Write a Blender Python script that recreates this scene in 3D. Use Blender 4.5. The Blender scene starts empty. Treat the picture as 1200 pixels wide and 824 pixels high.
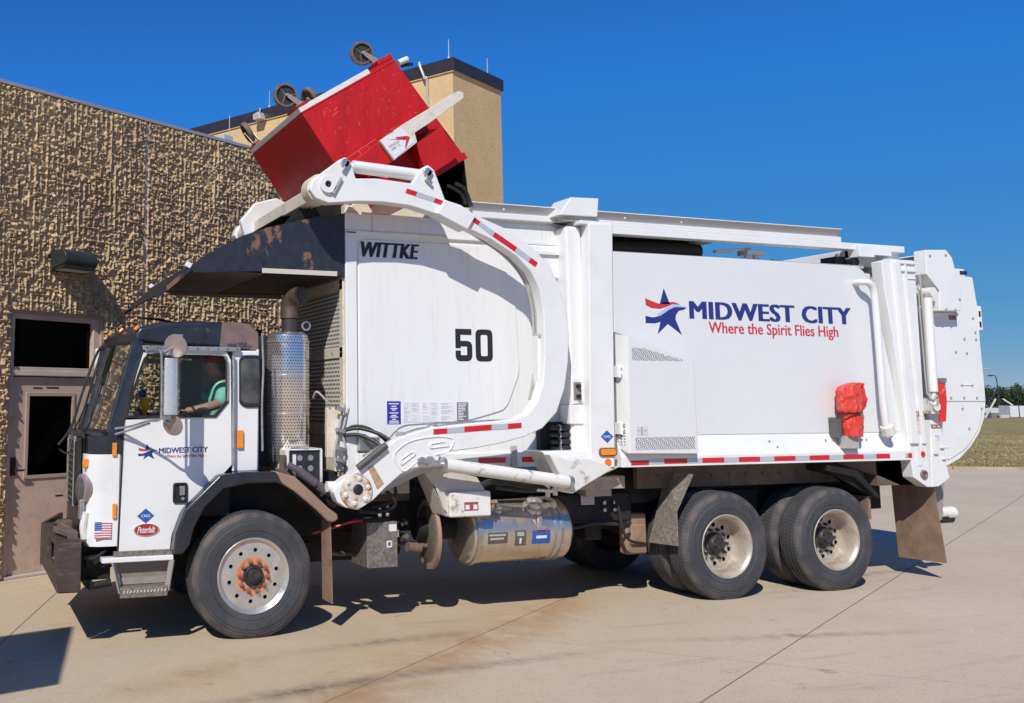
import bpy, bmesh, math, random
import numpy as np
from mathutils import Vector, Matrix, Quaternion
from mathutils.geometry import delaunay_2d_cdt
R = math.radians
random.seed(7)
rng = np.random.default_rng(5)
sc = bpy.context.scene
col = sc.collection

# ---------------------------------------------------------------- camera, world, sun, exposure
cam_data = bpy.data.cameras.new('camera'); cam = bpy.data.objects.new('camera', cam_data)
col.objects.link(cam); sc.camera = cam
cam_data.sensor_width = 36.0
cam_data.lens = 1157 / 1200 * 36.0
cam_data.shift_x = (600 - 360) / 1200
cam_data.shift_y = -(412 - 325) / 1200
cam_data.clip_end = 3000
cam.location = (0, -8.0, 1.92)
yaw = R(70.755); pitch = R(7.143)
fwd = Vector((math.cos(yaw) * math.cos(pitch), math.sin(yaw) * math.cos(pitch), math.sin(pitch)))
cam.rotation_euler = fwd.to_track_quat('-Z', 'Y').to_euler()

SUN = Vector((-0.66, -0.88, 1.0)).normalized()
w = bpy.data.worlds.new('World'); sc.world = w; w.use_nodes = True
nt = w.node_tree; nt.nodes.clear()
wo = nt.nodes.new('ShaderNodeOutputWorld'); bg = nt.nodes.new('ShaderNodeBackground')
sky = nt.nodes.new('ShaderNodeTexSky'); sky.sky_type = 'NISHITA'; sky.sun_disc = False
sky.sun_elevation = math.asin(SUN.z); sky.sun_rotation = math.atan2(SUN.x, SUN.y)
sky.air_density = 0.5; sky.dust_density = 0.0; sky.ozone_density = 6.0; sky.altitude = 3000
hsv = nt.nodes.new('ShaderNodeHueSaturation'); hsv.inputs['Saturation'].default_value = 1.1
nt.links.new(sky.outputs[0], hsv.inputs['Color'])
# the camera's colour response: one curve per channel, the same in every direction
sepc = nt.nodes.new('ShaderNodeSeparateColor'); comc = nt.nodes.new('ShaderNodeCombineColor'); nt.links.new(hsv.outputs[0], sepc.inputs[0])
for i, (k_, g_, cap_) in enumerate(((0.78, 1.0, 0.80), (1.98, 0.39, 2.05), (7.1, -0.09, 2.55))):
    a_ = nt.nodes.new('ShaderNodeMath'); a_.operation = 'POWER'; a_.inputs[1].default_value = g_
    b_ = nt.nodes.new('ShaderNodeMath'); b_.operation = 'MULTIPLY'; b_.inputs[1].default_value = k_
    l_ = nt.nodes.new('ShaderNodeMath'); l_.operation = 'MULTIPLY'; l_.inputs[1].default_value = cap_
    m_ = nt.nodes.new('ShaderNodeMath'); m_.operation = 'MINIMUM'
    nt.links.new(sepc.outputs[i], a_.inputs[0]); nt.links.new(a_.outputs[0], b_.inputs[0]); nt.links.new(sepc.outputs[i], l_.inputs[0])
    nt.links.new(b_.outputs[0], m_.inputs[0]); nt.links.new(l_.outputs[0], m_.inputs[1]); nt.links.new(m_.outputs[0], comc.inputs[i])
nt.links.new(comc.outputs[0], bg.inputs['Color'])
bg.inputs['Strength'].default_value = 0.10
nt.links.new(bg.outputs[0], wo.inputs[0])
sun_d = bpy.data.lights.new('sun', 'SUN'); sun_d.energy = 4.4; sun_d.angle = R(0.53); sun_d.color = (1.0, 0.95, 0.87)
sun = bpy.data.objects.new('sun', sun_d); col.objects.link(sun)
sun.rotation_euler = (-SUN).to_track_quat('-Z', 'Y').to_euler(); sun.location = (-4, -8, 12)
sc.view_settings.view_transform = 'Standard'; sc.view_settings.look = 'None'
sc.view_settings.exposure = 0.0; sc.view_settings.gamma = 1.0; sc.view_settings.use_curve_mapping = False
sc.render.engine = 'CYCLES'
sc.cycles.max_bounces = 8; sc.cycles.transparent_max_bounces = 12

# ---------------------------------------------------------------- traced outlines, metres (x, z) in the truck's own planes
D = {
 'arm': [(3.052,4.017),(3.108,4.045),(3.164,4.003),(3.204,3.861),(3.391,3.875),(3.747,3.855),(3.843,4.003),(3.911,4.04),(3.97,3.997),(4.02,3.875),(4.077,3.729),(4.232,3.693),(4.387,3.608),(4.757,3.478),(4.98,3.338),(5.14,3.185),(5.244,3.005),(5.31,2.79),(5.338,2.536),(5.319,2.274),(5.273,2.037),(5.182,1.819),(5.024,1.673),(4.834,1.599),(4.613,1.548),(4.354,1.507),(4.1,1.481),(3.991,1.461),(3.948,1.359),(3.727,1.342),(3.605,1.294),(3.46,1.183),(3.349,1.087),(3.208,1.007),(3.092,1.032),(3.016,1.084),(2.986,1.162),(3.016,1.224),(3.086,1.278),(3.179,1.319),(3.368,1.472),(3.593,1.606),(3.772,1.655),(3.921,1.69),(4.231,1.718),(4.532,1.738),(4.751,1.759),(4.885,1.812),(4.978,1.92),(5.037,2.075),(5.062,2.27),(5.07,2.506),(5.069,2.743),(5.031,2.957),(4.945,3.112),(4.796,3.249),(4.532,3.394),(4.288,3.483),(3.989,3.59),(3.719,3.651),(3.471,3.665),(3.226,3.656),(2.947,3.623),(2.829,3.66),(2.774,3.731),(2.798,3.808),(2.869,3.873)],
 'armsleeve': [(4.061,3.723),(4.371,3.601),(4.28,3.462),(3.974,3.592)],
 'lug1': [(3.092,3.99)],
 'lug2': [(3.893,3.968)],
 'pivot': [(2.932,3.78)],
 'hub': [(3.217,1.169)],
 'strips_a': [(3.696,3.805),(3.797,3.781),(3.779,3.74),(3.679,3.764)],
 'sa2': [(3.797,3.781),(3.974,3.738),(3.956,3.698),(3.779,3.74)],
 'sa3': [(3.974,3.738),(4.085,3.706),(4.067,3.666),(3.956,3.698)],
 'sb1': [(4.369,3.583),(4.43,3.547),(4.403,3.513),(4.342,3.549)],
 'sb2': [(4.43,3.547),(4.578,3.46),(4.55,3.419),(4.403,3.513)],
 'sb3': [(4.578,3.46),(4.807,3.329),(4.779,3.288),(4.55,3.419)],
 'sb4': [(4.807,3.329),(4.949,3.24),(4.921,3.199),(4.779,3.288)],
 'sb5': [(4.949,3.24),(5.021,3.196),(4.992,3.154),(4.921,3.199)],
 'sc1': [(3.921,1.676),(4.054,1.682),(4.053,1.637),(3.92,1.628)],
 'sc2': [(4.054,1.682),(4.222,1.695),(4.221,1.647),(4.053,1.637)],
 'sc3': [(4.222,1.695),(4.496,1.712),(4.495,1.663),(4.221,1.647)],
 'sc4': [(4.496,1.712),(4.662,1.718),(4.66,1.669),(4.495,1.663)],
 'sc5': [(4.662,1.718),(4.803,1.725),(4.801,1.679),(4.66,1.669)],
 'slotring': [(3.551,1.404),(3.543,1.469),(3.649,1.554),(3.788,1.596),(3.978,1.612),(4.102,1.592),(4.11,1.548),(4.058,1.482),(3.933,1.455),(3.769,1.414),(3.646,1.322),(3.582,1.353)],
 'slotA': [(3.583,1.41),(3.606,1.366),(3.753,1.465),(3.721,1.495)],
 'slotB': [(3.869,1.551),(3.877,1.507),(4.076,1.526),(4.052,1.571)],
 'armpatch': [(3.296,1.359),(3.344,1.379),(3.445,1.219),(3.381,1.171)],
 'sillx': [(6.058,1.387),(6.263,1.384),(6.441,1.38),(6.713,1.375),(6.893,1.372),(7.162,1.367),(7.34,1.364),(7.608,1.359),(7.786,1.356),(8.061,1.351),(8.246,1.347),(8.511,1.342),(8.695,1.339),(8.975,1.334),(9.152,1.331),(9.343,1.327),(9.598,1.322),(9.659,1.321)],
 'red0': [(4.584,1.383),(4.873,1.378),(5.048,1.374),(5.329,1.369)],
 'post': [(5.683,3.626),(5.958,3.643),(5.879,1.295),(5.604,1.301)],
 'panelpoly': [(6.005,3.378),(7.6,3.382),(9.168,3.376),(9.248,3.324),(9.357,3.169),(9.425,2.843),(9.547,2.196),(9.635,1.463),(9.63,1.417),(5.952,1.579)],
 'door': [(6.014,2.537),(6.782,2.319),(6.779,1.411),(5.989,1.425)],
 'doorback': [(5.978,2.571),(5.957,1.482)],
 'vent_hi': [(6.037,2.415),(6.629,2.308)],
 'vent_lo': [(6.045,1.583),(6.73,1.444)],
 'doorlabel': [(6.069,1.679),(6.201,1.597)],
 'pipe': [(9.086,3.184),(9.158,3.178),(9.215,3.134),(9.24,3.014),(9.245,2.555),(9.245,1.92),(9.267,1.651)],
 'cover': [(8.575,2.025),(8.614,2.07),(8.732,2.097),(8.85,2.111),(8.932,2.107),(8.96,2.027),(8.987,1.938),(8.957,1.867),(8.903,1.796),(8.91,1.743),(8.914,1.655),(8.893,1.558),(8.649,1.553),(8.635,1.657),(8.645,1.762),(8.59,1.797),(8.574,1.876)],
 'rearpost': [(9.425,3.434),(9.565,3.469),(9.916,3.457),(9.9,2.569),(9.885,1.462),(9.91,1.0),(9.848,1.002),(9.662,1.105),(9.643,1.286),(9.585,1.92),(9.51,2.654),(9.444,3.116)],
 'ribs': [(9.574,3.432),(9.663,3.445),(9.748,1.464),(9.637,1.466)],
 'ribs2': [(9.735,3.411),(9.76,3.412),(9.86,1.463),(9.81,1.464)],
 'flap': [(9.691,1.011),(9.954,1.004),(10.258,0.977),(10.375,0.149),(9.69,0.247)],
 'tailp': [(10.104,3.596),(10.445,3.603),(10.527,3.509),(10.553,3.383),(10.629,3.347),(10.922,3.33),(10.963,2.987),(10.958,2.596),(10.966,2.208),(10.966,1.92),(10.923,1.729),(10.823,1.559),(10.673,1.41),(10.489,1.282),(10.3,1.212),(10.183,1.196),(10.09,1.271),(10.078,1.641),(10.081,2.389),(10.084,3.151)],
 'tailtop': [(10.03,3.582),(10.342,3.597),(10.425,3.514),(10.517,3.159),(10.503,2.918),(10.139,2.907),(10.201,3.128),(10.015,3.312)],
 'tcyl': [(10.044,3.089),(10.015,1.975)],
 'redlock': [(10.095,2.133),(10.172,2.143),(10.173,1.92),(10.136,1.699),(10.06,1.69),(10.072,1.92)],
 'lowbox': [(9.974,1.718),(10.118,1.643),(10.149,1.23),(10.184,1.092),(10.011,1.006),(9.91,1.0),(9.935,1.462)],
 'labels': [(9.71,1.81),(9.879,1.764),(9.703,1.747),(9.872,1.7),(9.97,1.672),(10.115,1.616),(9.97,1.562),(10.101,1.487),(9.695,1.665),(9.86,1.582)],
 'redref': [(9.811,1.355),(9.801,1.139)],
 'canopy': [(1.822,3.074),(1.919,3.145),(2.032,3.218),(2.169,3.301),(2.3,3.369),(2.512,3.45),(2.735,3.509),(2.996,3.58),(3.262,3.628),(3.259,3.037),(3.176,3.057),(2.419,3.055),(1.86,3.023)],
 'canopylow': [(2.474,3.088),(3.185,3.08),(3.185,3.041),(2.474,3.042)],
 'defl': [(1.822,3.074),(1.254,2.622)],
 'bin': [(2.857,4.553),(3.737,5.161),(3.87,5.125),(4.523,4.307),(3.504,3.685),(3.351,3.868)],
 'binslv': [(3.13,4.122),(3.602,4.48),(3.838,4.386),(4.311,4.682),(4.496,4.293)],
 'binfoldtop': [(3.276,4.063),(3.722,4.383),(4.061,4.621),(4.202,4.493),(3.772,4.159),(3.529,3.986),(3.359,3.934)],
 'fork': [(3.54,4.292),(3.775,4.467),(4.041,4.641),(4.296,4.817),(4.369,4.85),(4.415,4.838),(4.414,4.787),(4.358,4.739),(4.057,4.51),(3.896,4.397),(3.921,4.309),(3.684,4.118)],
 'forkred': [(3.276,4.077),(3.54,4.292),(3.684,4.118),(3.427,3.946)],
 'rimbar': [(4.497,4.318),(4.514,4.269),(4.172,4.049),(4.128,4.087)],
 'lid_and_fill': [(4.523,4.282),(4.549,4.224),(4.568,3.837),(4.302,3.819),(4.197,4.062)],
 'cyltop': [(3.18,3.969),(3.858,3.961)],
 'lowcyl': [(3.961,1.369),(5.268,1.189)],
 'cabroof': [(1.131,2.411),(1.212,2.475),(1.295,2.519),(1.386,2.55),(1.563,2.575),(1.852,2.59),(2.224,2.586),(2.338,2.574),(2.399,2.502),(2.408,2.348)],
 'roofpaint': [(2.052,2.581),(2.399,2.546)],
 'drip': [(1.4,2.385),(2.225,2.357),(1.4,2.357),(2.225,2.328)],
 'doorpoly': [(1.241,0.722),(1.264,1.749),(1.288,1.92),(1.352,2.162),(1.405,2.316),(1.446,2.344),(1.559,2.36),(2.029,2.355),(2.111,2.334),(2.149,2.263),(2.165,1.391),(2.092,1.315),(1.935,1.188),(1.808,1.062),(1.739,0.941),(1.685,0.808),(1.666,0.702)],
 'winpoly': [(1.284,1.797),(1.315,1.934),(1.374,2.127),(1.42,2.26),(1.454,2.296),(1.546,2.304),(2.03,2.304),(2.089,2.284),(2.105,2.227),(2.108,1.92),(2.007,1.8)],
 'rearcab': [(2.168,2.343),(2.402,2.347),(2.398,1.705),(2.393,1.335),(2.171,1.333)],
 'rqwin': [(2.231,2.257),(2.261,2.286),(2.366,2.288),(2.396,2.281),(2.399,1.891),(2.279,1.891),(2.234,1.92)],
 'cornerp': [(0.996,1.488),(1.225,1.511),(1.243,0.773),(1.035,0.782)],
 'flag': [(1.046,0.97),(1.183,0.845)],
 'amb1': [(1.171,1.587),(1.208,1.479)],
 'amb2': [(1.183,1.111),(1.219,0.99)],
 'amb3': [(2.204,1.679),(2.264,1.523)],
 'fender': [(1.655,0.706),(1.673,0.871),(1.74,1.049),(1.906,1.206),(2.026,1.318),(2.228,1.341),(2.5,1.335),(2.672,1.289),(2.824,1.158),(2.977,1.019),(3.054,0.967),(3.061,0.924),(3.015,0.898),(2.961,0.914),(2.862,1.009),(2.673,1.162),(2.523,1.244),(2.265,1.244),(2.063,1.208),(1.908,1.063),(1.826,0.911),(1.786,0.766),(1.731,0.702)],
 'rwin': [(0.176,5.18)],
 'exh': [(2.569,2.514),(2.976,2.554),(2.984,1.387),(2.607,1.357)],
 'mirror': [(1.491,2.245),(1.606,2.254),(1.613,1.814),(1.499,1.808)],
 'mirround': [(1.622,2.315),(1.587,2.409),(1.538,1.722)],
 'mirarm': [(1.406,2.322),(1.488,2.31),(1.506,1.74),(1.187,1.651),(1.185,1.749),(1.344,1.774),(1.484,1.793)],
 'muffbr': [(2.669,1.502),(2.999,1.489),(2.998,1.108),(2.67,1.299),(2.739,1.494),(2.864,1.477)],
 'whl': [(2.332,0.493),(7.152,0.512),(8.545,0.549)],
 'logo_star': [(6.354,2.909),(6.617,3.038),(6.846,2.865),(6.798,2.581),(6.499,2.574),(6.364,2.714),(6.627,3.038),(6.67,2.885),(6.557,2.694),(6.681,2.697)],
 'logo_txt': [(6.902,2.918),(8.989,2.739),(7.122,2.709),(8.797,2.588),(6.89,2.72),(7.116,2.605)],
 'rail': [(4.55,3.801),(9.141,3.807),(9.133,3.72),(4.64,3.724),(9.13,3.681),(10.104,3.644),(10.096,3.565),(5.992,3.583),(5.997,3.696)],
 'pod': [(5.381,3.701),(5.523,3.889),(5.849,3.902),(5.821,3.703),(5.574,3.688)],
 'bigbr': [(5.196,1.339),(5.28,1.392),(5.516,1.309),(5.796,1.295),(5.51,1.178),(5.341,1.082),(5.188,1.125)],
 'whbr': [(4.218,1.334),(3.883,1.305)],
 'ctrlpanel': [(5.518,2.122),(5.633,2.139),(5.653,1.92),(5.491,1.92)],
 'shroud': [(3.932,1.297),(3.991,1.333),(4.313,1.266),(4.507,1.079),(4.164,1.112),(4.064,1.167),(4.237,0.938),(4.126,0.913)],
 'hoses': [(5.345,1.677),(5.776,1.673),(5.343,1.612),(5.774,1.608),(5.34,1.548),(5.771,1.543),(5.338,1.484),(5.768,1.477)],
}


# ---------------------------------------------------------------- materials
def srgb(r, g, b):
    f = lambda c: (c / 12.92 if c <= 0.04045 else ((c + 0.055) / 1.055) ** 2.4)
    return (f(r), f(g), f(b))

def mat(name, c, rough=0.5, metal=0.0, var=0.06, vs=2.0, dirt=None, dcol=(0.12, 0.08, 0.05), dscale=3.0,
        dlo=0.5, dhi=0.7, bump=0.0, bscale=60.0, stretch=(1, 1, 1), coat=0.0, emit=None, bdist=0.004, spec=0.5, zdirt=None, dotpitch=None, tread=False):
    m = bpy.data.materials.new(name); m.use_nodes = True
    t = m.node_tree; n = t.nodes; L = t.links; n.clear()
    out = n.new('ShaderNodeOutputMaterial'); b = n.new('ShaderNodeBsdfPrincipled')
    L.new(b.outputs[0], out.inputs[0])
    tc = n.new('ShaderNodeTexCoord'); mp = n.new('ShaderNodeMapping'); mp.inputs['Scale'].default_value = stretch
    L.new(tc.outputs['Object'], mp.inputs['Vector'])
    def noise(scale, detail=6, rough_=0.6, vec=mp.outputs[0]):
        q = n.new('ShaderNodeTexNoise'); q.inputs['Scale'].default_value = scale
        q.inputs['Detail'].default_value = detail; q.inputs['Roughness'].default_value = rough_
        L.new(vec, q.inputs['Vector']); return q.outputs['Fac']
    def mixc(f, a, bb):
        q = n.new('ShaderNodeMix'); q.data_type = 'RGBA'
        if hasattr(f, 'links') or hasattr(f, 'is_linked'): L.new(f, q.inputs[0])
        else: q.inputs[0].default_value = f
        for s, v in ((6, a), (7, bb)):
            if isinstance(v, tuple): q.inputs[s].default_value = (*v, 1)
            else: L.new(v, q.inputs[s])
        return q.outputs[2]
    def rng_(v, lo, hi, a=0.0, bb=1.0):
        q = n.new('ShaderNodeMapRange'); q.inputs[1].default_value = lo; q.inputs[2].default_value = hi
        q.inputs[3].default_value = a; q.inputs[4].default_value = bb; L.new(v, q.inputs[0]); return q.outputs[0]
    def math_(op, a, bb=None):
        q = n.new('ShaderNodeMath'); q.operation = op
        for i, v in enumerate((a, bb)):
            if v is None: continue
            if isinstance(v, (int, float)): q.inputs[i].default_value = v
            else: L.new(v, q.inputs[i])
        return q.outputs[0]
    lo_ = tuple(max(0, x * (1 - var)) for x in c); hi_ = tuple(min(1, x * (1 + var)) for x in c)
    f0 = rng_(noise(vs), 0.3, 0.7)
    cc = mixc(f0, lo_, hi_)
    rsock = rng_(noise(vs * 4.3), 0.3, 0.7, max(0, rough - 0.08), min(1, rough + 0.08))
    if dirt:
        fd = rng_(noise(dscale, 9, 0.68), dlo, dhi, 0, dirt)
        if zdirt:      # real grime that climbs from the road: (world z where it is full, z where it ends)
            geo = n.new('ShaderNodeNewGeometry'); sp = n.new('ShaderNodeSeparateXYZ'); L.new(geo.outputs['Position'], sp.inputs[0])
            fz = rng_(sp.outputs[2], zdirt[0], zdirt[1], 1.0, 0.0)
            fd = math_('MULTIPLY', fd, fz)
        cc = mixc(fd, cc, dcol)
        rsock = math_('MAXIMUM', rsock, math_('MULTIPLY', fd, 0.85))
    if dotpitch:       # rows of round perforations: (axis a, axis b, pitch, radius share)
        ax, bx, p, rr = dotpitch
        sp = n.new('ShaderNodeSeparateXYZ'); L.new(tc.outputs['Object'], sp.inputs[0])
        if ax == 'ang':
            at = math_('MULTIPLY', math_('ARCTAN2', sp.outputs[1], sp.outputs[0]), 0.2 / p)
            ua = at
        else: ua = math_('DIVIDE', sp.outputs['XYZ'.index(ax)], p)
        ub = math_('DIVIDE', sp.outputs['XYZ'.index(bx)], p)
        row = math_('MULTIPLY', math_('FRACT', math_('MULTIPLY', math_('FLOOR', ub), 0.5)), 1.0)
        fa = math_('SUBTRACT', math_('FRACT', math_('ADD', ua, row)), 0.5)
        fb = math_('SUBTRACT', math_('FRACT', ub), 0.5)
        d = math_('SQRT', math_('ADD', math_('MULTIPLY', fa, fa), math_('MULTIPLY', fb, fb)))
        hole = math_('LESS_THAN', d, rr)
        cc = mixc(hole, cc, (0.006, 0.006, 0.006))
        rsock = math_('MAXIMUM', rsock, math_('MULTIPLY', hole, 0.9))
        mm = math_('MULTIPLY', math_('SUBTRACT', 1.0, hole), metal); L.new(mm, b.inputs['Metallic'])
    else: b.inputs['Metallic'].default_value = metal
    if isinstance(cc, tuple): b.inputs['Base Color'].default_value = (*cc, 1)
    else: L.new(cc, b.inputs['Base Color'])
    L.new(rsock, b.inputs['Roughness'])
    b.inputs['Coat Weight'].default_value = coat; b.inputs['Coat Roughness'].default_value = 0.15
    b.inputs['Specular IOR Level'].default_value = spec
    if emit:
        b.inputs['Emission Color'].default_value = (*c, 1); b.inputs['Emission Strength'].default_value = emit
    if bump:
        bp = n.new('ShaderNodeBump'); bp.inputs['Strength'].default_value = bump; bp.inputs['Distance'].default_value = bdist
        L.new(noise(bscale, 5, 0.6), bp.inputs['Height']); L.new(bp.outputs[0], b.inputs['Normal'])
    return m

def glass(name, tint=(0.6, 0.66, 0.64), rough=0.03, refl=1.0, dust=0.0):
    m = bpy.data.materials.new(name); m.use_nodes = True
    t = m.node_tree; n = t.nodes; L = t.links; n.clear()
    out = n.new('ShaderNodeOutputMaterial'); tr = n.new('ShaderNodeBsdfTransparent'); gl = n.new('ShaderNodeBsdfGlossy')
    tr.inputs[0].default_value = (*tint, 1); gl.inputs['Roughness'].default_value = rough
    fr = n.new('ShaderNodeFresnel'); fr.inputs[0].default_value = 1.5
    mu = n.new('ShaderNodeMath'); mu.operation = 'MULTIPLY'; mu.inputs[1].default_value = refl; L.new(fr.outputs[0], mu.inputs[0])
    mx = n.new('ShaderNodeMixShader'); L.new(mu.outputs[0], mx.inputs[0]); L.new(tr.outputs[0], mx.inputs[1]); L.new(gl.outputs[0], mx.inputs[2])
    last = mx.outputs[0]
    if dust:
        df = n.new('ShaderNodeBsdfDiffuse'); df.inputs[0].default_value = (0.35, 0.33, 0.28, 1)
        tc = n.new('ShaderNodeTexCoord'); no = n.new('ShaderNodeTexNoise'); no.inputs['Scale'].default_value = 5; no.inputs['Detail'].default_value = 8
        L.new(tc.outputs['Object'], no.inputs['Vector'])
        mr = n.new('ShaderNodeMapRange'); mr.inputs[1].default_value = 0.4; mr.inputs[2].default_value = 0.7; mr.inputs[3].default_value = dust * 0.3; mr.inputs[4].default_value = dust
        L.new(no.outputs['Fac'], mr.inputs[0])
        m2 = n.new('ShaderNodeMixShader'); L.new(mr.outputs[0], m2.inputs[0]); L.new(last, m2.inputs[1]); L.new(df.outputs[0], m2.inputs[2]); last = m2.outputs[0]
    L.new(last, out.inputs[0]); return m

BROWN = (0.16, 0.10, 0.06)
WHITE = mat('white_paint', (0.77, 0.77, 0.76), 0.32, var=0.025, vs=1.2, dirt=0.22, dcol=(0.42, 0.36, 0.28), dscale=2.2, dlo=0.52, dhi=0.8, coat=0.3, bump=0.10, bscale=2.2, bdist=0.03)
PANELW = mat('white_paint_panel_shade', (0.72, 0.725, 0.725), 0.28, var=0.02, vs=0.8, dirt=0.12, dcol=(0.45, 0.42, 0.38), dscale=1.6, dlo=0.5, dhi=0.8, coat=0.4, bump=0.05, bscale=1.5, bdist=0.03)  # same white paint as the truck, darkened for the panel's shading
WHITE_STREAK = mat('white_paint_streaked', (0.77, 0.77, 0.76), 0.36, var=0.03, vs=1.0, dirt=0.45, dcol=(0.46, 0.39, 0.30), dscale=6.0, dlo=0.55, dhi=0.74, stretch=(5, 5, 0.22), coat=0.25, bump=0.05, bscale=1.2, bdist=0.02)
WHITE_WORN = mat('worn_white_paint', (0.74, 0.72, 0.68), 0.5, var=0.06, vs=6, dirt=0.9, dcol=(0.22, 0.12, 0.06), dscale=7, dlo=0.56, dhi=0.68, bump=0.15, bscale=50)
CREAM = mat('dirty_cream_paint', (0.66, 0.59, 0.47), 0.55, var=0.1, vs=5, dirt=0.7, dcol=(0.25, 0.18, 0.11), dscale=9, dlo=0.55, dhi=0.75, bump=0.1, bscale=50)
GREYPL = mat('grey_plate', (0.42, 0.40, 0.37), 0.5, var=0.05, dirt=0.3, dcol=(0.3, 0.26, 0.2))
BLACKP = mat('scuffed_black_paint', (0.018, 0.020, 0.028), 0.34, var=0.3, vs=9, dirt=0.55, dcol=(0.10, 0.09, 0.10), dscale=60, dlo=0.56, dhi=0.72, coat=0.2, bump=0.1, bscale=90)
RUSTBLK = mat('rusty_black_paint', (0.022, 0.024, 0.032), 0.42, var=0.3, vs=12, dirt=0.9, dcol=(0.21, 0.105, 0.07), dscale=1.9, dlo=0.555, dhi=0.585, stretch=(1.4, 1.0, 0.8), coat=0.1, bump=0.2, bscale=60)
ROOFBLK = mat('flaking_black_paint', (0.020, 0.022, 0.030), 0.36, var=0.3, vs=14, dirt=0.75, dcol=(0.19, 0.13, 0.12), dscale=2.1, dlo=0.57, dhi=0.59, coat=0.2, bump=0.15, bscale=70)
BROWNP = mat('flaked_brown_primer', (0.19, 0.125, 0.115), 0.5, var=0.2, vs=9, dirt=0.9, dcol=(0.03, 0.03, 0.035), dscale=3.5, dlo=0.57, dhi=0.6, bump=0.1)
FRAME = mat('grimy_chassis_black', (0.010, 0.009, 0.009), 0.75, var=0.4, vs=5, dirt=0.6, dcol=(0.055, 0.035, 0.023), dscale=3.2, dlo=0.5, dhi=0.72, bump=0.25, bscale=40)
DUSTY = mat('dust_caked_steel', (0.13, 0.095, 0.07), 0.85, var=0.25, vs=6, dirt=0.7, dcol=(0.07, 0.05, 0.04), dscale=9, bump=0.3, bscale=50)
TYRE_ = mat('tyre_rubber', (0.030, 0.030, 0.032), 0.72, var=0.25, vs=5, dirt=0.65, dcol=(0.12, 0.095, 0.08), dscale=3.5, dlo=0.45, dhi=0.75, bump=0.12, bscale=120)
ALU = mat('polished_aluminium', (0.66, 0.63, 0.60), 0.30, metal=0.7, var=0.12, vs=9, dirt=0.75, dcol=(0.46, 0.38, 0.30), dscale=7, dlo=0.5, dhi=0.72, bump=0.05, bscale=30)
TANKM = mat('road_stained_aluminium', (0.66, 0.60, 0.53), 0.25, metal=0.8, var=0.12, vs=3, dirt=0.62, dcol=(0.42, 0.27, 0.14), dscale=3.0, dlo=0.42, dhi=0.7, stretch=(2, 1, 0.6), bump=0.06, bscale=25)
RIMW = mat('dusty_steel_rim', (0.56, 0.50, 0.42), 0.42, metal=0.35, var=0.15, vs=5, dirt=0.8, dcol=(0.22, 0.15, 0.10), dscale=5, dlo=0.45, dhi=0.7, bump=0.08)
MIRH = mat('mirror_housing', (0.74, 0.74, 0.74), 0.28, metal=0.55, var=0.1, vs=7)
MIRB = mat('mirror_back_ground_tint', (0.40, 0.34, 0.32), 0.38, metal=0.5, var=0.15, vs=12, dirt=0.5, dcol=(0.2, 0.16, 0.14), dscale=12)  # brown colour stands in for the ground mirrored in the chrome backs
CHROME = mat('chrome', (0.78, 0.79, 0.80), 0.10, metal=1.0, var=0.06, vs=8, dirt=0.35, dcol=(0.3, 0.25, 0.2), dscale=10, dlo=0.55, dhi=0.75)
STEEL = mat('bright_steel', (0.55, 0.54, 0.52), 0.38, metal=0.85, var=0.12, vs=8, dirt=0.5, dcol=(0.2, 0.15, 0.1), dscale=12)
ORANGED = mat('orange_rust_dust', (0.62, 0.22, 0.10), 0.8, var=0.25, vs=30, dirt=0.6, dcol=(0.4, 0.33, 0.28), dscale=25, dlo=0.5, dhi=0.6)
HUBBLK = mat('greasy_hub', (0.03, 0.028, 0.027), 0.45, var=0.3, vs=20, dirt=0.5, dcol=(0.12, 0.09, 0.07), dscale=20, bump=0.2, bscale=80)
RED = mat('red_bin_paint', (0.50, 0.010, 0.012), 0.5, var=0.12, vs=3, dirt=0.35, dcol=(0.16, 0.014, 0.014), dscale=3.5, dlo=0.46, dhi=0.72, coat=0.0, spec=0.35, stretch=(1.6, 1, .6), bump=0.35, bscale=2.6, bdist=0.05)
REDSCR = mat('pink_scratch', (0.58, 0.16, 0.13), 0.6)
RUSTSP = mat('rust_spot', (.16, .06, .035), .8, var=.3, vs=40)
REDTAPE = mat('red_reflective_tape', (0.58, 0.012, 0.018), 0.35, var=0.1, vs=30, coat=0.4)
SILTAPE = mat('silver_reflective_tape', (0.52, 0.55, 0.60), 0.3, metal=0.2, var=0.08, vs=40, coat=0.4)
RUBBER = mat('black_rubber', (0.015, 0.015, 0.016), 0.55, var=0.3, vs=12, dirt=0.35, dcol=(0.08, 0.065, 0.05), dscale=10)
LIDM = mat('black_plastic_lid', (0.008, 0.008, 0.009), 0.5, var=0.2, vs=8)
AMBER = mat('amber_lens', (0.80, 0.26, 0.02), 0.2, var=0.15, vs=50, coat=0.6)
ORANGE = mat('orange_reflector', (0.80, 0.17, 0.02), 0.35, var=0.05)
REDLENS = mat('red_lens', (0.65, 0.01, 0.02), 0.25, coat=0.5)
NAVY = mat('navy_print', (0.022, 0.035, 0.20), 0.4, var=0.03)
REDPR = mat('red_print', (0.55, 0.04, 0.05), 0.4, var=0.03)
BLUEPR = mat('blue_print', (0.02, 0.10, 0.38), 0.4, var=0.05)
LBLUE = mat('pale_blue_print', (0.42, 0.52, 0.82), 0.4, var=0.03)
BLACKPR = mat('black_print', (0.018, 0.018, 0.020), 0.45, var=0.05)
GREYPR = mat('grey_print', (0.16, 0.16, 0.17), 0.45, var=0.1)
INKPR = mat('faded_ink', (0.38, 0.38, 0.42), 0.5, var=0.1)
PAPER = mat('sticker_white', (0.74, 0.72, 0.75), 0.4, var=0.02)
YELLOWP = mat('yellow_print', (0.75, 0.55, 0.2), 0.4)
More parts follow.
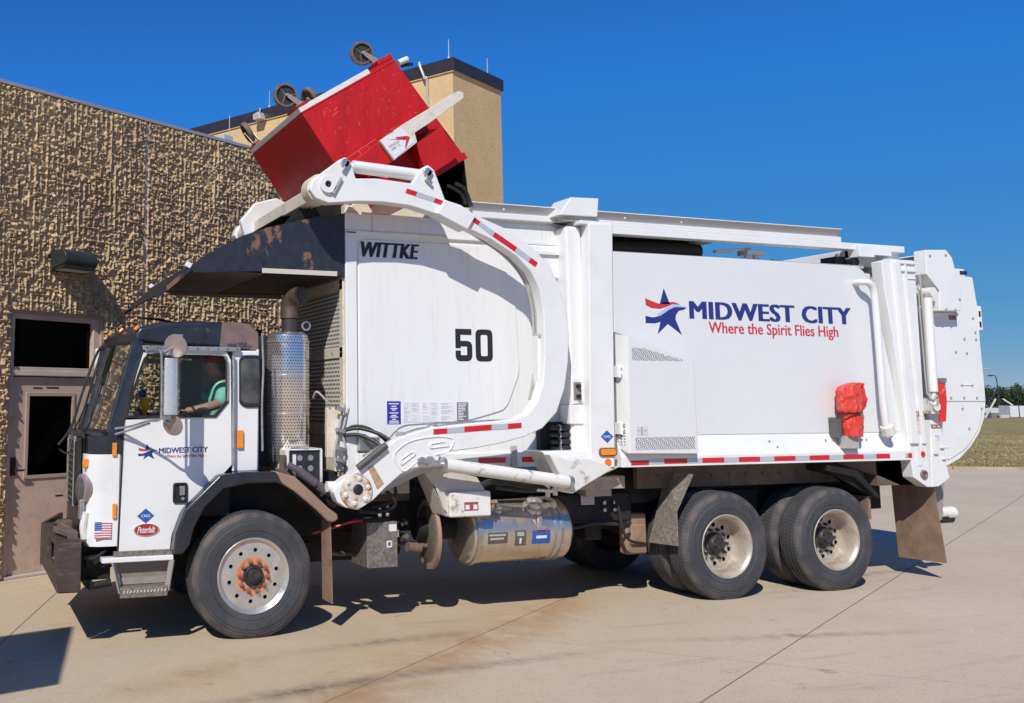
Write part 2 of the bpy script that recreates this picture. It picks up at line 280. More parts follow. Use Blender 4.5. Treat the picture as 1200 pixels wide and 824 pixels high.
DIAMOND = mat('dirty_checker_plate', (0.27, 0.245, 0.22), 0.5, metal=0.5, var=0.2, vs=40, dirt=0.75, dcol=(0.15, 0.11, 0.08), dscale=35, dlo=0.45, dhi=0.6, bump=0.7, bscale=55, bdist=0.01)
FLAPM = mat('dusty_mud_flap', (0.27, 0.175, 0.12), 0.85, var=0.2, vs=4, dirt=0.55, dcol=(0.13, 0.085, 0.06), dscale=6, dlo=0.45, dhi=0.65, bump=0.2, bscale=60)
FLAPG = mat('grey_splash_guard', (0.24, 0.215, 0.19), 0.8, var=0.3, vs=25, dirt=0.6, dcol=(0.09, 0.075, 0.06), dscale=30, dlo=0.48, dhi=0.6, bump=0.4, bscale=60)
PERF = mat('perforated_screen', (0.66, 0.63, 0.58), 0.5, var=0.08, dotpitch=('Y', 'Z', 0.038, 0.34))
SHIELD = mat('perforated_heat_shield', (0.80, 0.75, 0.72), 0.20, metal=0.85, var=0.12, vs=3, dotpitch=('ang', 'Z', 0.026, 0.22))
COVERR = mat('red_vinyl_cover', (0.70, 0.050, 0.030), 0.45, var=0.12, vs=12, dirt=0.6, dcol=(0.34, 0.16, 0.14), dscale=9, dlo=0.5, dhi=0.66, bump=0.6, bscale=14, bdist=0.02)
SEAT = mat('dark_cab_vinyl', (0.025, 0.024, 0.026), 0.6)
SKIN = mat('skin', (0.50, 0.28, 0.20), 0.5, var=0.1)
SHIRT = mat('mint_green_shirt', (0.28, 0.66, 0.55), 0.8, var=0.08, vs=8, bump=0.3, bscale=12, bdist=0.01)
CAPM = mat('red_cap', (0.35, 0.035, 0.03), 0.8)
HAIR = mat('grey_hair', (0.12, 0.10, 0.09), 0.8)
DARKIN = mat('dark_interior', (0.012, 0.012, 0.013), 0.8)
GLASS = glass('cab_glass', (0.93, 0.96, 0.95), 0.02, 0.30)
WINDSH = glass('dirty_windshield_glass', (0.26, 0.31, 0.29), 0.03, 1.1, 0.14)
DOORGL = glass('dark_door_glass', (0.02, 0.02, 0.022), 0.05, 0.35)

# ---------------------------------------------------------------- mesh helpers
def vec3(axis, p, t):
    if axis == 'y': return (p[0], t, p[1])
    if axis == 'x': return (t, p[0], p[1])
    return (p[0], p[1], t)

SPLIT = {'deflector_edge', 'cylinder_end', 'wiper', 'mirror_brace', 'mirror_bracket', 'scratch', 'rust_spot', 'hydraulic_hose', 'air_line', 'frame_rail', 'hose', 'rear_rib', 'tail_lamp', 'cylinder_pin', 'gas_cylinder', 'grille_edge', 'spool_valve', 'valve_ring', 'body_mount', 'lid_and_fill', 'suspension_beam', 'air_tank_bracket', 'cover_linkage', 'bracket_arm', 'tank_bracket', 'hose_fitting', 'step_side', 'windshield_seal', 'strobe_boot', 'side_wall', 'lobby', 'scar', 'latch', 'label', 'tow_fitting', 'front_axle', 'valve_block', 'marker_wire', 'front_crossmember', 'trunk_', 'lead', 'air_dryer_pipe_'}
class MB:
    def __init__(s): s.V = []; s.F = []; s.S = []
    def add(s, V, F, smooth=False):
        o = len(s.V); s.V += [tuple(v) for v in V]; s.F += [tuple(i + o for i in f) for f in F]; s.S += [smooth] * len(F); return s
    def box(s, x0, x1, y0, y1, z0, z1):
        V = [(x, y, z) for x in (x0, x1) for y in (y0, y1) for z in (z0, z1)]
        return s.add(V, [(0, 1, 3, 2), (4, 6, 7, 5), (0, 4, 5, 1), (2, 3, 7, 6), (0, 2, 6, 4), (1, 5, 7, 3)])
    def obox(s, c, size, rot=(0, 0, 0)):
        from mathutils import Euler
        m = Euler(rot).to_matrix(); h = [q / 2 for q in size]
        V = [tuple(Vector(c) + m @ Vector((a * h[0], b * h[1], d * h[2]))) for a in (-1, 1) for b in (-1, 1) for d in (-1, 1)]
        return s.add(V, [(0, 1, 3, 2), (4, 6, 7, 5), (0, 4, 5, 1), (2, 3, 7, 6), (0, 2, 6, 4), (1, 5, 7, 3)])
    def beam(s, p0, p1, wy, wz):
        p0 = Vector(p0); p1 = Vector(p1); d = (p1 - p0).normalized()
        a = d.orthogonal().normalized() if abs(d.z) > 0.99 else d.cross(Vector((0, 0, 1))).normalized()
        b = a.cross(d).normalized()
        V = [tuple(p + a * wy / 2 * i + b * wz / 2 * j) for p in (p0, p1) for i in (-1, 1) for j in (-1, 1)]
        return s.add(V, [(0, 1, 3, 2), (4, 6, 7, 5), (0, 4, 5, 1), (2, 3, 7, 6), (0, 2, 6, 4), (1, 5, 7, 3)])
    def prism(s, pts, lo, hi, axis='y'):
        n = len(pts)
        V = [vec3(axis, p, lo) for p in pts] + [vec3(axis, p, hi) for p in pts]
        F = [tuple(range(n)), tuple(range(2 * n - 1, n - 1, -1))] + [(i, i + n, (i + 1) % n + n, (i + 1) % n) for i in range(n)]
        return s.add(V, F)
    def holed(s, outer, holes, lo, hi, axis='y'):
        loops = [outer] + holes
        flat = [p for l in loops for p in l]; n = len(flat); es = []; o = 0
        for l in loops:
            es += [(o + i, o + (i + 1) % len(l)) for i in range(len(l))]; o += len(l)
        rv, re_, tris, ov_, oe_, of_ = delaunay_2d_cdt([Vector((p[0], p[1])) for p in flat], es, [], 1, 1e-7)
        def inside(pt, l):
            c_ = False
            for i in range(len(l)):
                a, b_ = l[i], l[i - 1]
                if (a[1] > pt[1]) != (b_[1] > pt[1]) and pt[0] < (b_[0] - a[0]) * (pt[1] - a[1]) / (b_[1] - a[1]) + a[0]: c_ = not c_
            return c_
        cen = lambda t: (sum(rv[i][0] for i in t) / len(t), sum(rv[i][1] for i in t) / len(t))
        tris = [t for t in tris if inside(cen(t), outer) and not any(inside(cen(t), h) for h in holes)]
        if len(rv) != n: print('CDT count', len(rv), n)
        V = [vec3(axis, p, lo) for p in flat] + [vec3(axis, p, hi) for p in flat]
        F = [tuple(t) for t in tris] + [tuple(i + n for i in reversed(t)) for t in tris]
        o = 0
        for l in loops:
            m = len(l)
            F += [(o + i, o + i + n, o + (i + 1) % m + n, o + (i + 1) % m) for i in range(m)]; o += m
        return s.add(V, F)
    def quad(s, a, b, c, d, t):
        """plate with thickness t from a planar quad"""
        A = [Vector(q) for q in (a, b, c, d)]; nn = (A[1] - A[0]).cross(A[3] - A[0]).normalized() * t
        V = [tuple(q) for q in A] + [tuple(q + nn) for q in A]
        return s.add(V, [(0, 1, 2, 3), (7, 6, 5, 4), (0, 4, 5, 1), (1, 5, 6, 2), (2, 6, 7, 3), (3, 7, 4, 0)])
    def lathe(s, prof, c, ax=(0, 1, 0), n=32, closed=False):
        """prof: (radius, offset along axis)"""
        ax = Vector(ax).normalized(); u = ax.orthogonal().normalized(); v = ax.cross(u); c = Vector(c)
        V = []; F = []; m = len(prof)
        for (r, t) in prof:
            for k in range(n):
                a = 2 * math.pi * k / n
                V.append(tuple(c + ax * t + (u * math.cos(a) + v * math.sin(a)) * max(r, 1e-4)))
        for i in range(m if closed else m - 1):
            j = (i + 1) % m
            for k in range(n):
                q = (k + 1) % n
                F.append((i * n + k, i * n + q, j * n + q, j * n + k))
        return s.add(V, F, True)
    def cyl(s, p0, p1, r, r1=None, n=20):
        p0 = Vector(p0); p1 = Vector(p1); L = (p1 - p0).length; r1 = r if r1 is None else r1
        return s.lathe([(0, 0), (r, 0), (r1, L), (0, L)], p0, p1 - p0, n)
    def path(s, pts, r, n=8, sub=6):
        P = [Vector(p) for p in pts]
        if sub > 1 and len(P) > 2:
            Q = []
            for i in range(len(P) - 1):
                a = P[max(i - 1, 0)]; b = P[i]; c = P[i + 1]; d = P[min(i + 2, len(P) - 1)]
                for k in range(sub):
                    t = k / sub
                    Q.append(0.5 * ((2 * b) + (c - a) * t + (2 * a - 5 * b + 4 * c - d) * t * t + (3 * b - a - 3 * c + d) * t ** 3))
            P = Q + [P[-1]]
        V = []; F = []; u = None
        for i, p in enumerate(P):
            d = (P[min(i + 1, len(P) - 1)] - P[max(i - 1, 0)]).normalized()
            u = d.orthogonal().normalized() if u is None else (u - d * u.dot(d)).normalized()
            v = d.cross(u)
            for k in range(n):
                a = 2 * math.pi * k / n; V.append(tuple(p + (u * math.cos(a) + v * math.sin(a)) * r))
        for i in range(len(P) - 1):
            for k in range(n):
                q = (k + 1) % n; F.append((i * n + k, i * n + q, (i + 1) * n + q, (i + 1) * n + k))
        F.append(tuple(range(n))); F.append(tuple(range((len(P) - 1) * n, len(P) * n)))
        return s.add(V, F, True)
    def ball(s, c, r, n=14, m=8, sc_=(1, 1, 1)):
        V = []; F = []
        for i in range(m + 1):
            th = math.pi * i / m
            for k in range(n):
                a = 2 * math.pi * k / n; rr = max(math.sin(th), 1e-3)
                V.append((c[0] + r * sc_[0] * rr * math.cos(a), c[1] + r * sc_[1] * rr * math.sin(a), c[2] + r * sc_[2] * math.cos(th)))
        for i in range(m):
            for k in range(n):
                q = (k + 1) % n; F.append((i * n + k, i * n + q, (i + 1) * n + q, (i + 1) * n + k))
        return s.add(V, F, True)
    def build(s, name, m, parent=None, bev=0.0, smooth=None, origin=None, label=None, kind=None, seg=2, nrm=True):
        org = Vector(origin) if origin is not None else (ORG.get(parent.name, Vector((0, 0, 0))) if parent else Vector((0, 0, 0)))
        if name in SPLIT:
            par = list(range(len(s.V)))
            def find(i):
                while par[i] != i: par[i] = par[par[i]]; i = par[i]
                return i
            for f in s.F:
                a_ = find(f[0])
                for i in f[1:]: par[find(i)] = a_
            groups = {}
            for fi, f in enumerate(s.F): groups.setdefault(find(f[0]), []).append(fi)
            if len(groups) > 1:
                outs = []
                for fis in groups.values():
                    ids = sorted({i for fi in fis for i in s.F[fi]}); mp_ = {v: k for k, v in enumerate(ids)}
                    q_ = MB(); q_.V = [s.V[i] for i in ids]; q_.F = [tuple(mp_[i] for i in s.F[fi]) for fi in fis]; q_.S = [s.S[fi] for fi in fis]
                    outs.append(q_.build(name, m, parent, bev, smooth, origin, label, kind, seg, nrm))
                return outs[0]
        me = bpy.data.meshes.new(name)
        me.from_pydata([tuple(Vector(v) - org) for v in s.V], [], s.F)
        if nrm:
            bm = bmesh.new(); bm.from_mesh(me); bmesh.ops.recalc_face_normals(bm, faces=bm.faces); bm.to_mesh(me); bm.free()
        me.materials.append(m)
        o = bpy.data.objects.new(name, me); col.objects.link(o)
        if parent:
            o.parent = parent; o.location = org - ORG.get(parent.name, Vector((0, 0, 0)))
        else: o.location = org
        ORG[o.name] = org
        anys = any(s.S) if smooth is None else smooth
        if bev:
            bv = o.modifiers.new('bevel', 'BEVEL'); bv.width = bev; bv.segments = seg; bv.limit_method = 'ANGLE'; bv.angle_limit = R(35); bv.harden_normals = True
            anys = True
        if anys:
            me.polygons.foreach_set('use_smooth', [True] * len(me.polygons))
            me.set_sharp_from_angle(angle=R(38))
        if label: o['label'] = label
        if kind: o['kind'] = kind
        return o
ORG = {}
def thing(name, label, cat, loc=(0, 0, 0), group=None):
    o = bpy.data.objects.new(name, None); col.objects.link(o); o.location = loc; ORG[o.name] = Vector(loc)
    o['label'] = label; o['category'] = cat
    if group: o['group'] = group
    return o
def tag(o, label, cat, group=None):
    o['label'] = label; o['category'] = cat
    if group: o['group'] = group
    return o
def prism(name, pts, y0, y1, m, parent=None, bev=0.0, axis='y', **k): return MB().prism(pts, y0, y1, axis).build(name, m, parent, bev, **k)
def box(name, b, m, parent=None, bev=0.0, **k): return MB().box(*b).build(name, m, parent, bev, **k)
def dup(o, parent=None, dx=None):
    c = o.copy(); col.objects.link(c)
    if parent: c.parent = parent
    ORG[c.name] = ORG.get(o.name, Vector((0, 0, 0)))
    return c
def bevpoly(pts, r=0.03, n=3):
    """round the corners of a 2-D outline"""
    P = [Vector(p) for p in pts]; out = []
    for i in range(len(P)):
        a, b, c = P[i - 1], P[i], P[(i + 1) % len(P)]
        d1 = (a - b); d2 = (c - b); q = min(r, d1.length * .45, d2.length * .45)
        p1 = b + d1.normalized() * q; p2 = b + d2.normalized() * q
        for k in range(n + 1):
            t = k / n; out.append(tuple((1 - t) ** 2 * p1 + 2 * t * (1 - t) * b + t * t * p2))
    return out
def rect(x0, x1, z0, z1): return [(x0, z0), (x1, z0), (x1, z1), (x0, z1)]
def circ(cx, cz, r, n=20, rz=None): return [(cx + r * math.cos(2 * math.pi * k / n), cz + (rz or r) * math.sin(2 * math.pi * k / n)) for k in range(n)]
def inset(pts, k):
    cx = sum(p[0] for p in pts) / len(pts); cz = sum(p[1] for p in pts) / len(pts)
    return [(cx + (p[0] - cx) * k, cz + (p[1] - cz) * k) for p in pts]

def text(name, body, x0, z0, w_, h, y, m, parent, bold=0.0, shear=0.0, spacing=1.0, x1z=None, thick=0.0015, label=None):
    """flat lettering on a plane y = const, fitted to width w_ and height h; x1z tilts the baseline"""
    cu = bpy.data.curves.new('t', 'FONT'); cu.body = body; cu.offset = 0.0; cu.shear = shear; cu.space_character = spacing
    cu.resolution_u = 3
    ob = bpy.data.objects.new('t', cu); col.objects.link(ob)
    dg = bpy.context.evaluated_depsgraph_get(); me = bpy.data.meshes.new_from_object(ob.evaluated_get(dg))
    bpy.data.objects.remove(ob); 
    xs = [v.co.x for v in me.vertices]; ys = [v.co.y for v in me.vertices]
    ax, bx, ay, by = min(xs), max(xs), min(ys), max(ys)
    sl = 0.0 if x1z is None else (x1z - z0) / w_
    V = []
    for v in me.vertices:
        u = (v.co.x - ax) / (bx - ax) * w_; q = (v.co.y - ay) / (by - ay) * h
        V.append((x0 + u, y, z0 + q + sl * u))
    F = [tuple(p.vertices) for p in me.polygons]
    bpy.data.meshes.remove(me)
    mb = MB()
    reps = (0,) if not bold else ((-1, 0, 1) if bold < .02 else (-1, -.5, 0, .5, 1))
    for ri, rr_ in enumerate(reps): mb.add([(v[0] + rr_ * bold * h * .9, v[1] - ri * .0003, v[2]) for v in V], F)
    o = mb.build(name, m, parent, nrm=False)
    bm = bmesh.new(); bm.from_mesh(o.data)
    ret = bmesh.ops.extrude_face_region(bm, geom=list(bm.faces))
    bmesh.ops.translate(bm, verts=[g for g in ret['geom'] if isinstance(g, bmesh.types.BMVert)], vec=(0, -thick, 0))
    bmesh.ops.recalc_face_normals(bm, faces=bm.faces); bm.to_mesh(o.data); bm.free()
    if label: o['label'] = label
    return o
def bolts(parent, pts, r, ax, m=STEEL, name='bolt', h=0.014, n=6):
    first = None
    for p in pts:
        if first is None:
            first = MB().lathe([(0, 0), (r, 0), (r, h), (r * .55, h * 1.25), (0, h * 1.25)], p, ax, n).build(name, m, parent, origin=p, smooth=False)
        else:
            c = first.copy(); col.objects.link(c); c.location = Vector(p) - ORG.get(parent.name, Vector((0, 0, 0)))
            ORG[c.name] = Vector(p)

# ================================================================ GROUND
def concrete_mat():
    m = bpy.data.materials.new('pavement_concrete'); m.use_nodes = True
    t = m.node_tree; n = t.nodes; L = t.links; n.clear()
    out = n.new('ShaderNodeOutputMaterial'); b = n.new('ShaderNodeBsdfPrincipled'); L.new(b.outputs[0], out.inputs[0])
    geo = n.new('ShaderNodeNewGeometry'); pos = geo.outputs['Position']
    def noise(s, d=6, r=0.6, st=None, rot=0):
        v = pos
        if st:
            mp = n.new('ShaderNodeMapping'); mp.inputs['Scale'].default_value = st; mp.inputs['Rotation'].default_value = (0, 0, rot); L.new(pos, mp.inputs['Vector']); v = mp.outputs[0]
        q = n.new('ShaderNodeTexNoise'); q.inputs['Scale'].default_value = s; q.inputs['Detail'].default_value = d; q.inputs['Roughness'].default_value = r; L.new(v, q.inputs['Vector']); return q.outputs['Fac']
    def rg(v, a, b_, c=0.0, d=1.0):
        q = n.new('ShaderNodeMapRange'); [q.inputs.__getitem__(i + 1).__setattr__('default_value', x) for i, x in enumerate((a, b_, c, d))]; L.new(v, q.inputs[0]); return q.outputs[0]
    def mul(a, b_):
        q = n.new('ShaderNodeMath'); q.operation = 'MULTIPLY'
        for i, v in enumerate((a, b_)):
            if isinstance(v, float): q.inputs[i].default_value = v
            else: L.new(v, q.inputs[i])
        return q.outputs[0]
    def mix(f, a, b_):
        q = n.new('ShaderNodeMix'); q.data_type = 'RGBA'; L.new(f, q.inputs[0])
        for s, v in ((6, a), (7, b_)):
            if isinstance(v, tuple): q.inputs[s].default_value = (*v, 1)
            else: L.new(v, q.inputs[s])
        return q.outputs[2]
    sp = n.new('ShaderNodeSeparateXYZ'); L.new(pos, sp.inputs[0])
    c = mix(rg(sp.outputs[0], 1.0, 9.0), (0.61, 0.485, 0.33), (0.62, 0.52, 0.405))      # the older, browner slabs lie by the door
    c = mix(rg(noise(0.55, 5), 0.35, 0.7, 0, 0.45), c, (0.47, 0.38, 0.275))
    c = mix(rg(noise(2.4, 8, 0.7), 0.52, 0.72, 0, 0.40), c, (0.64, 0.56, 0.455))
    c = mix(rg(noise(75, 3, 0.7), 0.35, 0.70, 0, 0.62), c, (0.33, 0.25, 0.165))           # sand and aggregate
    c = mix(rg(noise(5.5, 8, 0.75), 0.50, 0.66, 0, 0.30), c, (0.38, 0.31, 0.24))
    c = mix(rg(noise(26, 4, 0.7), 0.56, 0.72, 0, 0.45), c, (0.22, 0.17, 0.12))
    c = mix(rg(noise(1.0, 7, 0.72, (0.35, 3.2, 1), R(-22)), 0.57, 0.72, 0, 0.42), c, (0.20, 0.185, 0.17))   # rubber scuffs
    def line_stain(px_, py_, ang, wid, col_, amt, s0, s1, ns):
        nonlocal c
        nx, ny = -math.sin(ang), math.cos(ang); tx, ty = math.cos(ang), math.sin(ang)
        dt = n.new('ShaderNodeVectorMath'); dt.operation = 'DOT_PRODUCT'; dt.inputs[1].default_value = (nx, ny, 0); L.new(pos, dt.inputs[0])
        sb = n.new('ShaderNodeMath'); sb.operation = 'SUBTRACT'; L.new(dt.outputs['Value'], sb.inputs[0]); sb.inputs[1].default_value = nx * px_ + ny * py_
        ab = n.new('ShaderNodeMath'); ab.operation = 'ABSOLUTE'; L.new(sb.outputs[0], ab.inputs[0])
        f = rg(ab.outputs[0], 0.0, wid, 1.0, 0.0)
        dl = n.new('ShaderNodeVectorMath'); dl.operation = 'DOT_PRODUCT'; dl.inputs[1].default_value = (tx, ty, 0); L.new(pos, dl.inputs[0])
        base = tx * px_ + ty * py_
        e1 = rg(dl.outputs['Value'], base + s0 - .6, base + s0 + .3); e2 = rg(dl.outputs['Value'], base + s1 - .4, base + s1 + .8, 1.0, 0.0)
        f = mul(mul(mul(f, e1), e2), rg(noise(ns, 7, 0.7), 0.33, 0.62))
        c = mix(mul(f, amt), c, col_)
    line_stain(2.35, -1.80, R(35), 0.55, (0.36, 0.20, 0.095), 0.95, -0.3, 4.0, 2.2)
    line_stain(2.6, -0.9, R(28), 1.1, (0.47, 0.33, 0.18), 0.55, -1.2, 3.6, 0.9)
    line_stain(1.9, -1.55, R(10), 0.16, (0.07, 0.065, 0.06), 0.8, -0.2, 1.0, 5.0)
    line_stain(1.35, -1.0, R(25), 0.30, (0.33, 0.18, 0.07), 0.6, -0.1, 0.8, 3.0)
    line_stain(3.1, -0.45, R(6), 0.14, (0.10, 0.09, 0.08), 0.7, -0.1, 0.8, 7.0)
    line_stain(3.3, -1.35, R(4), 0.12, (0.12, 0.11, 0.10), 0.6, -0.2, 1.1, 7.0)
    line_stain(5.8, -1.2, R(-12), 0.12, (0.14, 0.125, 0.11), 0.6, 0.0, 1.5, 6.0)
    line_stain(9.0, 0.55, R(8), 0.14, (0.12, 0.105, 0.09), 0.6, -0.6, 1.2, 6.0)
    dn = n.new('ShaderNodeTexNoise'); dn.inputs['Scale'].default_value = 1.6; dn.inputs['Detail'].default_value = 5; L.new(pos, dn.inputs['Vector'])
    vm = n.new('ShaderNodeVectorMath'); vm.operation = 'SCALE'; vm.inputs['Scale'].default_value = 1.1; L.new(dn.outputs['Color'], vm.inputs[0])
    va = n.new('ShaderNodeVectorMath'); va.operation = 'ADD'; L.new(pos, va.inputs[0]); L.new(vm.outputs[0], va.inputs[1])
    vo = n.new('ShaderNodeTexVoronoi'); vo.feature = 'DISTANCE_TO_EDGE'; vo.inputs['Scale'].default_value = 0.38; L.new(va.outputs[0], vo.inputs['Vector'])
    crack = mul(rg(vo.outputs['Distance'], 0.0, 0.0035, 1.0, 0.0), rg(noise(0.7, 3), 0.56, 0.62))
    c = mix(mul(crack, 0.35), c, (0.10, 0.075, 0.055))
    oil = mul(rg(noise(3.3, 3, 0.5), 0.70, 0.76), 0.55); c = mix(oil, c, (0.16, 0.125, 0.10))
    L.new(c, b.inputs['Base Color']); b.inputs['Roughness'].default_value = 0.88; b.inputs['Specular IOR Level'].default_value = 0.25
    bp = n.new('ShaderNodeBump'); bp.inputs['Strength'].default_value = 0.35; bp.inputs['Distance'].default_value = 0.006
    L.new(noise(55, 6, 0.7), bp.inputs['Height']); L.new(bp.outputs[0], b.inputs['Normal'])
    return m
CONC = concrete_mat()
BASE = mat('joint_filler', (0.19, 0.15, 0.105), 0.95, bump=0.4, bscale=80)
def grass_mat():
    m = mat('dry_grass', (0.33, 0.265, 0.125), 0.95, var=0.22, vs=0.25, dirt=0.7, dcol=(0.20, 0.19, 0.075), dscale=0.8, dlo=0.42, dhi=0.62, bump=0.8, bscale=9, bdist=0.12, stretch=(1, 1, 1), spec=0.1)
    return m
LAWN = grass_mat(); GRAVEL = mat('pale_gravel', (0.36, 0.31, 0.25), 0.95, var=0.2, vs=0.3, bump=0.3, bscale=3)
def sheet(name, pts, z, m, kind='structure'):
    o = MB().add([(x, y, z) for x, y in pts], [tuple(range(len(pts)))]).build(name, m, nrm=False); o['kind'] = kind
    if o.data.polygons[0].normal.z < 0: o.data.flip_normals()
    return o
K0 = Vector((26.66, 12.82)); KD = Vector((-0.862, 0.507)).normalized(); KN = Vector((KD.y, -KD.x)) * -1   # lawn kerb: point, run, outward normal
KN = Vector((0.507, 0.862))
def KP(s, d): p = K0 + KD * s + KN * d; return (p.x, p.y)
sheet('ground', [(-900, -900), (900, -900), (900, 900), (-900, 900)], -0.12, GRAVEL)
sheet('pavement_bed', [KP(-70, 0), KP(90, 0), KP(90, -75), KP(-70, -75)], -0.002, BASE)
# concrete slabs cut by the joints seen in the photograph
cells = [[KP(-26, 0), KP(40, 0), KP(40, -46), KP(-26, -46)]]
def cut(p, ang, where=None):
    global cells
    nrm = Vector((-math.sin(ang), math.cos(ang))); c0 = nrm.dot(Vector(p)); out = []
    for poly in cells:
        P = [Vector(q) for q in poly]; dd = [nrm.dot(q) - c0 for q in P]
        if (where and not where(sum(P, Vector((0, 0))) / len(P))) or min(dd) > -0.25 or max(dd) < 0.25: out.append(poly); continue
        A = []; B = []
        for i in range(len(P)):
            j = (i + 1) % len(P)
            if dd[i] >= 0: A.append(P[i])
            if dd[i] <= 0: B.append(P[i])
            if dd[i] * dd[j] < 0:
                q = P[i] + (P[j] - P[i]) * (dd[i] / (dd[i] - dd[j])); A.append(q); B.append(q)
        out += [[tuple(v) for v in A], [tuple(v) for v in B]]
    cells = out
J1 = (4.554, -2.584); A1 = R(29.8)
n1 = Vector((-math.sin(A1), math.cos(A1))); side1 = lambda c: n1.dot(c - Vector(J1))
cut(J1, A1)
cut((2.35, -1.737), R(35.2), lambda c: side1(c) > 0)
for k in (1, 2, 3, 4):
    cut(Vector(J1) - n1 * 4.6 * k, A1, lambda c: side1(c) < 0)
    cut(Vector((2.35, -1.737)) + Vector((-math.sin(R(31)), math.cos(R(31)))) * 5.2 * k, R(31), lambda c: side1(c) > 0)
d1 = Vector((math.cos(A1), math.sin(A1))); s1 = lambda c: d1.dot(c - Vector(J1))
cut((6.38, 0.241), R(-39.6), lambda c: side1(c) < 0.2 or s1(c) > 0.5)
cut((15.1, 2.98), R(-27), lambda c: s1(c) > 5)
cut((18.2, 5.70), R(-20), lambda c: s1(c) > 10)
cut((11.9, 1.75), R(-30), lambda c: s1(c) > 4 and side1(c) < 3)
cut((0.38, 0.507), R(73), lambda c: s1(c) < 3)
cut((1.60, 2.0), R(-44), lambda c: s1(c) < 2.5)
for k in (1, 2, 3): cut(Vector((18.2, 5.7)) + d1 * 4.8 * k, R(-25), lambda c: s1(c) > 14)
for k in (1, 2): cut(Vector((0.38, 0.507)) - d1 * 4.5 * k, R(-55), lambda c: s1(c) < 0)
first = True
for poly in cells:
    P = [Vector(q) for q in poly]; n_ = len(P)
    area = 0.5 * sum(P[i].x * P[(i + 1) % n_].y - P[(i + 1) % n_].x * P[i].y for i in range(n_))
    if area < 0: P.reverse(); area = -area
    if area < 0.05: continue
    Q = []
    g = 0.0065
    for i in range(n_):
        a, b_, c_ = P[i - 1], P[i], P[(i + 1) % n_]
        e1 = (b_ - a).normalized(); e2 = (c_ - b_).normalized()
        m1 = Vector((-e1.y, e1.x)); m2 = Vector((-e2.y, e2.x)); bis = m1 + m2
        Q.append(b_ + bis * g / max(0.3, (1 + m1.dot(m2))))
    Q2 = [q + (sum(Q, Vector((0, 0))) / n_ - q).normalized() * 0.003 for q in Q]
    V = [(q.x, q.y, -0.029) for q in Q] + [(q.x, q.y, -0.0005) for q in Q] + [(q.x, q.y, 0.0) for q in Q2]
    F = [tuple(range(2 * n_, 3 * n_))] + [(i, (i + 1) % n_, (i + 1) % n_ + n_, i + n_) for i in range(n_)] + [(i + n_, (i + 1) % n_ + n_, (i + 1) % n_ + 2 * n_, i + 2 * n_) for i in range(n_)]
    o = MB().add(V, F).build('pavement_slab', CONC, nrm=False); o['kind'] = 'structure'
lw = sheet('lawn', [KP(-60, 0.16), KP(90, 0.16), KP(150, 110), KP(-120, 110)], 0.05, LAWN)
kb = MB()
for s_ in range(-60, 88, 4):
    a = KP(s_ + .01, 0); b_ = KP(s_ + 3.99, 0); c_ = KP(s_ + 3.99, 0.16); d_ = KP(s_ + .01, 0.16)
    V = [(*q, z) for z in (-.03, .075) for q in (a, b_, c_, d_)]
    kb.add(V, [(0, 1, 2, 3), (4, 5, 6, 7), (0, 1, 5, 4), (1, 2, 6, 5), (2, 3, 7, 6), (3, 0, 4, 7)])
kb = kb.build('kerb', mat('kerb_concrete', (0.42, 0.30, 0.19), 0.9, var=0.2, vs=2, bump=.3), bev=0.01); kb['kind'] = 'structure'
# grass tufts along the near part of the lawn
tv = []; tf = []
for i in range(26000):
    s_ = rng.uniform(-16, 14); d_ = 0.2 + 30 * rng.random() ** 1.7
    p = KP(s_, d_); h = rng.uniform(.02, .07); a_ = rng.uniform(0, 3.14); ww = .02
    o_ = len(tv); tv += [(p[0] - ww * math.cos(a_), p[1] - ww * math.sin(a_), .05), (p[0] + ww * math.cos(a_), p[1] + ww * math.sin(a_), .05), (p[0] + rng.normal(0, .03), p[1] + rng.normal(0, .03), .05 + h)]
    tf.append((o_, o_ + 1, o_ + 2))
gt = MB(); gt.V = tv; gt.F = tf; gt.S = [False] * len(tf)
gt = gt.build('grass', mat('grass_blades', (0.36, 0.29, 0.14), 0.9, var=0.4, vs=0.5, spec=.1), nrm=False)
gt['kind'] = 'stuff'

# ================================================================ ROUGH CONCRETE BUILDING (left)
WA = 28.97; WP = (0.565, 3.438, 0)
def rooted(name, label, cat, loc, ang):
    o = bpy.data.objects.new(name, None); col.objects.link(o); o.location = loc; o.rotation_euler = (0, 0, R(ang)); ORG[o.name] = Vector((0, 0, 0))
    o['label'] = label; o['category'] = cat; return o
bld = rooted('concrete_building', 'brown building faced with deeply broken rough concrete, behind the truck cab', 'building', WP, WA)
ROUGH = mat('broken_rib_concrete', (0.60, 0.43, 0.25), 0.92, var=0.28, vs=14, dirt=0.6, dcol=(0.27, 0.19, 0.12), dscale=1.3, dlo=0.42, dhi=0.66, bump=0.5, bscale=55, bdist=0.012, spec=0.15)
PLAINC = mat('plain_concrete', (0.38, 0.30, 0.21), 0.9, var=0.1)
MAUVE = mat('mauve_brown_door_paint', (0.54, 0.39, 0.31), 0.5, var=0.1, vs=3, dirt=0.3, dcol=(0.13, 0.09, 0.07), dscale=8)
MULL = mat('weathered_pale_metal', (0.52, 0.46, 0.42), 0.45, var=0.12)
DS0, DS1, DZ = -0.06, 1.15, 2.90
MB().holed([(-3.0, 0), (DS0, 0), (DS0, DZ), (DS1, DZ), (DS1, 0), (9.6, 0), (9.6, 5.47), (-3.0, 5.47)], [], 0.004, 0.30).build('wall', PLAINC, bld)
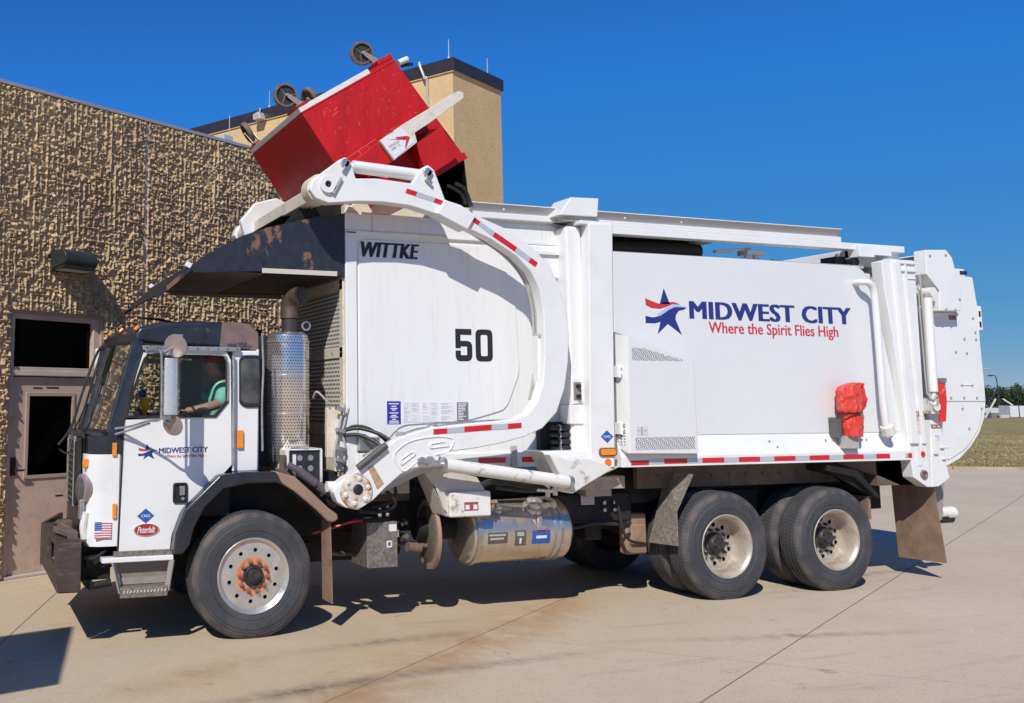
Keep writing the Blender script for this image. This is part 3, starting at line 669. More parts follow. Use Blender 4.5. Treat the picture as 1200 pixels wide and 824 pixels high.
def relief(s0, s1, z0, z1, hole=None, step=0.0082):
    ns = int((s1 - s0) / step); nz = int((z1 - z0) / step)
    S = np.linspace(s0, s1, ns + 1); Zs = np.linspace(z0, z1, nz + 1)
    A, B = np.meshgrid(S, Zs, indexing='ij')
    p = 0.046; q = 0.044
    A2 = A + 0.008 * np.sin(B * 9 + A * 3) + 0.004 * np.sin(B * 31)
    ci = np.floor(A2 / p).astype(int); H = np.zeros_like(A) + 0.004
    def hsh(i, j, k):
        v = np.sin(i * 127.1 + j * 311.7 + k * 74.7) * 43758.5453; return v - np.floor(v)
    off = 0.7 * hsh(ci, 0 * ci, 9)
    cj = np.floor(B / q + off).astype(int)
    for di in (-1, 0, 1):
        for dj in (-1, 0, 1):
            i = ci + di; of = 0.7 * hsh(i, 0 * i, 9); j = np.floor(B / q + of).astype(int) + dj
            cx = (i + 0.5 + 0.30 * (hsh(i, j, 1) - .5)) * p; cz = (j + 0.5 - of + 0.55 * (hsh(i, j, 2) - .5)) * q
            r = 0.013 + 0.012 * hsh(i, j, 3); am = 0.018 + 0.046 * hsh(i, j, 4)
            am = np.where(hsh(i, j, 8) < 0.30, 0.003, am)
            tx = (hsh(i, j, 5) - .5) * 1.5; tz = (hsh(i, j, 6) - .5) * 1.5
            dx = (A2 - cx) / r; dz = (B - cz) / (r * (0.75 + 0.5 * hsh(i, j, 7)))
            ca_, sa_ = np.cos(hsh(i, j, 10) * 1.2 - .6), np.sin(hsh(i, j, 10) * 1.2 - .6)
            ex = ca_ * dx + sa_ * dz; ez = -sa_ * dx + ca_ * dz
            edge = np.clip((1.12 - np.maximum(np.abs(ex), np.abs(ez))) * 3.2, 0, 1)
            bmp = am * edge * np.clip(0.72 + 0.30 * (tx * ex + tz * ez), 0.1, 1.15)
            H = np.maximum(H, bmp)
    P2_ = 0.075
    fx = np.abs((A / P2_) - np.round(A / P2_)) * P2_; fin = hsh(np.round(A / P2_).astype(int), np.floor(B / .10).astype(int), 12)
    H = np.where((fx < 0.0052) & (fin > .50), np.maximum(H, 0.030 + .020 * fin), H)       # thin broken fins between the ribs
    fz = np.abs((B / .078) - np.round(B / .078)) * .078; fn2 = hsh(np.floor(A / .075).astype(int), np.round(B / .078).astype(int), 13)
    H = np.where((fz < 0.0052) & (fn2 > .50), np.maximum(H, 0.022 + .022 * fn2), H)
    H += 0.0030 * rng.standard_normal(H.shape)
    H[0, :] = H[-1, :] = 0; H[:, 0] = H[:, -1] = 0
    V = np.stack([A.ravel(), -H.ravel(), B.ravel()], 1)
    idx = np.arange((ns + 1) * (nz + 1)).reshape(ns + 1, nz + 1)
    a, b_, c_, d_ = idx[:-1, :-1], idx[1:, :-1], idx[1:, 1:], idx[:-1, 1:]
    keep = np.ones(a.shape, bool)
    if hole is not None:
        ca = (A[:-1, :-1] + A[1:, 1:]) / 2; cb = (B[:-1, :-1] + B[1:, 1:]) / 2
        keep = ~((ca > hole[0]) & (ca < hole[1]) & (cb < hole[2]))
    Q = np.stack([a[keep], b_[keep], c_[keep], d_[keep]], 1)
    me = bpy.data.meshes.new('wall_panel'); me.vertices.add(len(V)); me.vertices.foreach_set('co', V.ravel())
    me.loops.add(Q.size); me.loops.foreach_set('vertex_index', Q.ravel().astype(np.int32))
    me.polygons.add(len(Q)); me.polygons.foreach_set('loop_start', np.arange(0, Q.size, 4, dtype=np.int32)); me.update()
    me.materials.append(ROUGH); o = bpy.data.objects.new('wall_panel', me); col.objects.link(o); o.parent = bld
    return o
relief(-1.3, 1.755, 0.0, 5.46, (DS0 - .03, DS1 + .03, DZ + .03))
relief(1.795, 4.195, 0.0, 5.46)
relief(4.235, 6.7, 0.0, 5.46, step=0.016)
relief(6.74, 9.5, 0.0, 5.46, step=0.03)
for s_ in (1.775, 4.215, 6.72): box('panel_joint', (s_ - .018, s_ + .018, -0.006, 0.02, 0, 5.46), MULL, bld)
box('roof_coping', (-3.02, 9.62, -0.03, 0.34, 5.47, 5.51), mat('coping_metal', (0.50, 0.46, 0.42), 0.4, metal=.4), bld)
box('roof', (-3.0, 9.6, 0.3, 6.5, 5.25, 5.42), PLAINC, bld)
MB().box(-3.0, -2.75, 0.3, 6.5, 0, 5.25).box(9.35, 9.6, 0.3, 6.5, 0, 5.25).box(-2.75, 9.35, 6.25, 6.5, 0, 5.25).build('side_wall', PLAINC, bld)
# door with transom
MB().holed(rect(DS0, DS1, 0, DZ), [rect(0.0, 1.06, 2.30, 2.84), rect(0.0, 1.06, 0.02, 2.20)], 0.03, 0.16).build('door_frame', MAUVE, bld, bev=0.006)
box('transom_bar', (-0.01, 1.07, 0.018, 0.04, 2.205, 2.262), MULL, bld, bev=.004)
box('transom_window', (0.0, 1.06, 0.10, 0.112, 2.30, 2.84), DOORGL, bld)
dr = MB().holed(rect(0.008, 1.052, 0.03, 2.19), [rect(0.22, 0.82, 1.08, 1.99)], 0.07, 0.12).build('door', MAUVE, bld, bev=.004)
MB().holed(rect(0.195, 0.845, 1.055, 2.015), [rect(0.235, 0.805, 1.095, 1.975)], 0.056, 0.072).build('window_trim', mat('dusty_trim', (0.40, 0.30, 0.25), 0.6), dr, bev=.003)
MB().box(0.235, 0.805, 0.09, 0.10, 1.095, 1.975).build('pane', DOORGL, dr)
MB().box(0.02, 0.085, 0.052, 0.072, 1.10, 1.30).cyl((0.055, 0.05, 1.16), (0.055, 0.0, 1.16), 0.012).box(0.05, 0.16, -0.01, 0.008, 1.15, 1.172).build('handle', mat('dark_lock', (.08, .06, .055), .4, metal=.7), dr, bev=.003)
for bx_ in ((0.28, 0.40, 2.06, 2.075), (0.46, 0.62, 2.065, 2.08), (0.62, 0.72, 0.84, 0.855)): MB().box(bx_[0], bx_[1], 0.066, 0.072, bx_[2], bx_[3]).build('scar', DARKIN, dr)
box('threshold', (-0.05, 1.14, 0.0, 0.2, 0.003, 0.03), MULL, bld, bev=.004)
box('dark_room', (-0.4, 1.6, 0.9, 0.95, 0.0, 3.1), DARKIN, bld)
MB().box(-0.4, -.36, 0.31, 0.9, 0, 3.1).box(1.56, 1.6, .31, .9, 0, 3.1).box(-.4, 1.6, .31, .9, 3.1, 3.14).build('lobby', DARKIN, bld)
# wall lamp
lmp = rooted('wall_lamp', 'dark bronze half-cylinder wall light above the door', 'wall light', (WP[0] + 0.61 * math.cos(R(WA)), WP[1] + 0.61 * math.sin(R(WA)), 3.53), WA)
BRZ = mat('dark_bronze', (0.06, 0.065, 0.06), 0.35, metal=0.5, var=0.2)
pr = [(-0.06, -0.115), (-0.20, -0.115)] + [(-0.20 - 0.115 * math.sin(R(a)) * .9, -0.0 - 0.115 * math.cos(R(a))) for a in range(10, 180, 15)] + [(-0.18, 0.115), (-0.06, 0.115)]
MB().prism([(p[0], p[1]) for p in pr], -0.22, 0.22, 'x').build('lamp_housing', BRZ, lmp, bev=.01)
MB().box(-.23, .23, -0.07, 0.0, -0.125, 0.125).build('back_plate', BRZ, lmp, bev=.006)
MB().box(-.19, .19, -0.24, -0.08, -0.122, -0.114).build('lens', mat('frosted_lens', (.5, .52, .5), .3), lmp)
MB().prism([(-0.07, -0.10), (-0.29, -0.06), (-0.29, 0.06), (-0.07, 0.10)], -0.232, -0.221, 'x').build('end_cap', BRZ, lmp, bev=.003)

lmp.scale = (1.0, 1.1, 1.0)

# ================================================================ BEIGE TOWER
twr = rooted('beige_tower', 'tall beige stucco block with a dark brown roof edge', 'building', (9.14, 9.25, 0), WA)
STUC = mat('beige_stucco', (0.66, 0.46, 0.24), 0.93, var=0.07, vs=1.5, dirt=0.3, dcol=(0.34, 0.22, 0.115), dscale=9, dlo=0.5, dhi=0.7, bump=0.5, bscale=28, bdist=0.02, spec=.15)
FASC = mat('dark_brown_fascia', (0.032, 0.024, 0.030), 0.45, var=0.1)
box('wall', (0, 1.86, 0, 12, 0, 8.58), STUC, twr)
box('fascia', (-0.05, 1.91, -0.05, 12.05, 8.56, 8.82), FASC, twr, bev=.01)
box('drip_edge', (-0.03, 1.89, -0.03, 12.03, 8.53, 8.56), STUC, twr)
GALV = mat('galvanised_conduit', (.55, .52, .46), .45, metal=.3)
MB().path([(-0.10, 0.75, 8.87), (-0.13, 0.70, 8.75), (-0.10, 0.62, 8.5), (-0.04, 0.60, 8.3), (-0.04, 0.60, 6.0), (-0.04, 0.60, 2.0)], 0.028).build('conduit', GALV, twr)
for i, (x, y, h) in enumerate(((0.02, 0.1, 0.42), (1.5, 0.1, 0.42), (0.0, 5.15, 0.42))):
    MB().cyl((x, y, 8.80), (x, y, 8.82 + h), 0.011, 0.006, 8).cyl((x, y, 8.82), (x, y, 8.87), .03).build('lightning_rod', GALV, twr)
ant = rooted('roof_junction_box', 'small grey box with a thin mast on the parapet beside the tower', 'junction box', (WP[0] + 3.55 * math.cos(R(WA)) - .2, WP[1] + 3.55 * math.sin(R(WA)) + .35, 5.42), WA)
MB().box(-.09, .09, -.06, .06, .12, .30).box(-.05, -.02, -.02, .02, 0, .12).box(.03, .06, -.02, .02, 0, .12).build('box', mat('grey_metal_box', (.42, .45, .48), .5), ant, bev=.01)
MB().cyl((.07, 0, .3), (.07, 0, .62), .007, n=6).build('mast', GALV, ant)
fl = rooted('roof_floodlight', 'small grey floodlight on the tower roof edge, left of the bin casters', 'floodlight', (9.14 - 5.3 * math.sin(R(WA)) - .12, 9.25 + 5.3 * math.cos(R(WA)), 8.55), WA)
MB().prism([(-.14, -.02), (.10, -.02), (.12, .12), (-.06, .16)], -.13, .13, 'x').build('housing', GALV, fl, bev=.01)
MB().cyl((0, 0, .14), (0, 0, .28), .015).box(-.02, .02, 0, .12, 0, .04).build('bracket', GALV, fl)

# ================================================================ FAR RIGHT BACKGROUND
def VP_(depth, px, z):      # a place seen to the right of the truck, at a given distance along the view
    f2 = Vector((math.cos(yaw), math.sin(yaw))); r2 = Vector((math.sin(yaw), -math.cos(yaw)))
    q = Vector((0, -8.0)) + f2 * depth + r2 * ((px - 360) / 1174 * depth); return (q.x, q.y, z)
LEAF = mat('tree_foliage', (0.050, 0.078, 0.028), 0.9, var=0.4, vs=1.2, spec=.15)
BARK = mat('bark', (0.10, 0.075, 0.055), 0.9)
def tree(seed, h, wd):
    r_ = np.random.default_rng(seed); V = []; F = []
    centres = [(r_.normal(0, wd * .26), r_.normal(0, wd * .26), h * r_.uniform(.32, .88)) for _ in range(22)]
    for c_ in centres:
        rr = wd * r_.uniform(.14, .26)
        for _ in range(70):
            d = r_.normal(0, 1, 3); d = d / np.linalg.norm(d) * rr * r_.uniform(.5, 1.05)
            p = np.array(c_) + d; u = r_.normal(0, 1, 3); u /= np.linalg.norm(u); v = np.cross(u, r_.normal(0, 1, 3)); v /= np.linalg.norm(v); s_ = .16
            o_ = len(V); V += [tuple(p - u * s_), tuple(p + v * s_ * .6), tuple(p + u * s_), tuple(p - v * s_ * .6)]; F.append((o_, o_ + 1, o_ + 2, o_ + 3))
    return V, F
protos = []
for k in range(3):
    V, F = tree(40 + k, 3.9, 4.6); m_ = MB(); m_.V = V; m_.F = F; m_.S = [False] * len(F)
    protos.append(m_)
row = [(1150, 139, .95), (1166, 141, 1.0), (1183, 140, 1.02), (1199, 143, .9), (1219, 138, 1.1), (1241, 141, 1.0), (1266, 144, 1.15), (1295, 139, .95), (1330, 141, 1.0)]
tm = {}
places = ['half hidden by the tail of the truck', 'just right of the truck tail', 'behind the tall lamp post', 'at the right edge of the photo']
for i, (px, dep, s_) in enumerate(row):
    t_ = bpy.data.objects.new('tree', None); col.objects.link(t_); t_.location = VP_(dep, px, 0); t_.scale = (s_, s_, s_); t_.rotation_euler = (0, 0, i * 1.3)
    t_['category'] = 'tree'; t_['group'] = 'distant trees beyond the lawn'; ORG[t_.name] = Vector((0, 0, 0))
    t_['label'] = ('dark green distant tree ' + places[i]) if i < 4 else 'distant dark green tree in the row beyond the lawn, outside the picture on the right'
    k = i % 3
    if k not in tm:
        c_ = protos[k].build('crown', LEAF, t_, nrm=False); tr_ = MB().cyl((0, 0, -.1), (.1, 0, 1.6), .16, .10, 8).path([(.1, 0, 1.5), (.5, .2, 2.3), (.8, .3, 3.0)], .05, 5).path([(.08, 0, 1.4), (-.4, -.2, 2.1), (-.9, -.1, 2.7)], .05, 5).build('trunk', BARK, t_)
        tm[k] = (c_.data, tr_.data)
    else:
        for nm, d_ in zip(('crown', 'trunk'), tm[k]):
            o = bpy.data.objects.new(nm, d_); col.objects.link(o); o.parent = t_
DKM = mat('dark_post_metal', (.05, .055, .07), .5, metal=.5)
lp = VP_(128, 1176, 0); pl = thing('lamp_post', 'tall dark lamp post with a short arm on the far lawn edge', 'lamp post', lp)
MB().cyl(lp, (lp[0], lp[1], 3.9), .11, .08, 8).build('pole', DKM, pl)
MB().path([(lp[0], lp[1], 3.85), (lp[0] - .1, lp[1], 4.6), (lp[0] - .25, lp[1] + .05, 5.15), (lp[0] - .9, lp[1] + .3, 5.2)], .06, 6).build('arm', DKM, pl)
MB().obox((lp[0] - .85, lp[1] + .28, 5.16), (.5, .25, .14)).build('lamp_head', DKM, pl)
fr_ = VP_(112, 1130, 0); fe = thing('security_fence', 'thin dark rail fence running across behind the lawn', 'fence', fr_)
for k in range(8):
    q = VP_(112, 1130 + k * 34.5, 0); MB().cyl(q, (q[0], q[1], 3.05), .05, n=6).build('post', DKM, fe)
for z in (3.0,):
    MB().beam(VP_(112, 1130, z), VP_(112, 1400, z), .07, .09).build('rail', DKM, fe)
PW = mat('pale_far_wall', (.52, .54, .55), .7)
def farbox(name, label, cat, px0, px1, z0, z1, dep, m, th=1.0):
    a = Vector(VP_(dep, px0, 0)); b_ = Vector(VP_(dep, px1, 0)); u = (b_ - a).normalized(); v = Vector((-u.y, u.x, 0))
    V = [tuple(p + Vector((0, 0, z))) for z in (z0, z1) for p in (a, b_, b_ + v * th, a + v * th)]
    o = MB().add(V, [(0, 1, 2, 3), (4, 5, 6, 7), (0, 1, 5, 4), (1, 2, 6, 5), (2, 3, 7, 6), (3, 0, 4, 7)]).build(name, m, bev=.03)
    return tag(o, label, cat)
farbox('low_wall', 'long pale grey low wall in front of the far trees', 'wall', 1120, 1188, 0, 1.05, 124, PW)
farbox('utility_cabinet', 'white utility box beyond the lawn at the right edge of the photo', 'cabinet', 1188.5, 1206, 0, 1.35, 118, mat('far_white', (.62, .63, .64), .6), 2)
farbox('concrete_block', 'small dark grey concrete block on the far lawn edge', 'block', 1166, 1175, 0, .62, 110, mat('far_grey', (.17, .17, .175), .8), 1.2)
farbox('rubble_heap', 'low pale heap lying between the grey block and the white box', 'heap', 1176.5, 1187, 0, .38, 111, mat('far_pale', (.5, .48, .44), .8), 1.0)
for (p0, z0_, p1, z1_, lab) in ((1158, 0.1, 1172.5, 2.15, 'white strut leaning right, beside the tail of the truck'), (1181, 2.15, 1192, 1.45, 'short white strut sloping down towards the white utility box')):
    o = MB().beam(VP_(108, p0, z0_), VP_(108, p1, z1_), .10, .14).build('white_strut', mat('strut_white', (.62, .62, .6), .6))
    tag(o, lab, 'strut')

# added board, out of view on the left, shaped to throw the shadow by the door
sp_ = (-1.35, -4.45, 0); sb = thing('shadow_board', 'added board on two posts, out of view on the left, shaped to cast a shadow on the slabs', 'board', sp_)
offs = lambda x, y, z: (x - 0.66 * z, y - 0.88 * z)
zb, zt = 3.0, 4.45
bx0 = offs(0.72, -0.80, zb); bx1 = offs(-0.75, -1.25, zb)
tilt = (0.976 - 0.696 - .66 * (zt - zb), 0.93 + .80 - 0.88 * (zt - zb))
V = []
for (q, z) in ((bx0, zb), (bx1, zb), (bx1, zt), (bx0, zt)):
    ex = (tilt[0] if z == zt else 0, tilt[1] if z == zt else 0); V.append((q[0] + ex[0], q[1] + ex[1], z))
MB().quad(*V, 0.05).build('board', MAUVE, sb)
for s_ in (.25, .8):
    q = Vector(V[1]).lerp(Vector(V[0]), s_ * .7); MB().cyl((q.x, q.y, 0), (q.x, q.y, zb + .3), .04).build('post', DKM, sb)

# ================================================================ GARBAGE TRUCK
TR = thing('garbage_truck', 'white front-loading garbage truck lifting a red bin over its black cab guard', 'garbage truck', (5.5, 1.2, 0))
X_ = Vector((1, 0, 0))
W2 = 2.40     # far side of the body

# ---- chassis
fr = MB()
for y0 in (0.72, 1.58): fr.box(1.35, 10.0, y0, y0 + 0.09, 0.70, 1.00)
for x in (1.5, 3.4, 4.6, 6.2, 7.9, 9.4): fr.box(x, x + .12, .80, 1.6, .74, .96)
fr.build('frame_rail', FRAME, TR, bev=.01)
box('subframe', (3.3, 9.7, .62, 1.78, 1.0, 1.12), FRAME, TR)
box('engine_block', (1.5, 3.0, .82, 1.58, .45, 1.25), FRAME, TR, bev=.05)
box('transmission', (3.0, 4.1, .92, 1.48, .42, .90), FRAME, TR, bev=.08)
MB().cyl((4.1, 1.2, .72), (7.0, 1.2, .60), .06).build('drive_shaft', FRAME, TR)
MB().box(1.35, 3.2, .35, 2.05, 1.0, 1.30).build('cab_floor', FRAME, TR)
for x, z in ((7.152, .505), (8.545, .515)):
    ax = MB().cyl((x, .55, z), (x, 1.85, z), .085).lathe([(0, -.24), (.14, -.20), (.24, -.06), (.24, .06), (.14, .2), (0, .24)], (x, 1.2, z), (0, 1, 0), 20)
    ax.build('rear_axle', DUSTY, TR)
MB().box(6.95, 8.75, .62, .74, .58, .70).box(7.6, 8.1, .58, .78, .5, 1.0).build('suspension_beam', FRAME, TR, bev=.02)
MB().cyl((2.332, .3, .48), (2.332, 2.1, .48), .06).box(2.2, 2.46, .5, .62, .42, .62).box(1.6, 3.1, .74, .82, .58, .64).build('front_axle', FRAME, TR)
MB().box(5.55, 5.75, .5, .8, .60, .95).box(5.9, 6.1, .55, .8, .55, .9).build('air_tank_bracket', FRAME, TR, bev=.02)
MB().box(6.33, 6.58, .48, .60, .40, .80).box(6.36, 6.55, .44, .48, .50, .70).build('brake_chamber_guard', FLAPM, TR, bev=.02)
box('battery_carrier', (5.45, 6.35, .40, .72, .74, 1.02), FRAME, TR, bev=.02)
box('id_plate', (5.755, 5.905, .385, .398, .915, 1.02), mat('pinkish_plate', (.55, .50, .50), .5), TR)
MB().box(5.775, 5.885, .383, .386, .965, .972).box(5.775, 5.86, .383, .386, .985, .992).box(5.775, 5.885, .383, .386, .935, .945).build('print', INKPR, TR, kind='stuff')
bolts(TR, [(6.02 + .12 * i, .39, .86 + .07 * j) for i in (0, 1) for j in (0, 1)], .022, (0, -1, 0))
MB().path([(5.3, .35, .95), (5.6, .36, .72), (5.9, .36, .74), (6.3, .38, .70)], .018).path([(6.15, .36, .95), (6.22, .34, .60), (6.45, .36, .52)], .014).build('air_line', RUBBER, TR)
MB().box(5.55, 6.12, .18, .62, 1.08, 1.20).box(5.75, 6.05, .30, .60, 1.0, 1.08).build('body_mount', mat('grimy_tan_mount', (.44, .38, .30), .6, dirt=.6, dcol=(.2, .14, .09), dscale=6), TR, bev=.01)
box('skid_rail', (6.35, 9.5, .30, .36, 1.06, 1.28), DUSTY, TR)
bolts(TR, [(6.6 + .22 * i, .30, 1.17) for i in range(13)], .018, (0, -1, 0), m=DUSTY)

# ---- wheels
def tyre_mb(Rr, W, drive):
    p = []
    # profile runs outer bead -> outer sidewall -> tread -> inner sidewall ; axis +y, outer face y=0
    p += [(.292, .028), (.300, .012), (.330, .004), (.352, .002), (.356, .006), (.362, .0), (.395, -.004), (.425, -.003), (.431, .003), (.452, .004), (.458, .010), (.470, .011), (.476, .018), (Rr - .018, .026), (Rr - .004, .040)]
    gro = (.075, .125, .175, .215) if not drive else (.068, .118, .165, .212)
    y = .040
    for g in gro:
        p += [(Rr, g - .009), (Rr - .018, g - .006), (Rr - .018, g + .006), (Rr, g + .009)]
    p += [(Rr - .004, W - .040), (Rr - .018, W - .026), (.47, W - .01), (.40, W + .004), (.34, W - .004), (.292, W - .03)]
    return MB().lathe(p, (0, 0, 0), (0, 1, 0), 72)
def flatten(mb, z0):
    out = []
    for (x, y, z) in mb.V:
        if z < z0: 
            k = z0 - z; z = z0; y = y + (-1 if y < .14 else 1) * k * .5
        out.append((x, y, z))
    mb.V = out; return mb
def tread_material():
    m = mat('tread_rubber', (0.046, 0.048, 0.054), 0.70, var=0.25, vs=5, dirt=0.5, dcol=(0.13, 0.105, 0.09), dscale=4.0, dlo=0.48, dhi=0.78)
    t = m.node_tree; n = t.nodes; L = t.links; b = [q for q in n if q.type == 'BSDF_PRINCIPLED'][0]
    tc = n.new('ShaderNodeTexCoord'); sp = n.new('ShaderNodeSeparateXYZ'); L.new(tc.outputs['Object'], sp.inputs[0])
    def M_(op, a, bb=None):
        q = n.new('ShaderNodeMath'); q.operation = op
        for i, v in enumerate((a, bb)):
            if v is None: continue
            if isinstance(v, (int, float)): q.inputs[i].default_value = v
            else: L.new(v, q.inputs[i])
        return q.outputs[0]
    ang = M_('MULTIPLY', M_('ARCTAN2', sp.outputs[2], sp.outputs[0]), 14.0)
    sip = M_('LESS_THAN', M_('FRACT', M_('ADD', ang, M_('MULTIPLY', sp.outputs[1], 3.0))), 0.12)
    rad = M_('SQRT', M_('ADD', M_('MULTIPLY', sp.outputs[0], sp.outputs[0]), M_('MULTIPLY', sp.outputs[2], sp.outputs[2])))
    on = M_('MULTIPLY', sip, M_('GREATER_THAN', rad, 0.505))
    # small raised lettering ring on the sidewall
    ring = M_('MULTIPLY', M_('GREATER_THAN', rad, .385), M_('LESS_THAN', rad, .418))
    lt = M_('MULTIPLY', ring, M_('GREATER_THAN', M_('SINE', M_('MULTIPLY', ang, 5.0)), 0.2))
    lt = M_('MULTIPLY', lt, M_('GREATER_THAN', M_('SINE', M_('MULTIPLY', ang, 0.214)), 0.0))
    # brown scrub band round the shoulder of the sidewall, dark sipes, dust caught beside them
    band_ = M_('MULTIPLY', M_('GREATER_THAN', rad, .462), M_('LESS_THAN', rad, .508))
    bc = b.inputs['Base Color'].links[0].from_socket
    nz = n.new('ShaderNodeTexNoise'); nz.inputs['Scale'].default_value = 9; nz.inputs['Detail'].default_value = 7; L.new(tc.outputs['Object'], nz.inputs['Vector'])
    m1 = n.new('ShaderNodeMix'); m1.data_type = 'RGBA'; L.new(M_('MULTIPLY', band_, M_('MULTIPLY', M_('MINIMUM', M_('MAXIMUM', M_('MULTIPLY', M_('SUBTRACT', nz.outputs['Fac'], .38), 4.0), 0.0), 1.0), .6)), m1.inputs[0]); L.new(bc, m1.inputs[6]); m1.inputs[7].default_value = (.16, .11, .09, 1)
    m2 = n.new('ShaderNodeMix'); m2.data_type = 'RGBA'; L.new(on, m2.inputs[0]); L.new(m1.outputs[2], m2.inputs[6]); m2.inputs[7].default_value = (.008, .008, .008, 1)
    dst = M_('MULTIPLY', M_('MULTIPLY', M_('LESS_THAN', M_('FRACT', M_('ADD', M_('ADD', ang, .86), M_('MULTIPLY', sp.outputs[1], 3.0))), 0.10), M_('GREATER_THAN', rad, 0.505)), .45)
    m3 = n.new('ShaderNodeMix'); m3.data_type = 'RGBA'; L.new(dst, m3.inputs[0]); L.new(m2.outputs[2], m3.inputs[6]); m3.inputs[7].default_value = (.24, .22, .20, 1)
    L.new(m3.outputs[2], b.inputs['Base Color'])
    bp = n.new('ShaderNodeBump'); bp.inputs['Strength'].default_value = .8; bp.inputs['Distance'].default_value = .008
    L.new(M_('ADD', M_('MULTIPLY', on, -1.0), M_('MULTIPLY', lt, .35)), bp.inputs['Height']); L.new(bp.outputs[0], b.inputs['Normal'])
    return m
TREAD = tread_material()
def steer_wheel(c, Rr):
    loc = Vector(c)
    # rim barrel + dished outward disc, hand holes cut through
    rim = MB().lathe([(.286, .20), (.286, .05), (.300, .02), (.306, .006), (.300, .0), (.288, .006), (.272, .03), (.262, .05)], (0, 0, 0), (0, 1, 0), 48)
    holes = [circ(.196 * math.cos(2 * math.pi * (k + .35) / 10), .196 * math.sin(2 * math.pi * (k + .35) / 10), .0165, 12) for k in range(10)]
    rim.holed(circ(0, 0, .268, 48), holes + [circ(0, 0, .088, 24)], .040, .052)
    o = rim.build('wheel', ALU, TR, origin=loc + Vector((0, 0, 0)))
    return o
def place_mesh(mb, name, m, parent, loc, **k):
    mb.V = [tuple(Vector(v) + Vector(loc)) for v in mb.V]; return mb.build(name, m, parent, origin=loc, **k)
def mk_steer(c, Rr):
    c = Vector(c)
    rim = MB().lathe([(.286, .20), (.286, .05), (.300, .02), (.308, .006), (.302, .0), (.290, .005), (.276, .022), (.262, .034)], (0, 0, 0), (0, 1, 0), 48)
    holes = [circ(.205 * math.cos(2 * math.pi * (k + .35) / 10), .205 * math.sin(2 * math.pi * (k + .35) / 10), .0170, 12) for k in range(10)]
    rim.holed(circ(0, 0, .268, 48), holes + [circ(0, 0, .088, 24)], .030, .042)
    o = place_mesh(rim, 'wheel', ALU, TR, c)
    T = flatten(tyre_mb(Rr, .31, False), -(c.z) + .001); place_mesh(T, 'tyre', TREAD, o, c)
    place_mesh(MB().holed(circ(0, 0, .150, 28), [circ(0, 0, .089, 24)], .026, .031), 'dust_ring', ORANGED, o, c)
    place_mesh(MB().lathe([(.088, .20), (.088, .02), (.082, .0), (.060, -.004), (.060, -.02), (.052, -.03), (.030, -.032), (.030, -.044), (0, -.044)], (0, 0, 0), (0, 1, 0), 20).lathe([(.080, -.002), (.080, -.010), (.070, -.012), (.070, 0)], (0, 0, 0), (0, 1, 0), 10), 'hub', HUBBLK, o, c)
    place_mesh(MB().lathe([(0, .195), (.27, .195), (.27, .199)], (0, 0, 0), (0, 1, 0), 28), 'brake_drum', FRAME, o, c)
    f = None
    for k in range(10):
        a = 2 * math.pi * (k + .9) / 10; p = c + Vector((.120 * math.cos(a), .026, .120 * math.sin(a)))
        if f is None: f = place_mesh(MB().lathe([(0, 0), (.019, 0), (.019, -.018), (.012, -.020), (.011, -.042), (0, -.042)], (0, 0, 0), (0, 1, 0), 6), 'lug_nut', mat('rusty_lug', (.33, .17, .10), .6, metal=.4, var=.3, vs=60), o, p, smooth=False)
        else:
            q = f.copy(); col.objects.link(q); q.location = p - c
    return o
def mk_drive(c, Rr):
    c = Vector(c)
    rim = MB().lathe([(.270, .30), (.262, .20), (.250, .175), (.255, .12), (.272, .05), (.282, .022), (.300, .012), (.308, .004), (.302, .0), (.290, .006), (.280, .018), (.264, .04), (.255, .12), (.250, .17), (.240, .194)], (0, 0, 0), (0, 1, 0), 48)
    holes = [circ(.190 * math.cos(2 * math.pi * (k + .5) / 10), .190 * math.sin(2 * math.pi * (k + .5) / 10), .024, 12) for k in range(10)]
    rim.holed(circ(0, 0, .243, 40), holes + [circ(0, 0, .10, 24)], .190, .202)
    o = place_mesh(rim, 'wheel', RIMW, TR, c)
    T = flatten(tyre_mb(Rr, .27, True), -(c.z) + .001); place_mesh(T, 'tyre', TREAD, o, c)
    T2 = tyre_mb(Rr, .27, True); T2.V = [(x, y + .315, z) for x, y, z in T2.V]; T2 = flatten(T2, -(c.z) + .001); place_mesh(T2, 'tyre', TREAD, o, c)
    place_mesh(MB().lathe([(.118, .32), (.118, .20), (.115, .175), (.098, .165), (.088, .135), (.078, .122), (.052, .120), (.049, .106), (0, .104)], (0, 0, 0), (0, 1, 0), 20), 'hub', HUBBLK, o, c)
    place_mesh(MB().lathe([(0, .60), (.245, .60), (.245, .27), (.0, .27)], (0, 0, 0), (0, 1, 0), 28), 'brake_drum', FRAME, o, c)
    f = None
    for k in range(8):
        a = 2 * math.pi * k / 8; p = c + Vector((.066 * math.cos(a), .122, .066 * math.sin(a)))
        if f is None: f = place_mesh(MB().lathe([(0, 0), (.010, 0), (.010, -.016), (0, -.016)], (0, 0, 0), (0, 1, 0), 6), 'lug_nut', HUBBLK, o, p, smooth=False)
        else:
            q = f.copy(); col.objects.link(q); q.location = p - c
    f = None
    for k in range(10):
        a = 2 * math.pi * k / 10; p = c + Vector((.143 * math.cos(a), .190, .143 * math.sin(a)))
        if f is None: f = place_mesh(MB().lathe([(0, 0), (.017, 0), (.017, -.03), (0, -.03)], (0, 0, 0), (0, 1, 0), 6), 'lug_nut', HUBBLK, o, p, smooth=False)
        else:
            q = f.copy(); col.objects.link(q); q.location = p - c
    return o
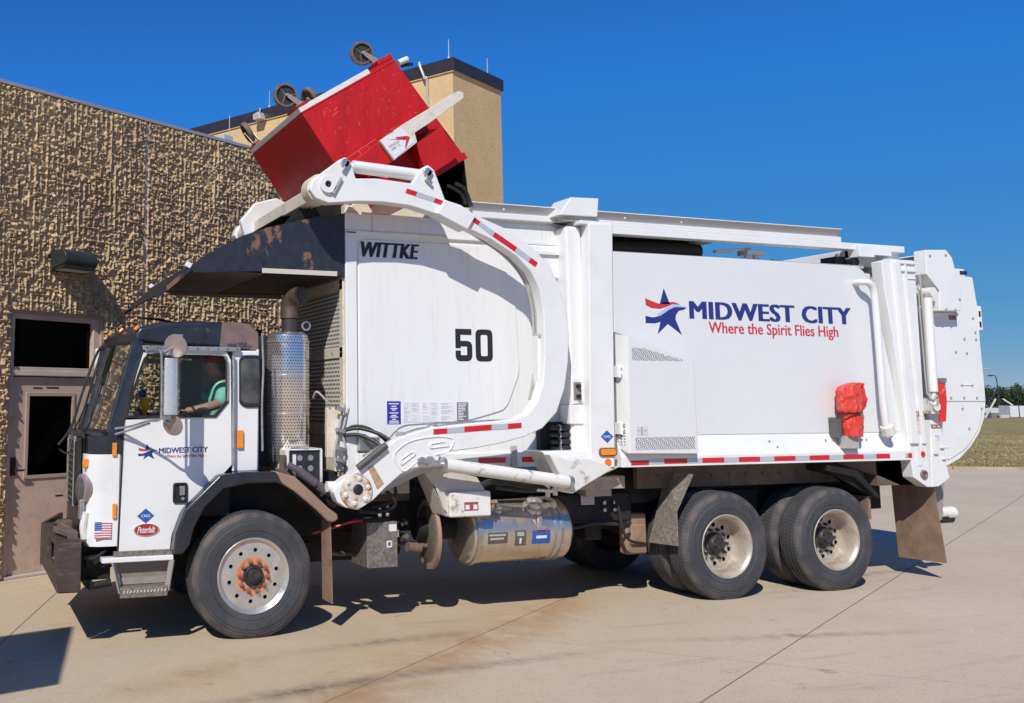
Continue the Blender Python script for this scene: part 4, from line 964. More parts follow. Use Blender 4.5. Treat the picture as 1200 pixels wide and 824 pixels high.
def mirror_copy(o, yfar):
    c = o.copy(); col.objects.link(c); c.rotation_euler = (0, 0, math.pi); p = ORG[o.name].copy(); p.y = yfar; c.location = p - ORG[TR.name]
    for ch in [q for q in bpy.data.objects if q.parent == o]:
        d = ch.copy(); col.objects.link(d); d.parent = c
RS = .514
ws = mk_steer((2.332, 0.0, .498), RS); mirror_copy(ws, 2.36)
wd = mk_drive((7.152, 0.0, .508), .525); mirror_copy(wd, 2.40)
wd2 = wd.copy(); col.objects.link(wd2); wd2.location = wd.location + Vector((1.393, 0, 0)); ORG[wd2.name] = ORG[wd.name] + Vector((1.393, 0, 0))
for ch in [q for q in bpy.data.objects if q.parent == wd]:
    d = ch.copy(); col.objects.link(d); d.parent = wd2
mirror_copy(wd2, 2.40)

# ---- packer body
BODY = WHITE
bd = MB().box(5.98, 9.62, .30, 2.10, 1.30, 3.36).box(5.98, 9.62, .10, 2.30, 1.30, 1.50)
bd.build('packer_body', BODY, TR, bev=.04)
pp = [tuple(p) for p in D['panelpoly']]; pp[-2] = (9.64, 1.585); pp[-3] = (9.632, 1.60); pp[-1] = (5.95, 1.585)
prism('side_panel', pp, .08, .30, PANELW, TR, bev=.012)
prism('side_panel', [(x, z) for x, z in pp], 2.10, 2.32, BODY, TR, bev=.012)
box('body_roof', (6.0, 9.3, .12, 2.28, 3.362, 3.392), GREYPL, TR)
# sloping ledge and rub rail under the panel
sl = MB().prism([(0.0, 1.292), (0.0, 1.392), (.006, 1.40), (.078, 1.584), (.20, 1.584), (.20, 1.30)], 5.955, 9.652, 'x')
sl.build('rub_rail', BODY, TR, bev=.006)
MB().prism([(2.40, 1.292), (2.40, 1.40), (2.33, 1.584), (2.2, 1.584), (2.2, 1.30)], 5.955, 9.652, 'x').build('rub_rail', BODY, TR, bev=.006)
sx = [p[0] for p in D['sillx']]
for i in range(0, len(sx) - 1):
    m_ = REDTAPE if i % 2 == 0 else SILTAPE
    if i == 15: MB().box(9.56, 9.597, -.0035, .002, 1.317, 1.362).build('reflective_tape', SILTAPE, TR); continue
    MB().box(sx[i] + .002, sx[i + 1] - .002, -.0035, .002, 1.318 if i else 1.312, 1.366 if i else 1.356).build('reflective_tape', m_, TR)
bolts(TR, [(x, .05, 1.512) for x in (7.78, 8.52, 8.62, 9.02, 9.08, 9.42)] + [(x, .03, 1.455) for x in (7.86, 8.68, 8.93, 9.32)], .012, (0, -.93, .37), h=.01)
prism('front_post', D['post'], 0.0, .34, BODY, TR, bev=.012)
prism('front_post', D['post'], 2.1, 2.40, BODY, TR, bev=.012)
box('pillar', (5.50, 5.683, .12, .34, 1.34, 3.62), BODY, TR, bev=.035)
box('post_cap', (5.60, 5.97, .02, 2.38, 3.622, 3.66), BODY, TR, bev=.008)
# perforated access door, side and bevelled front flank
dr_ = prism('access_door', D['door'], -.085, .085, PANELW, TR, bev=.01)
MB().quad((5.978, .079, 2.571), (6.012, -.082, 2.537), (5.987, -.082, 1.427), (5.955, .079, 1.485), .004).build('door_flank', WHITE, dr_)
MB().prism([(x, z) for x, z in [(5.975, 2.585), (6.80, 2.345), (6.797, 1.400), (5.95, 1.415)]], .060, .0835).build('door_gap_shade', mat('gap_grey', (.22, .22, .23), .6), TR)  # dark sheet standing in for the shaded gap around the access door
sv = MB()
def slots(mb, x0, x1, z0, z1, y, nx, nz, cond=None):
    for i in range(nx):
        for j in range(nz):
            x = x0 + (x1 - x0) * (i + .5 + (.0 if j % 2 else .35)) / nx; z = z0 + (z1 - z0) * (j + .5) / nz
            if cond and not cond(x, z): continue
            g = ((i // 2) + (j // 2)) % 2
            dx = .0085; dz = .0075 if g else -.0075
            mb.add([(x - dx, y, z - dz - .004), (x + dx, y, z + dz - .004), (x + dx, y, z + dz + .004), (x - dx, y, z - dz + .004)], [(0, 1, 2, 3)])
sv2 = MB()
slots(sv2, 6.05, 6.74, 1.458, 1.578, -.0865, 30, 7)
slots(sv2, 6.05, 6.66, 2.305, 2.425, -.0865, 26, 7, lambda x, z: z < 2.455 - (x - 6.05) * .235)
sv2.build('vent_slots', mat('vent_shadow', (.085, .085, .09), .7), dr_, nrm=False, kind='stuff')
sv3 = MB()
for i in range(3):
    for j in range(8):
        x = 5.962 + .009 * i; y = .055 - .04 * i; z = 1.50 + .028 * j
        sv3.box(x - .004, x + .001, y - .012, y + .012, z, z + .010)
sv3.build('vent_slots', mat('vent_shadow_b', (.20, .20, .21), .7), dr_, kind='stuff')
for z in (2.20, 1.66):
    MB().box(5.935, 5.99, -.02, .06, z - .055, z + .055).cyl((5.96, -.015, z - .06), (5.96, -.015, z + .06), .012).build('hinge', WHITE, dr_, bev=.004)
    bolts(TR, [(5.972, -.03, z - .03), (5.972, -.03, z + .03)], .008, (-1, -.3, 0), h=.006)
MB().box(6.07, 6.20, -.0885, -.084, 1.60, 1.68).build('warning_label', mat('pale_pink_label', (.66, .60, .58), .5), dr_)
MB().box(6.12, 6.14, -.0895, -.084, 1.605, 1.675).box(6.08, 6.11, -.0895, -.084, 1.635, 1.645).box(6.15, 6.19, -.0895, -.084, 1.635, 1.645).build('label_print', INKPR, dr_)

# ---- logo on the body
def star_logo(parent, x0, x1, z0, z1, y):
    """star with waving stripes: unit box 0..1, traced"""
    def T(pts): return [(x0 + u * (x1 - x0), z0 + v * (z1 - z0)) for u, v in pts]
    th = .0015
    MB().prism(T([(.47, 1.0), (.60, .66), (.36, .655)]), y - th, y + .002).build('logo_star', NAVY, parent)
    MB().prism(T([(.01, .39), (.18, .36), (.36, .40), (.56, .53), (.72, .60), (.90, .60), (1.0, .60), (.93, .55), (.80, .52), (.73, .42), (.72, .33), (.86, .0), (.53, .23), (.28, .01), (.36, .27), (.22, .235), (.01, .235)]), y - th, y + .002).build('logo_star', NAVY, parent)
    MB().prism(T([(.02, .77), (.18, .71), (.34, .66), (.52, .70), (.70, .71), (.85, .66), (.80, .66), (.66, .66), (.52, .60), (.36, .55), (.16, .56), (.03, .62)]), y - th, y + .002).build('logo_stripe', REDPR, parent)
    MB().prism(T([(.30, .45), (.48, .56), (.62, .63), (.76, .655), (.90, .63), (1.0, .60), (.88, .607), (.70, .60), (.52, .52), (.36, .41), (.28, .395)]), y - th, y + .002).build('logo_stripe', LBLUE, parent)
star_logo(TR, 6.354, 6.862, 2.574, 3.038, .08)
text('lettering', 'MIDWEST CITY', 6.905, 2.742, 2.105, .180, .0785, NAVY, TR, bold=.085, spacing=1.06, x1z=2.736)
text('lettering', 'Where the Spirit Flies High', 7.125, 2.568, 1.70, .150, .0785, REDPR, TR, bold=.018, x1z=2.562)

# ---- number 50, builder lettering, placards on the hopper side
H = WHITE_STREAK
hs = [(3.265, 1.27), (3.268, 3.46), (3.268, 3.62), (3.30, 3.69), (3.38, 3.745), (3.60, 3.76), (4.6, 3.765), (5.60, 3.74), (5.60, 1.30), (4.40, 1.30), (4.2, 1.27)]
MB().prism(hs, .313, .35).build('hopper_wall', H, TR)
prism('hopper_wall', hs, 2.03, 2.07, H, TR)
prism('hopper_panel', bevpoly([(3.40, 1.33), (3.40, 3.40), (4.75, 3.40), (5.02, 3.05), (5.06, 2.2), (4.9, 1.84), (4.5, 1.74), (3.8, 1.70), (3.42, 1.33)], .08), .300, .32, H, TR, bev=.006)
box('hopper_frame', (3.262, 3.375, .285, .335, 1.27, 3.47), WHITE, TR, bev=.01)
box('hopper_frame', (3.262, 5.6, .285, .335, 3.44, 3.475), WHITE, TR, bev=.008)
box('hopper_top_band', (3.262, 5.55, .30, .334, 3.475, 3.64), H, TR, bev=.006)
MB().prism([(3.29, 3.642), (3.33, 3.70), (3.40, 3.745), (4.6, 3.765), (4.6, 3.642)], .31, .334).build('hopper_fairing', CREAM, TR, bev=.005)
box('seam', (3.53, 3.536, .296, .303, 3.47, 3.76), GREYPL, TR)
MB().box(5.12, 5.66, .27, .335, 3.10, 3.44).build('stiffener', WHITE, TR, bev=.03)
MB().box(5.0, 5.50, .24, .31, 3.34, 3.375).build('ledge', WHITE, TR, bev=.004)
box('front_frame_sill', (3.28, 5.95, .29, .345, 1.33, 1.44), WHITE, TR, bev=.008)
rx = [p[0] for p in D['red0']]
for a_, b__ in ((rx[0], rx[1]), (rx[2], rx[3])): MB().box(a_, b__, .286, .292, 1.345, 1.395).build('reflective_tape', REDTAPE, TR)
MB().box(rx[1] + .01, rx[2] - .05, .286, .292, 1.345, 1.395).build('reflective_tape', SILTAPE, TR)
MB().box(4.93, 4.985, .27, .30, 1.30, 1.50).build('strap', GREYPL, TR)
# digits built from bars with clipped corners
def digit(parent, x0, z0, w_, h, kind, y):
    t = w_ * .30
    if kind == '0':
        o = bevpoly(rect(x0, x0 + w_, z0, z0 + h), w_ * .28, 3); i = bevpoly(rect(x0 + t, x0 + w_ - t, z0 + t * .95, z0 + h - t * .95), w_ * .10, 3)
        MB().holed(o, [i], y - .0015, y + .002).build('number', BLACKPR, parent)
    else:
        P = [(0, 1), (.97, 1), (.97, .815), (.30, .815), (.30, .63), (.75, .63), (.92, .59), (1.0, .50), (1.0, .14), (.90, .04), (.74, 0), (.24, 0), (.08, .04), (0, .13), (0, .33), (.31, .33), (.31, .19), (.69, .19), (.69, .455), (.31, .455), (.31, .40), (0, .40)]
        MB().prism([(x0 + u * w_, z0 + v * h) for u, v in P], y - .0015, y + .002).build('number', BLACKPR, parent)
digit(TR, 4.372, 2.290, .176, .305, '5', .300)
digit(TR, 4.585, 2.290, .182, .305, '0', .300)
text('lettering', 'WITTKE', 3.425, 3.235, .575, .140, .2985, BLACKPR, TR, bold=.075, shear=.22, spacing=1.04)
P0_ = box('placard', (3.665, 3.80, .2965, .3005, 1.712, 1.918), mat('placard_blue', (.03, .03, .33), .4), TR)
for j, (zz, ww) in enumerate(((1.895, .10), (1.872, .05), (1.852, .07), (1.838, .04), (1.812, .09), (1.79, .05), (1.775, .08), (1.755, .04), (1.738, .09), (1.722, .10))):
    MB().box(3.732 - ww / 2, 3.732 + ww / 2, .2955, .2975, zz - .0045, zz + .0045).build('print', PAPER, P0_)
for a_, b__ in ((3.825, 3.905), (3.908, 3.995), (4.01, 4.10), (4.103, 4.185), (4.20, 4.345)):
    q = MB().box(a_, b__, .2965, .3005, 1.73, 1.912).build('placard', PAPER, TR)
    ms = MB(); zz = 1.90
    while zz > 1.745:
        if rng.random() < .72: ms.box(a_ + .008, a_ + .008 + (b__ - a_ - .016) * rng.uniform(.4, 1), .2957, .2972, zz - .0032, zz)
        zz -= .0095
    ms.build('print', INKPR, q, kind='stuff')
q = box('placard', (4.375, 4.492, .2965, .3005, 1.733, 1.908), GREYPR, TR)
ms = MB()
for k in range(11): ms.box(4.385, 4.385 + rng.uniform(.04, .095), .2957, .2972, 1.745 + .0145 * k, 1.752 + .0145 * k)
ms.build('print', PAPER, q, kind='stuff')

# ---- hopper front bulkhead with perforated screens (faces the cab)
box('bulkhead', (3.275, 3.33, .34, 2.04, 1.28, 3.72), CREAM, TR)
for (z0, z1) in ((2.42, 2.92), (1.72, 2.30)):
    MB().box(3.262, 3.2745, .42, 1.98, z0, z1).build('screen', PERF, TR)
for z in (2.36, 2.98, 1.66): box('screen_frame', (3.25, 3.2745, .34, 2.02, z - .05, z + .05), CREAM, TR, bev=.004)
box('screen_frame', (3.25, 3.2745, .335, .42, 1.30, 3.04), CREAM, TR, bev=.004)
bolts(TR, [(3.25, y, z) for z in (2.36, 2.98) for y in (.38, .6, .9, 1.2, 1.5)], .010, (-1, 0, 0), h=.008)
box('valve_plate', (3.10, 3.26, .34, .40, 1.42, 1.86), CREAM, TR, bev=.006)
box('valve_plate', (3.16, 3.25, .30, .34, 1.30, 1.75), WHITE_WORN, TR, bev=.006)

# ---- black cab guard (canopy) and deflector
cg = prism('cab_guard', D['canopy'], .30, .325, RUSTBLK, TR)
prism('cab_guard', D['canopy'], 2.03, 2.055, RUSTBLK, TR)
top = D['canopy'][:9]
g_ = MB()
for i in range(len(top) - 1):
    (xa, za), (xb, zb_) = top[i], top[i + 1]
    g_.add([(xa, .325, za - .004), (xb, .325, zb_ - .004), (xb, 2.03, zb_ - .004), (xa, 2.03, za - .004), (xa, .325, za - .02), (xb, .325, zb_ - .02), (xb, 2.03, zb_ - .02), (xa, 2.03, za - .02)], [(0, 1, 2, 3), (4, 5, 6, 7), (0, 3, 7, 4), (1, 2, 6, 5)])
g_.build('guard_roof', BLACKP, cg)
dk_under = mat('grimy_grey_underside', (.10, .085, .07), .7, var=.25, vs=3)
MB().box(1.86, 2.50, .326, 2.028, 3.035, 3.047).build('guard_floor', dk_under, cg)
MB().quad((2.50, .326, 3.04), (2.50, 2.028, 3.04), (3.22, 2.028, 3.05), (3.22, .326, 3.05), .01).build('guard_floor', FRAME, cg)
MB().box(2.0, 3.2, 1.98, 2.03, 3.0, 3.05).build('guard_flange', mat('tan_flange', (.30, .25, .19), .7), cg)  # far flange in a darker tan than the near one
box('guard_flange', (2.474, 3.185, .292, .300, 3.042, 3.086), mat('dusty_pale_paint', (.58, .52, .46), .6), TR, bev=.003)
MB().quad((1.822, .30, 3.074), (1.822, 2.05, 3.074), (1.535, 2.05, 2.80), (1.535, .30, 2.80), .010).build('deflector', FRAME, cg)
MB().beam((1.835, .297, 3.055), (1.535, .297, 2.795), .010, .035).beam((1.835, 2.055, 3.055), (1.535, 2.055, 2.795), .010, .035).build('deflector_edge', RUSTBLK, cg)
for y in (.31, 2.04): MB().obox((1.815, y, 3.085), (.055, .04, .05), (0, .5, 0)).build('guard_tab', WHITE_WORN, cg, bev=.008)
MB().path([(1.50, 2.0, 2.79), (1.40, 1.6, 2.68), (1.38, 1.5, 2.56)], .008, 6).path([(1.55, 1.1, 2.68), (1.75, 1.15, 2.67), (1.92, 1.2, 2.64), (1.95, 1.2, 2.60)], .010, 6).build('marker_wire', RUBBER, cg)

# ---- top rails, cover, lip
def rail(y0, y1, nm='top_rail'):
    o = MB().box(5.65, 10.05, y0, y1, 3.585, 3.66).box(4.5, 9.13, y0 + .01, y1 + .06, 3.66, 3.722).build(nm, WHITE, TR, bev=.008); return o
rail(.22, .34); rail(2.06, 2.18)
MB().quad((4.55, .30, 3.722), (9.135, .30, 3.722), (9.135, .24, 3.805), (4.52, .24, 3.805), .006).build('tarp_lip', mat('grey_lip', (.44, .42, .41), .5, var=.04), TR)
MB().box(4.52, 9.14, .225, .26, 3.803, 3.811).build('lip_edge', WHITE, TR)
bolts(TR, [(x, .265, 3.765) for x in (4.9, 5.7, 6.3, 7.0)], .012, (0, -1, 0), m=WHITE, h=.01)
box('cover', (4.5, 7.95, .345, 2.055, 3.69, 3.715), GREYPL, TR)
MB().cyl((5.7, .62, 3.50), (7.5, .62, 3.53), .085).cyl((5.7, 1.2, 3.54), (7.9, 1.2, 3.56), .13).cyl((5.7, 1.75, 3.56), (7.9, 1.75, 3.60), .12).build('gas_cylinder', mat('shade_dark_cylinder', (.035, .032, .030), .6), TR)  # dark cylinders, lengthened to fill the shade below the cover
MB().box(5.98, 7.5, .75, .80, 3.36, 3.69).build('cylinder_guard', FRAME, TR)
MB().path([(6.1, .35, 3.40), (6.9, .36, 3.385), (7.6, .36, 3.39), (8.0, .4, 3.40)], .010).path([(8.2, .3, 3.42), (8.6, .34, 3.385), (8.9, .34, 3.38), (9.35, .3, 3.40)], .018).build('hose', RUBBER, TR)
MB().beam((7.62, .5, 3.40), (8.05, .5, 3.46), .05, .035).beam((7.62, .5, 3.52), (8.10, .5, 3.57), .05, .03).box(8.0, 8.24, .42, .58, 3.50, 3.55).cyl((8.06, .5, 3.38), (8.06, .5, 3.52), .03).cyl((8.2, .5, 3.38), (8.17, .5, 3.52), .03).build('cover_linkage', WHITE, TR, bev=.006)
MB().beam((8.75, .6, 3.37), (9.3, .6, 3.46), .04, .05).build('cover_linkage', WHITE, TR)
MB().box(9.30, 9.52, .16, .36, 3.50, 3.635).build('rail_end_block', WHITE, TR, bev=.008)
MB().box(9.52, 9.80, .18, .36, 3.53, 3.62).build('rail_end_block', WHITE, TR, bev=.006)
MB().cyl((9.34, .25, 3.46), (9.34, .42, 3.46), .05).box(9.15, 9.46, .35, .55, 3.38, 3.52).build('tarp_roller', RUBBER, TR)
box('roof_frame', (9.3, 10.05, .3, 2.1, 3.42, 3.60), WHITE, TR, bev=.01)
# camera / light pod
pd = D['pod']
MB().prism([(5.39, 3.705), (5.53, 3.888), (5.85, 3.898), (5.83, 3.712)], .06, .36).build('camera_pod', GREYPL if False else WHITE, TR, bev=.008)
MB().box(5.46, 5.84, .10, .30, 3.66, 3.706).build('pod_base', GREYPL, TR)
MB().path([(5.68, .15, 3.70), (5.71, .10, 3.66), (5.71, .05, 3.60)], .008).build('hose', RUBBER, TR)

# ---- tailgate end
rp = D['rearpost']
prism('rear_post', rp, 0.0, .14, WHITE, TR, bev=.010)
prism('rear_post', rp, 2.26, 2.40, WHITE, TR, bev=.010)
prism('rear_rib', D['ribs'], -.03, .02, WHITE, TR, bev=.008)
prism('rear_rib', D['ribs2'], -.022, .01, WHITE, TR, bev=.005)
MB().box(9.60, 9.92, -.02, .01, 3.33, 3.36).box(9.78, 9.90, -.012, .01, 3.25, 3.265).box(9.60, 9.92, -.02, .01, 3.415, 3.43).build('rear_rib', WHITE, TR, bev=.004)
tp = [(x, z) for x, z in D['tailp']]
tg = prism('tailgate', tp, .10, .16, WHITE, TR, bev=.012)
prism('tailgate', tp, 2.24, 2.30, WHITE, TR, bev=.012)
tb = [p for p in tp[1:19]]
g_ = MB()
for i in range(len(tb) - 1):
    (xa, za), (xb, zb_) = tb[i], tb[i + 1]
    g_.quad((xa - .01, .16, za - .01), (xb - .01, .16, zb_ - .01), (xb - .01, 2.24, zb_ - .01), (xa - .01, 2.24, za - .01), .02)
g_.build('tailgate_skin', WHITE, tg)
box('tailgate_inner', (9.7, 10.2, .2, 2.2, 1.35, 3.5), WHITE, TR)
tt = prism('tailgate_hood', [(10.03, 3.582), (10.342, 3.597), (10.425, 3.514), (10.517, 3.159), (10.503, 2.918), (10.165, 2.907), (10.195, 3.128), (10.015, 3.312)], -.05, .10, WHITE, TR, bev=.008)
box('tail_seam', (10.15, 10.95, .096, .101, 1.914, 1.922), GREYPL, TR)
box('tail_seam', (10.15, 10.62, .096, .101, 2.905, 2.913), GREYPL, TR)
MB().box(10.62, 10.80, .10, .5, 3.33, 3.42).build('tail_lamp_box', WHITE, TR, bev=.01)
MB().box(10.72, 10.83, .094, .099, 3.355, 3.395).build('tail_lamp', BLACKPR, TR)
bolts(TR, [(10.08, -.05, 3.52), (10.32, -.05, 3.54), (10.48, -.05, 3.05), (10.26, -.05, 2.93), (10.40, -.05, 2.93)], .013, (0, -1, 0), m=GREYPL)
bolts(TR, [(x, .10, z) for x, z in ((10.66, 3.15), (10.62, 2.90), (10.55, 2.47), (10.72, 2.46), (10.60, 2.10), (10.76, 2.10), (10.42, 1.96), (10.62, 1.96), (10.82, 1.96), (10.58, 1.84), (10.88, 1.84), (10.66, 1.62), (10.70, 2.62), (10.88, 2.70), (10.86, 2.86), (10.88, 2.62))], .013, (0, -1, 0), m=GREYPL)
MB().box(10.60, 10.76, .092, .10, 2.095, 2.103).build('grab_weld', WHITE, TR)
MB().box(10.955, 11.02, .10, .22, 2.72, 3.0).build('tail_light_bracket', WHITE, TR, bev=.01)
MB().box(10.965, 10.985, .09, .101, 2.76, 2.82).box(10.965, 10.985, .09, .101, 2.88, 2.94).build('tail_lamp', BLACKPR, TR)
MB().cyl((10.93, .12, 2.28), (11.09, .12, 2.285), .010).cyl((10.92, .12, 2.28), (10.94, .12, 2.2), .014).build('antenna', GREYPL, TR)
MB().box(10.49, 10.60, .094, .10, 2.83, 2.88).build('warning_label', mat('red_brown_label', (.35, .12, .10), .5), TR)
# curved wear seam on the tail
MB().path([(10.89, .097, 1.84), (10.83, .097, 1.66), (10.70, .097, 1.50), (10.55, .097, 1.38), (10.30, .097, 1.275)], .004, 5).build('tail_seam', GREYPL, TR)
# lift cylinder, hoses, safety prop
MB().cyl((10.035, -.02, 3.05), (10.015, -.02, 2.02), .048).cyl((10.015, -.02, 2.02), (10.01, -.02, 1.85), .026).build('tailgate_cylinder', WHITE, TR)
MB().cyl((10.06, -.08, 3.11), (10.06, .12, 3.11), .055).build('pivot_pin', WHITE_WORN, TR)
MB().cyl((10.0, -.07, 1.86), (10.0, .12, 1.86), .05).box(9.95, 10.06, -.04, .10, 1.78, 1.95).build('pivot_pin', WHITE_WORN, TR, bev=.006)
MB().path([(9.97, .0, 3.30), (9.965, -.01, 3.1), (9.97, -.01, 2.6), (9.965, -.01, 2.1), (9.98, -.01, 1.95)], .010, 6).path([(9.94, .0, 3.2), (9.935, 0, 2.8), (9.94, 0, 2.2), (9.95, 0, 1.9)], .008, 6).path([(9.93, -.02, 2.0), (9.96, -.05, 1.93), (10.03, -.05, 1.98), (10.06, -.03, 1.9)], .012, 6).build('hydraulic_hose', GREYPL, TR)
sp_ = prism('safety_prop', D['redlock'], -.05, -.015, mat('bright_red_paint', (.68, .03, .02), .4, dirt=.6, dcol=(.7, .6, .55), dscale=14, dlo=.58, dhi=.66), TR, bev=.006)
MB().box(10.09, 10.18, -.06, -.01, 2.12, 2.17).build('prop_clamp', STEEL, TR, bev=.004)
MB().cyl((10.19, .02, 1.94), (10.19, .10, 1.94), .035).build('stop_button', RUBBER, TR)
prism('latch_plate', D['lowbox'], -.005, .12, WHITE, TR, bev=.008)
MB().box(9.96, 10.02, -.03, .0, 1.35, 1.52).cyl((10.08, -.02, 1.30), (10.18, -.02, 1.30), .012).cyl((10.06, -.02, 1.42), (10.18, -.02, 1.42), .012).build('latch', WHITE_WORN, TR, bev=.004)
LBL = mat('orange_white_label', (.62, .40, .30), .5); DLB = mat('dark_pictogram', (.10, .07, .06), .5)
for (xa, xb, za, zb_, m_) in ((9.71, 9.875, 1.752, 1.812, DLB), (9.705, 9.87, 1.698, 1.744, LBL), (9.71, 9.865, 1.655, 1.69, PAPER), (9.705, 9.862, 1.63, 1.645, YELLOWP), (9.71, 9.86, 1.565, 1.622, PAPER), (9.965, 10.105, 1.625, 1.668, DLB), (9.99, 10.08, 1.50, 1.56, PAPER)):
    q = MB().box(xa, xb, -.0085 if xa > 9.9 else -.0035, .0, za, zb_).build('warning_label', m_, TR)
    yy = -.0095 if xa > 9.9 else -.0045
    if m_ is DLB: MB().box(xa + .01, (xa + xb) / 2 - .008, yy, 0, za + .008, zb_ - .012).box((xa + xb) / 2 + .008, xb - .01, yy, 0, za + .008, zb_ - .012).build('print', LBL, q); MB().box(xa, xb, yy - .0005, 0, zb_ - .008, zb_).build('print', ORANGE, q)
    if m_ is PAPER:
        ms = MB(); zz = zb_ - .006
        while zz > za + .005: ms.box(xa + .01, xa + .01 + rng.uniform(.4, .85) * (xb - xa), yy, 0, zz - .002, zz); zz -= .007
        ms.build('print', INKPR, q, kind='stuff')
MB().lathe([(0, -.014), (.028, -.012), (.034, 0), (.034, .01)], (9.811, 0, 1.352), (0, 1, 0), 20).build('round_reflector', REDLENS, TR)
MB().lathe([(0, -.006), (.022, -.006), (.030, -.02), (.046, -.018), (.052, 0), (.05, .01)], (9.805, 0, 1.137), (0, 1, 0), 20).build('tail_light', mat('dull_metal_ring', (.28, .25, .24), .4, metal=.6), TR)
MB().lathe([(0, -.010), (.020, -.008), (.024, 0)], (9.805, -.004, 1.137), (0, 1, 0), 16).build('round_reflector', mat('dull_red_lens', (.30, .05, .05), .4), TR)
MB().box(9.72, 9.80, -.006, 0, 1.23, 1.43).build('patch_plate', WHITE, TR, bev=.003)
# under-tail brackets
MB().prism([(10.12, 1.04), (10.36, 1.04), (10.28, .62), (10.22, .60)], .20, .24).build('hanger', mat('grey_hanger', (.30, .28, .26), .6), TR, bev=.01)
MB().cyl((10.42, .35, .675), (10.54, .35, .675), .06).cyl((10.52, .35, .67), (10.63, .35, .67), .07, .07).build('rear_strobe', WHITE_WORN, TR)
MB().box(10.30, 10.45, .32, .38, .66, 1.1).cyl((10.40, .35, .61), (10.60, .35, .61), .05).build('strobe_boot', RUBBER, TR)
prism('tail_underside', [(8.7, 1.29), (9.9, 1.29), (9.86, 1.02), (9.62, 1.02), (9.35, 1.12), (8.8, 1.26)], .14, .22, DUSTY, TR)
box('tail_underside', (9.3, 9.9, .14, 2.3, 1.02, 1.28), DUSTY, TR)
# rear mud flap, seen obliquely; faces backwards and outwards
for (y0, y1) in ((.05, .56), (1.84, 2.35)):
    MB().quad((9.995, y0, 1.02), (10.10, y0, .185), (10.02, y1, .185), (9.985, y1, 1.02), .012).build('mud_flap', FLAPM, TR)
# fender-like splash guard behind the last wheel and in front of the first drive wheel
MB().quad((8.55, .08, 1.20), (8.95, .08, 1.17), (9.20, .08, .93), (9.12, .08, .93), .02).build('splash_guard', FRAME, TR)
MB().prism([(8.5, 1.26), (8.9, 1.2), (9.20, .92), (9.16, .90), (8.86, 1.13), (8.5, 1.2)], .02, .62).build('splash_guard', FRAME, TR, bev=.01)
MB().box(9.10, 9.14, .10, .60, .68, .92).build('mud_flap', FLAPM, TR)
MB().box(9.12, 9.16, 1.75, 2.3, .68, .92).build('mud_flap', FLAPM, TR)

# ---- guard plate before the first drive wheel
for (y0, y1) in ((.02, .42), (2.38, 1.98)):
    MB().quad((6.791, y0, 1.209), (6.575, y0, .858), (6.70, y1, .935), (6.80, y1, 1.21), .008).quad((6.575, y0, .858), (6.572, y0, .536), (6.55, y1, .52), (6.70, y1, .935), .008).build('splash_guard', FLAPG, TR)
MB().prism([(6.1, 1.25), (6.75, 1.25), (6.95, 1.0), (6.6, .9), (6.1, .9)], .5, .56).build('inner_fender', FRAME, TR)
box('inner_fender', (6.3, 9.4, .70, .72, .9, 1.3), FRAME, TR)

# ---- red-covered extinguisher on the ledge (its own thing further down), vertical pipe
pipe = MB().path([(9.10, .06, 3.19), (9.10, -.02, 3.19), (9.16, -.05, 3.178), (9.215, -.05, 3.12), (9.235, -.05, 3.0), (9.242, -.05, 2.5), (9.243, -.05, 1.95), (9.258, -.05, 1.70), (9.28, -.04, 1.63)], .037, 12)
pipe.build('drain_pipe', WHITE, TR)
MB().cyl((9.27, -.05, 1.66), (9.31, -.04, 1.57), .065).cyl((9.31, -.04, 1.57), (9.325, -.035, 1.54), .03).box(9.40, 9.425, -.02, .02, 1.66, 1.70).box(9.34, 9.37, -.02, .02, 1.62, 1.66).build('pipe_valve', WHITE_WORN, TR, bev=.004)
MB().path([(9.385, .075, 3.2), (9.40, .06, 2.6), (9.42, .06, 2.0), (9.40, .06, 1.75), (9.36, .04, 1.66)], .010, 6).build('hydraulic_hose', WHITE, TR)

# ---- lift arms
def arm(yo, sgn):
    y0, y1 = (yo, yo + .13 * sgn)
    lo, hi = min(y0, y1), max(y0, y1)
    A = prism('lift_arm', D['arm'], lo, hi, WHITE, TR, bev=.012)
    MB().prism(D['armsleeve'], lo - .035, hi + .02).build('arm_sleeve', WHITE, A, bev=.008)
    return A
ARM = arm(-.12, 1)
for nm in ('strips_a', 'sa3', 'sb1', 'sb3', 'sb5', 'sc1', 'sc3', 'sc5'): prism('reflective_tape', D[nm], -.1235, -.12, REDTAPE, ARM)
for nm in ('sa2', 'sb2', 'sb4', 'sc2', 'sc4'): prism('reflective_tape', D[nm], -.1235, -.12, SILTAPE, ARM)
# raised gusset outline and two welded slots on the lower arm
ring = D['slotring']
MB().path([(x, -.122, z) for x, z in ring[:9]], .008, 6, 3).path([(x, -.122, z) for x, z in ring[9:] + ring[:2]], .005, 6, 3).build('gusset_weld', WHITE, ARM)
for nm in ('slotA', 'slotB'):
    MB().holed(bevpoly(D[nm], .02, 3), [bevpoly(inset(D[nm], .72), .012, 2)], -.130, -.119).build('slot_rim', WHITE, ARM, bev=.003)
prism('bare_patch', D['armpatch'], -.122, -.119, mat('bare_rusty_steel', (.42, .28, .17), .7, var=.25, vs=25), ARM)
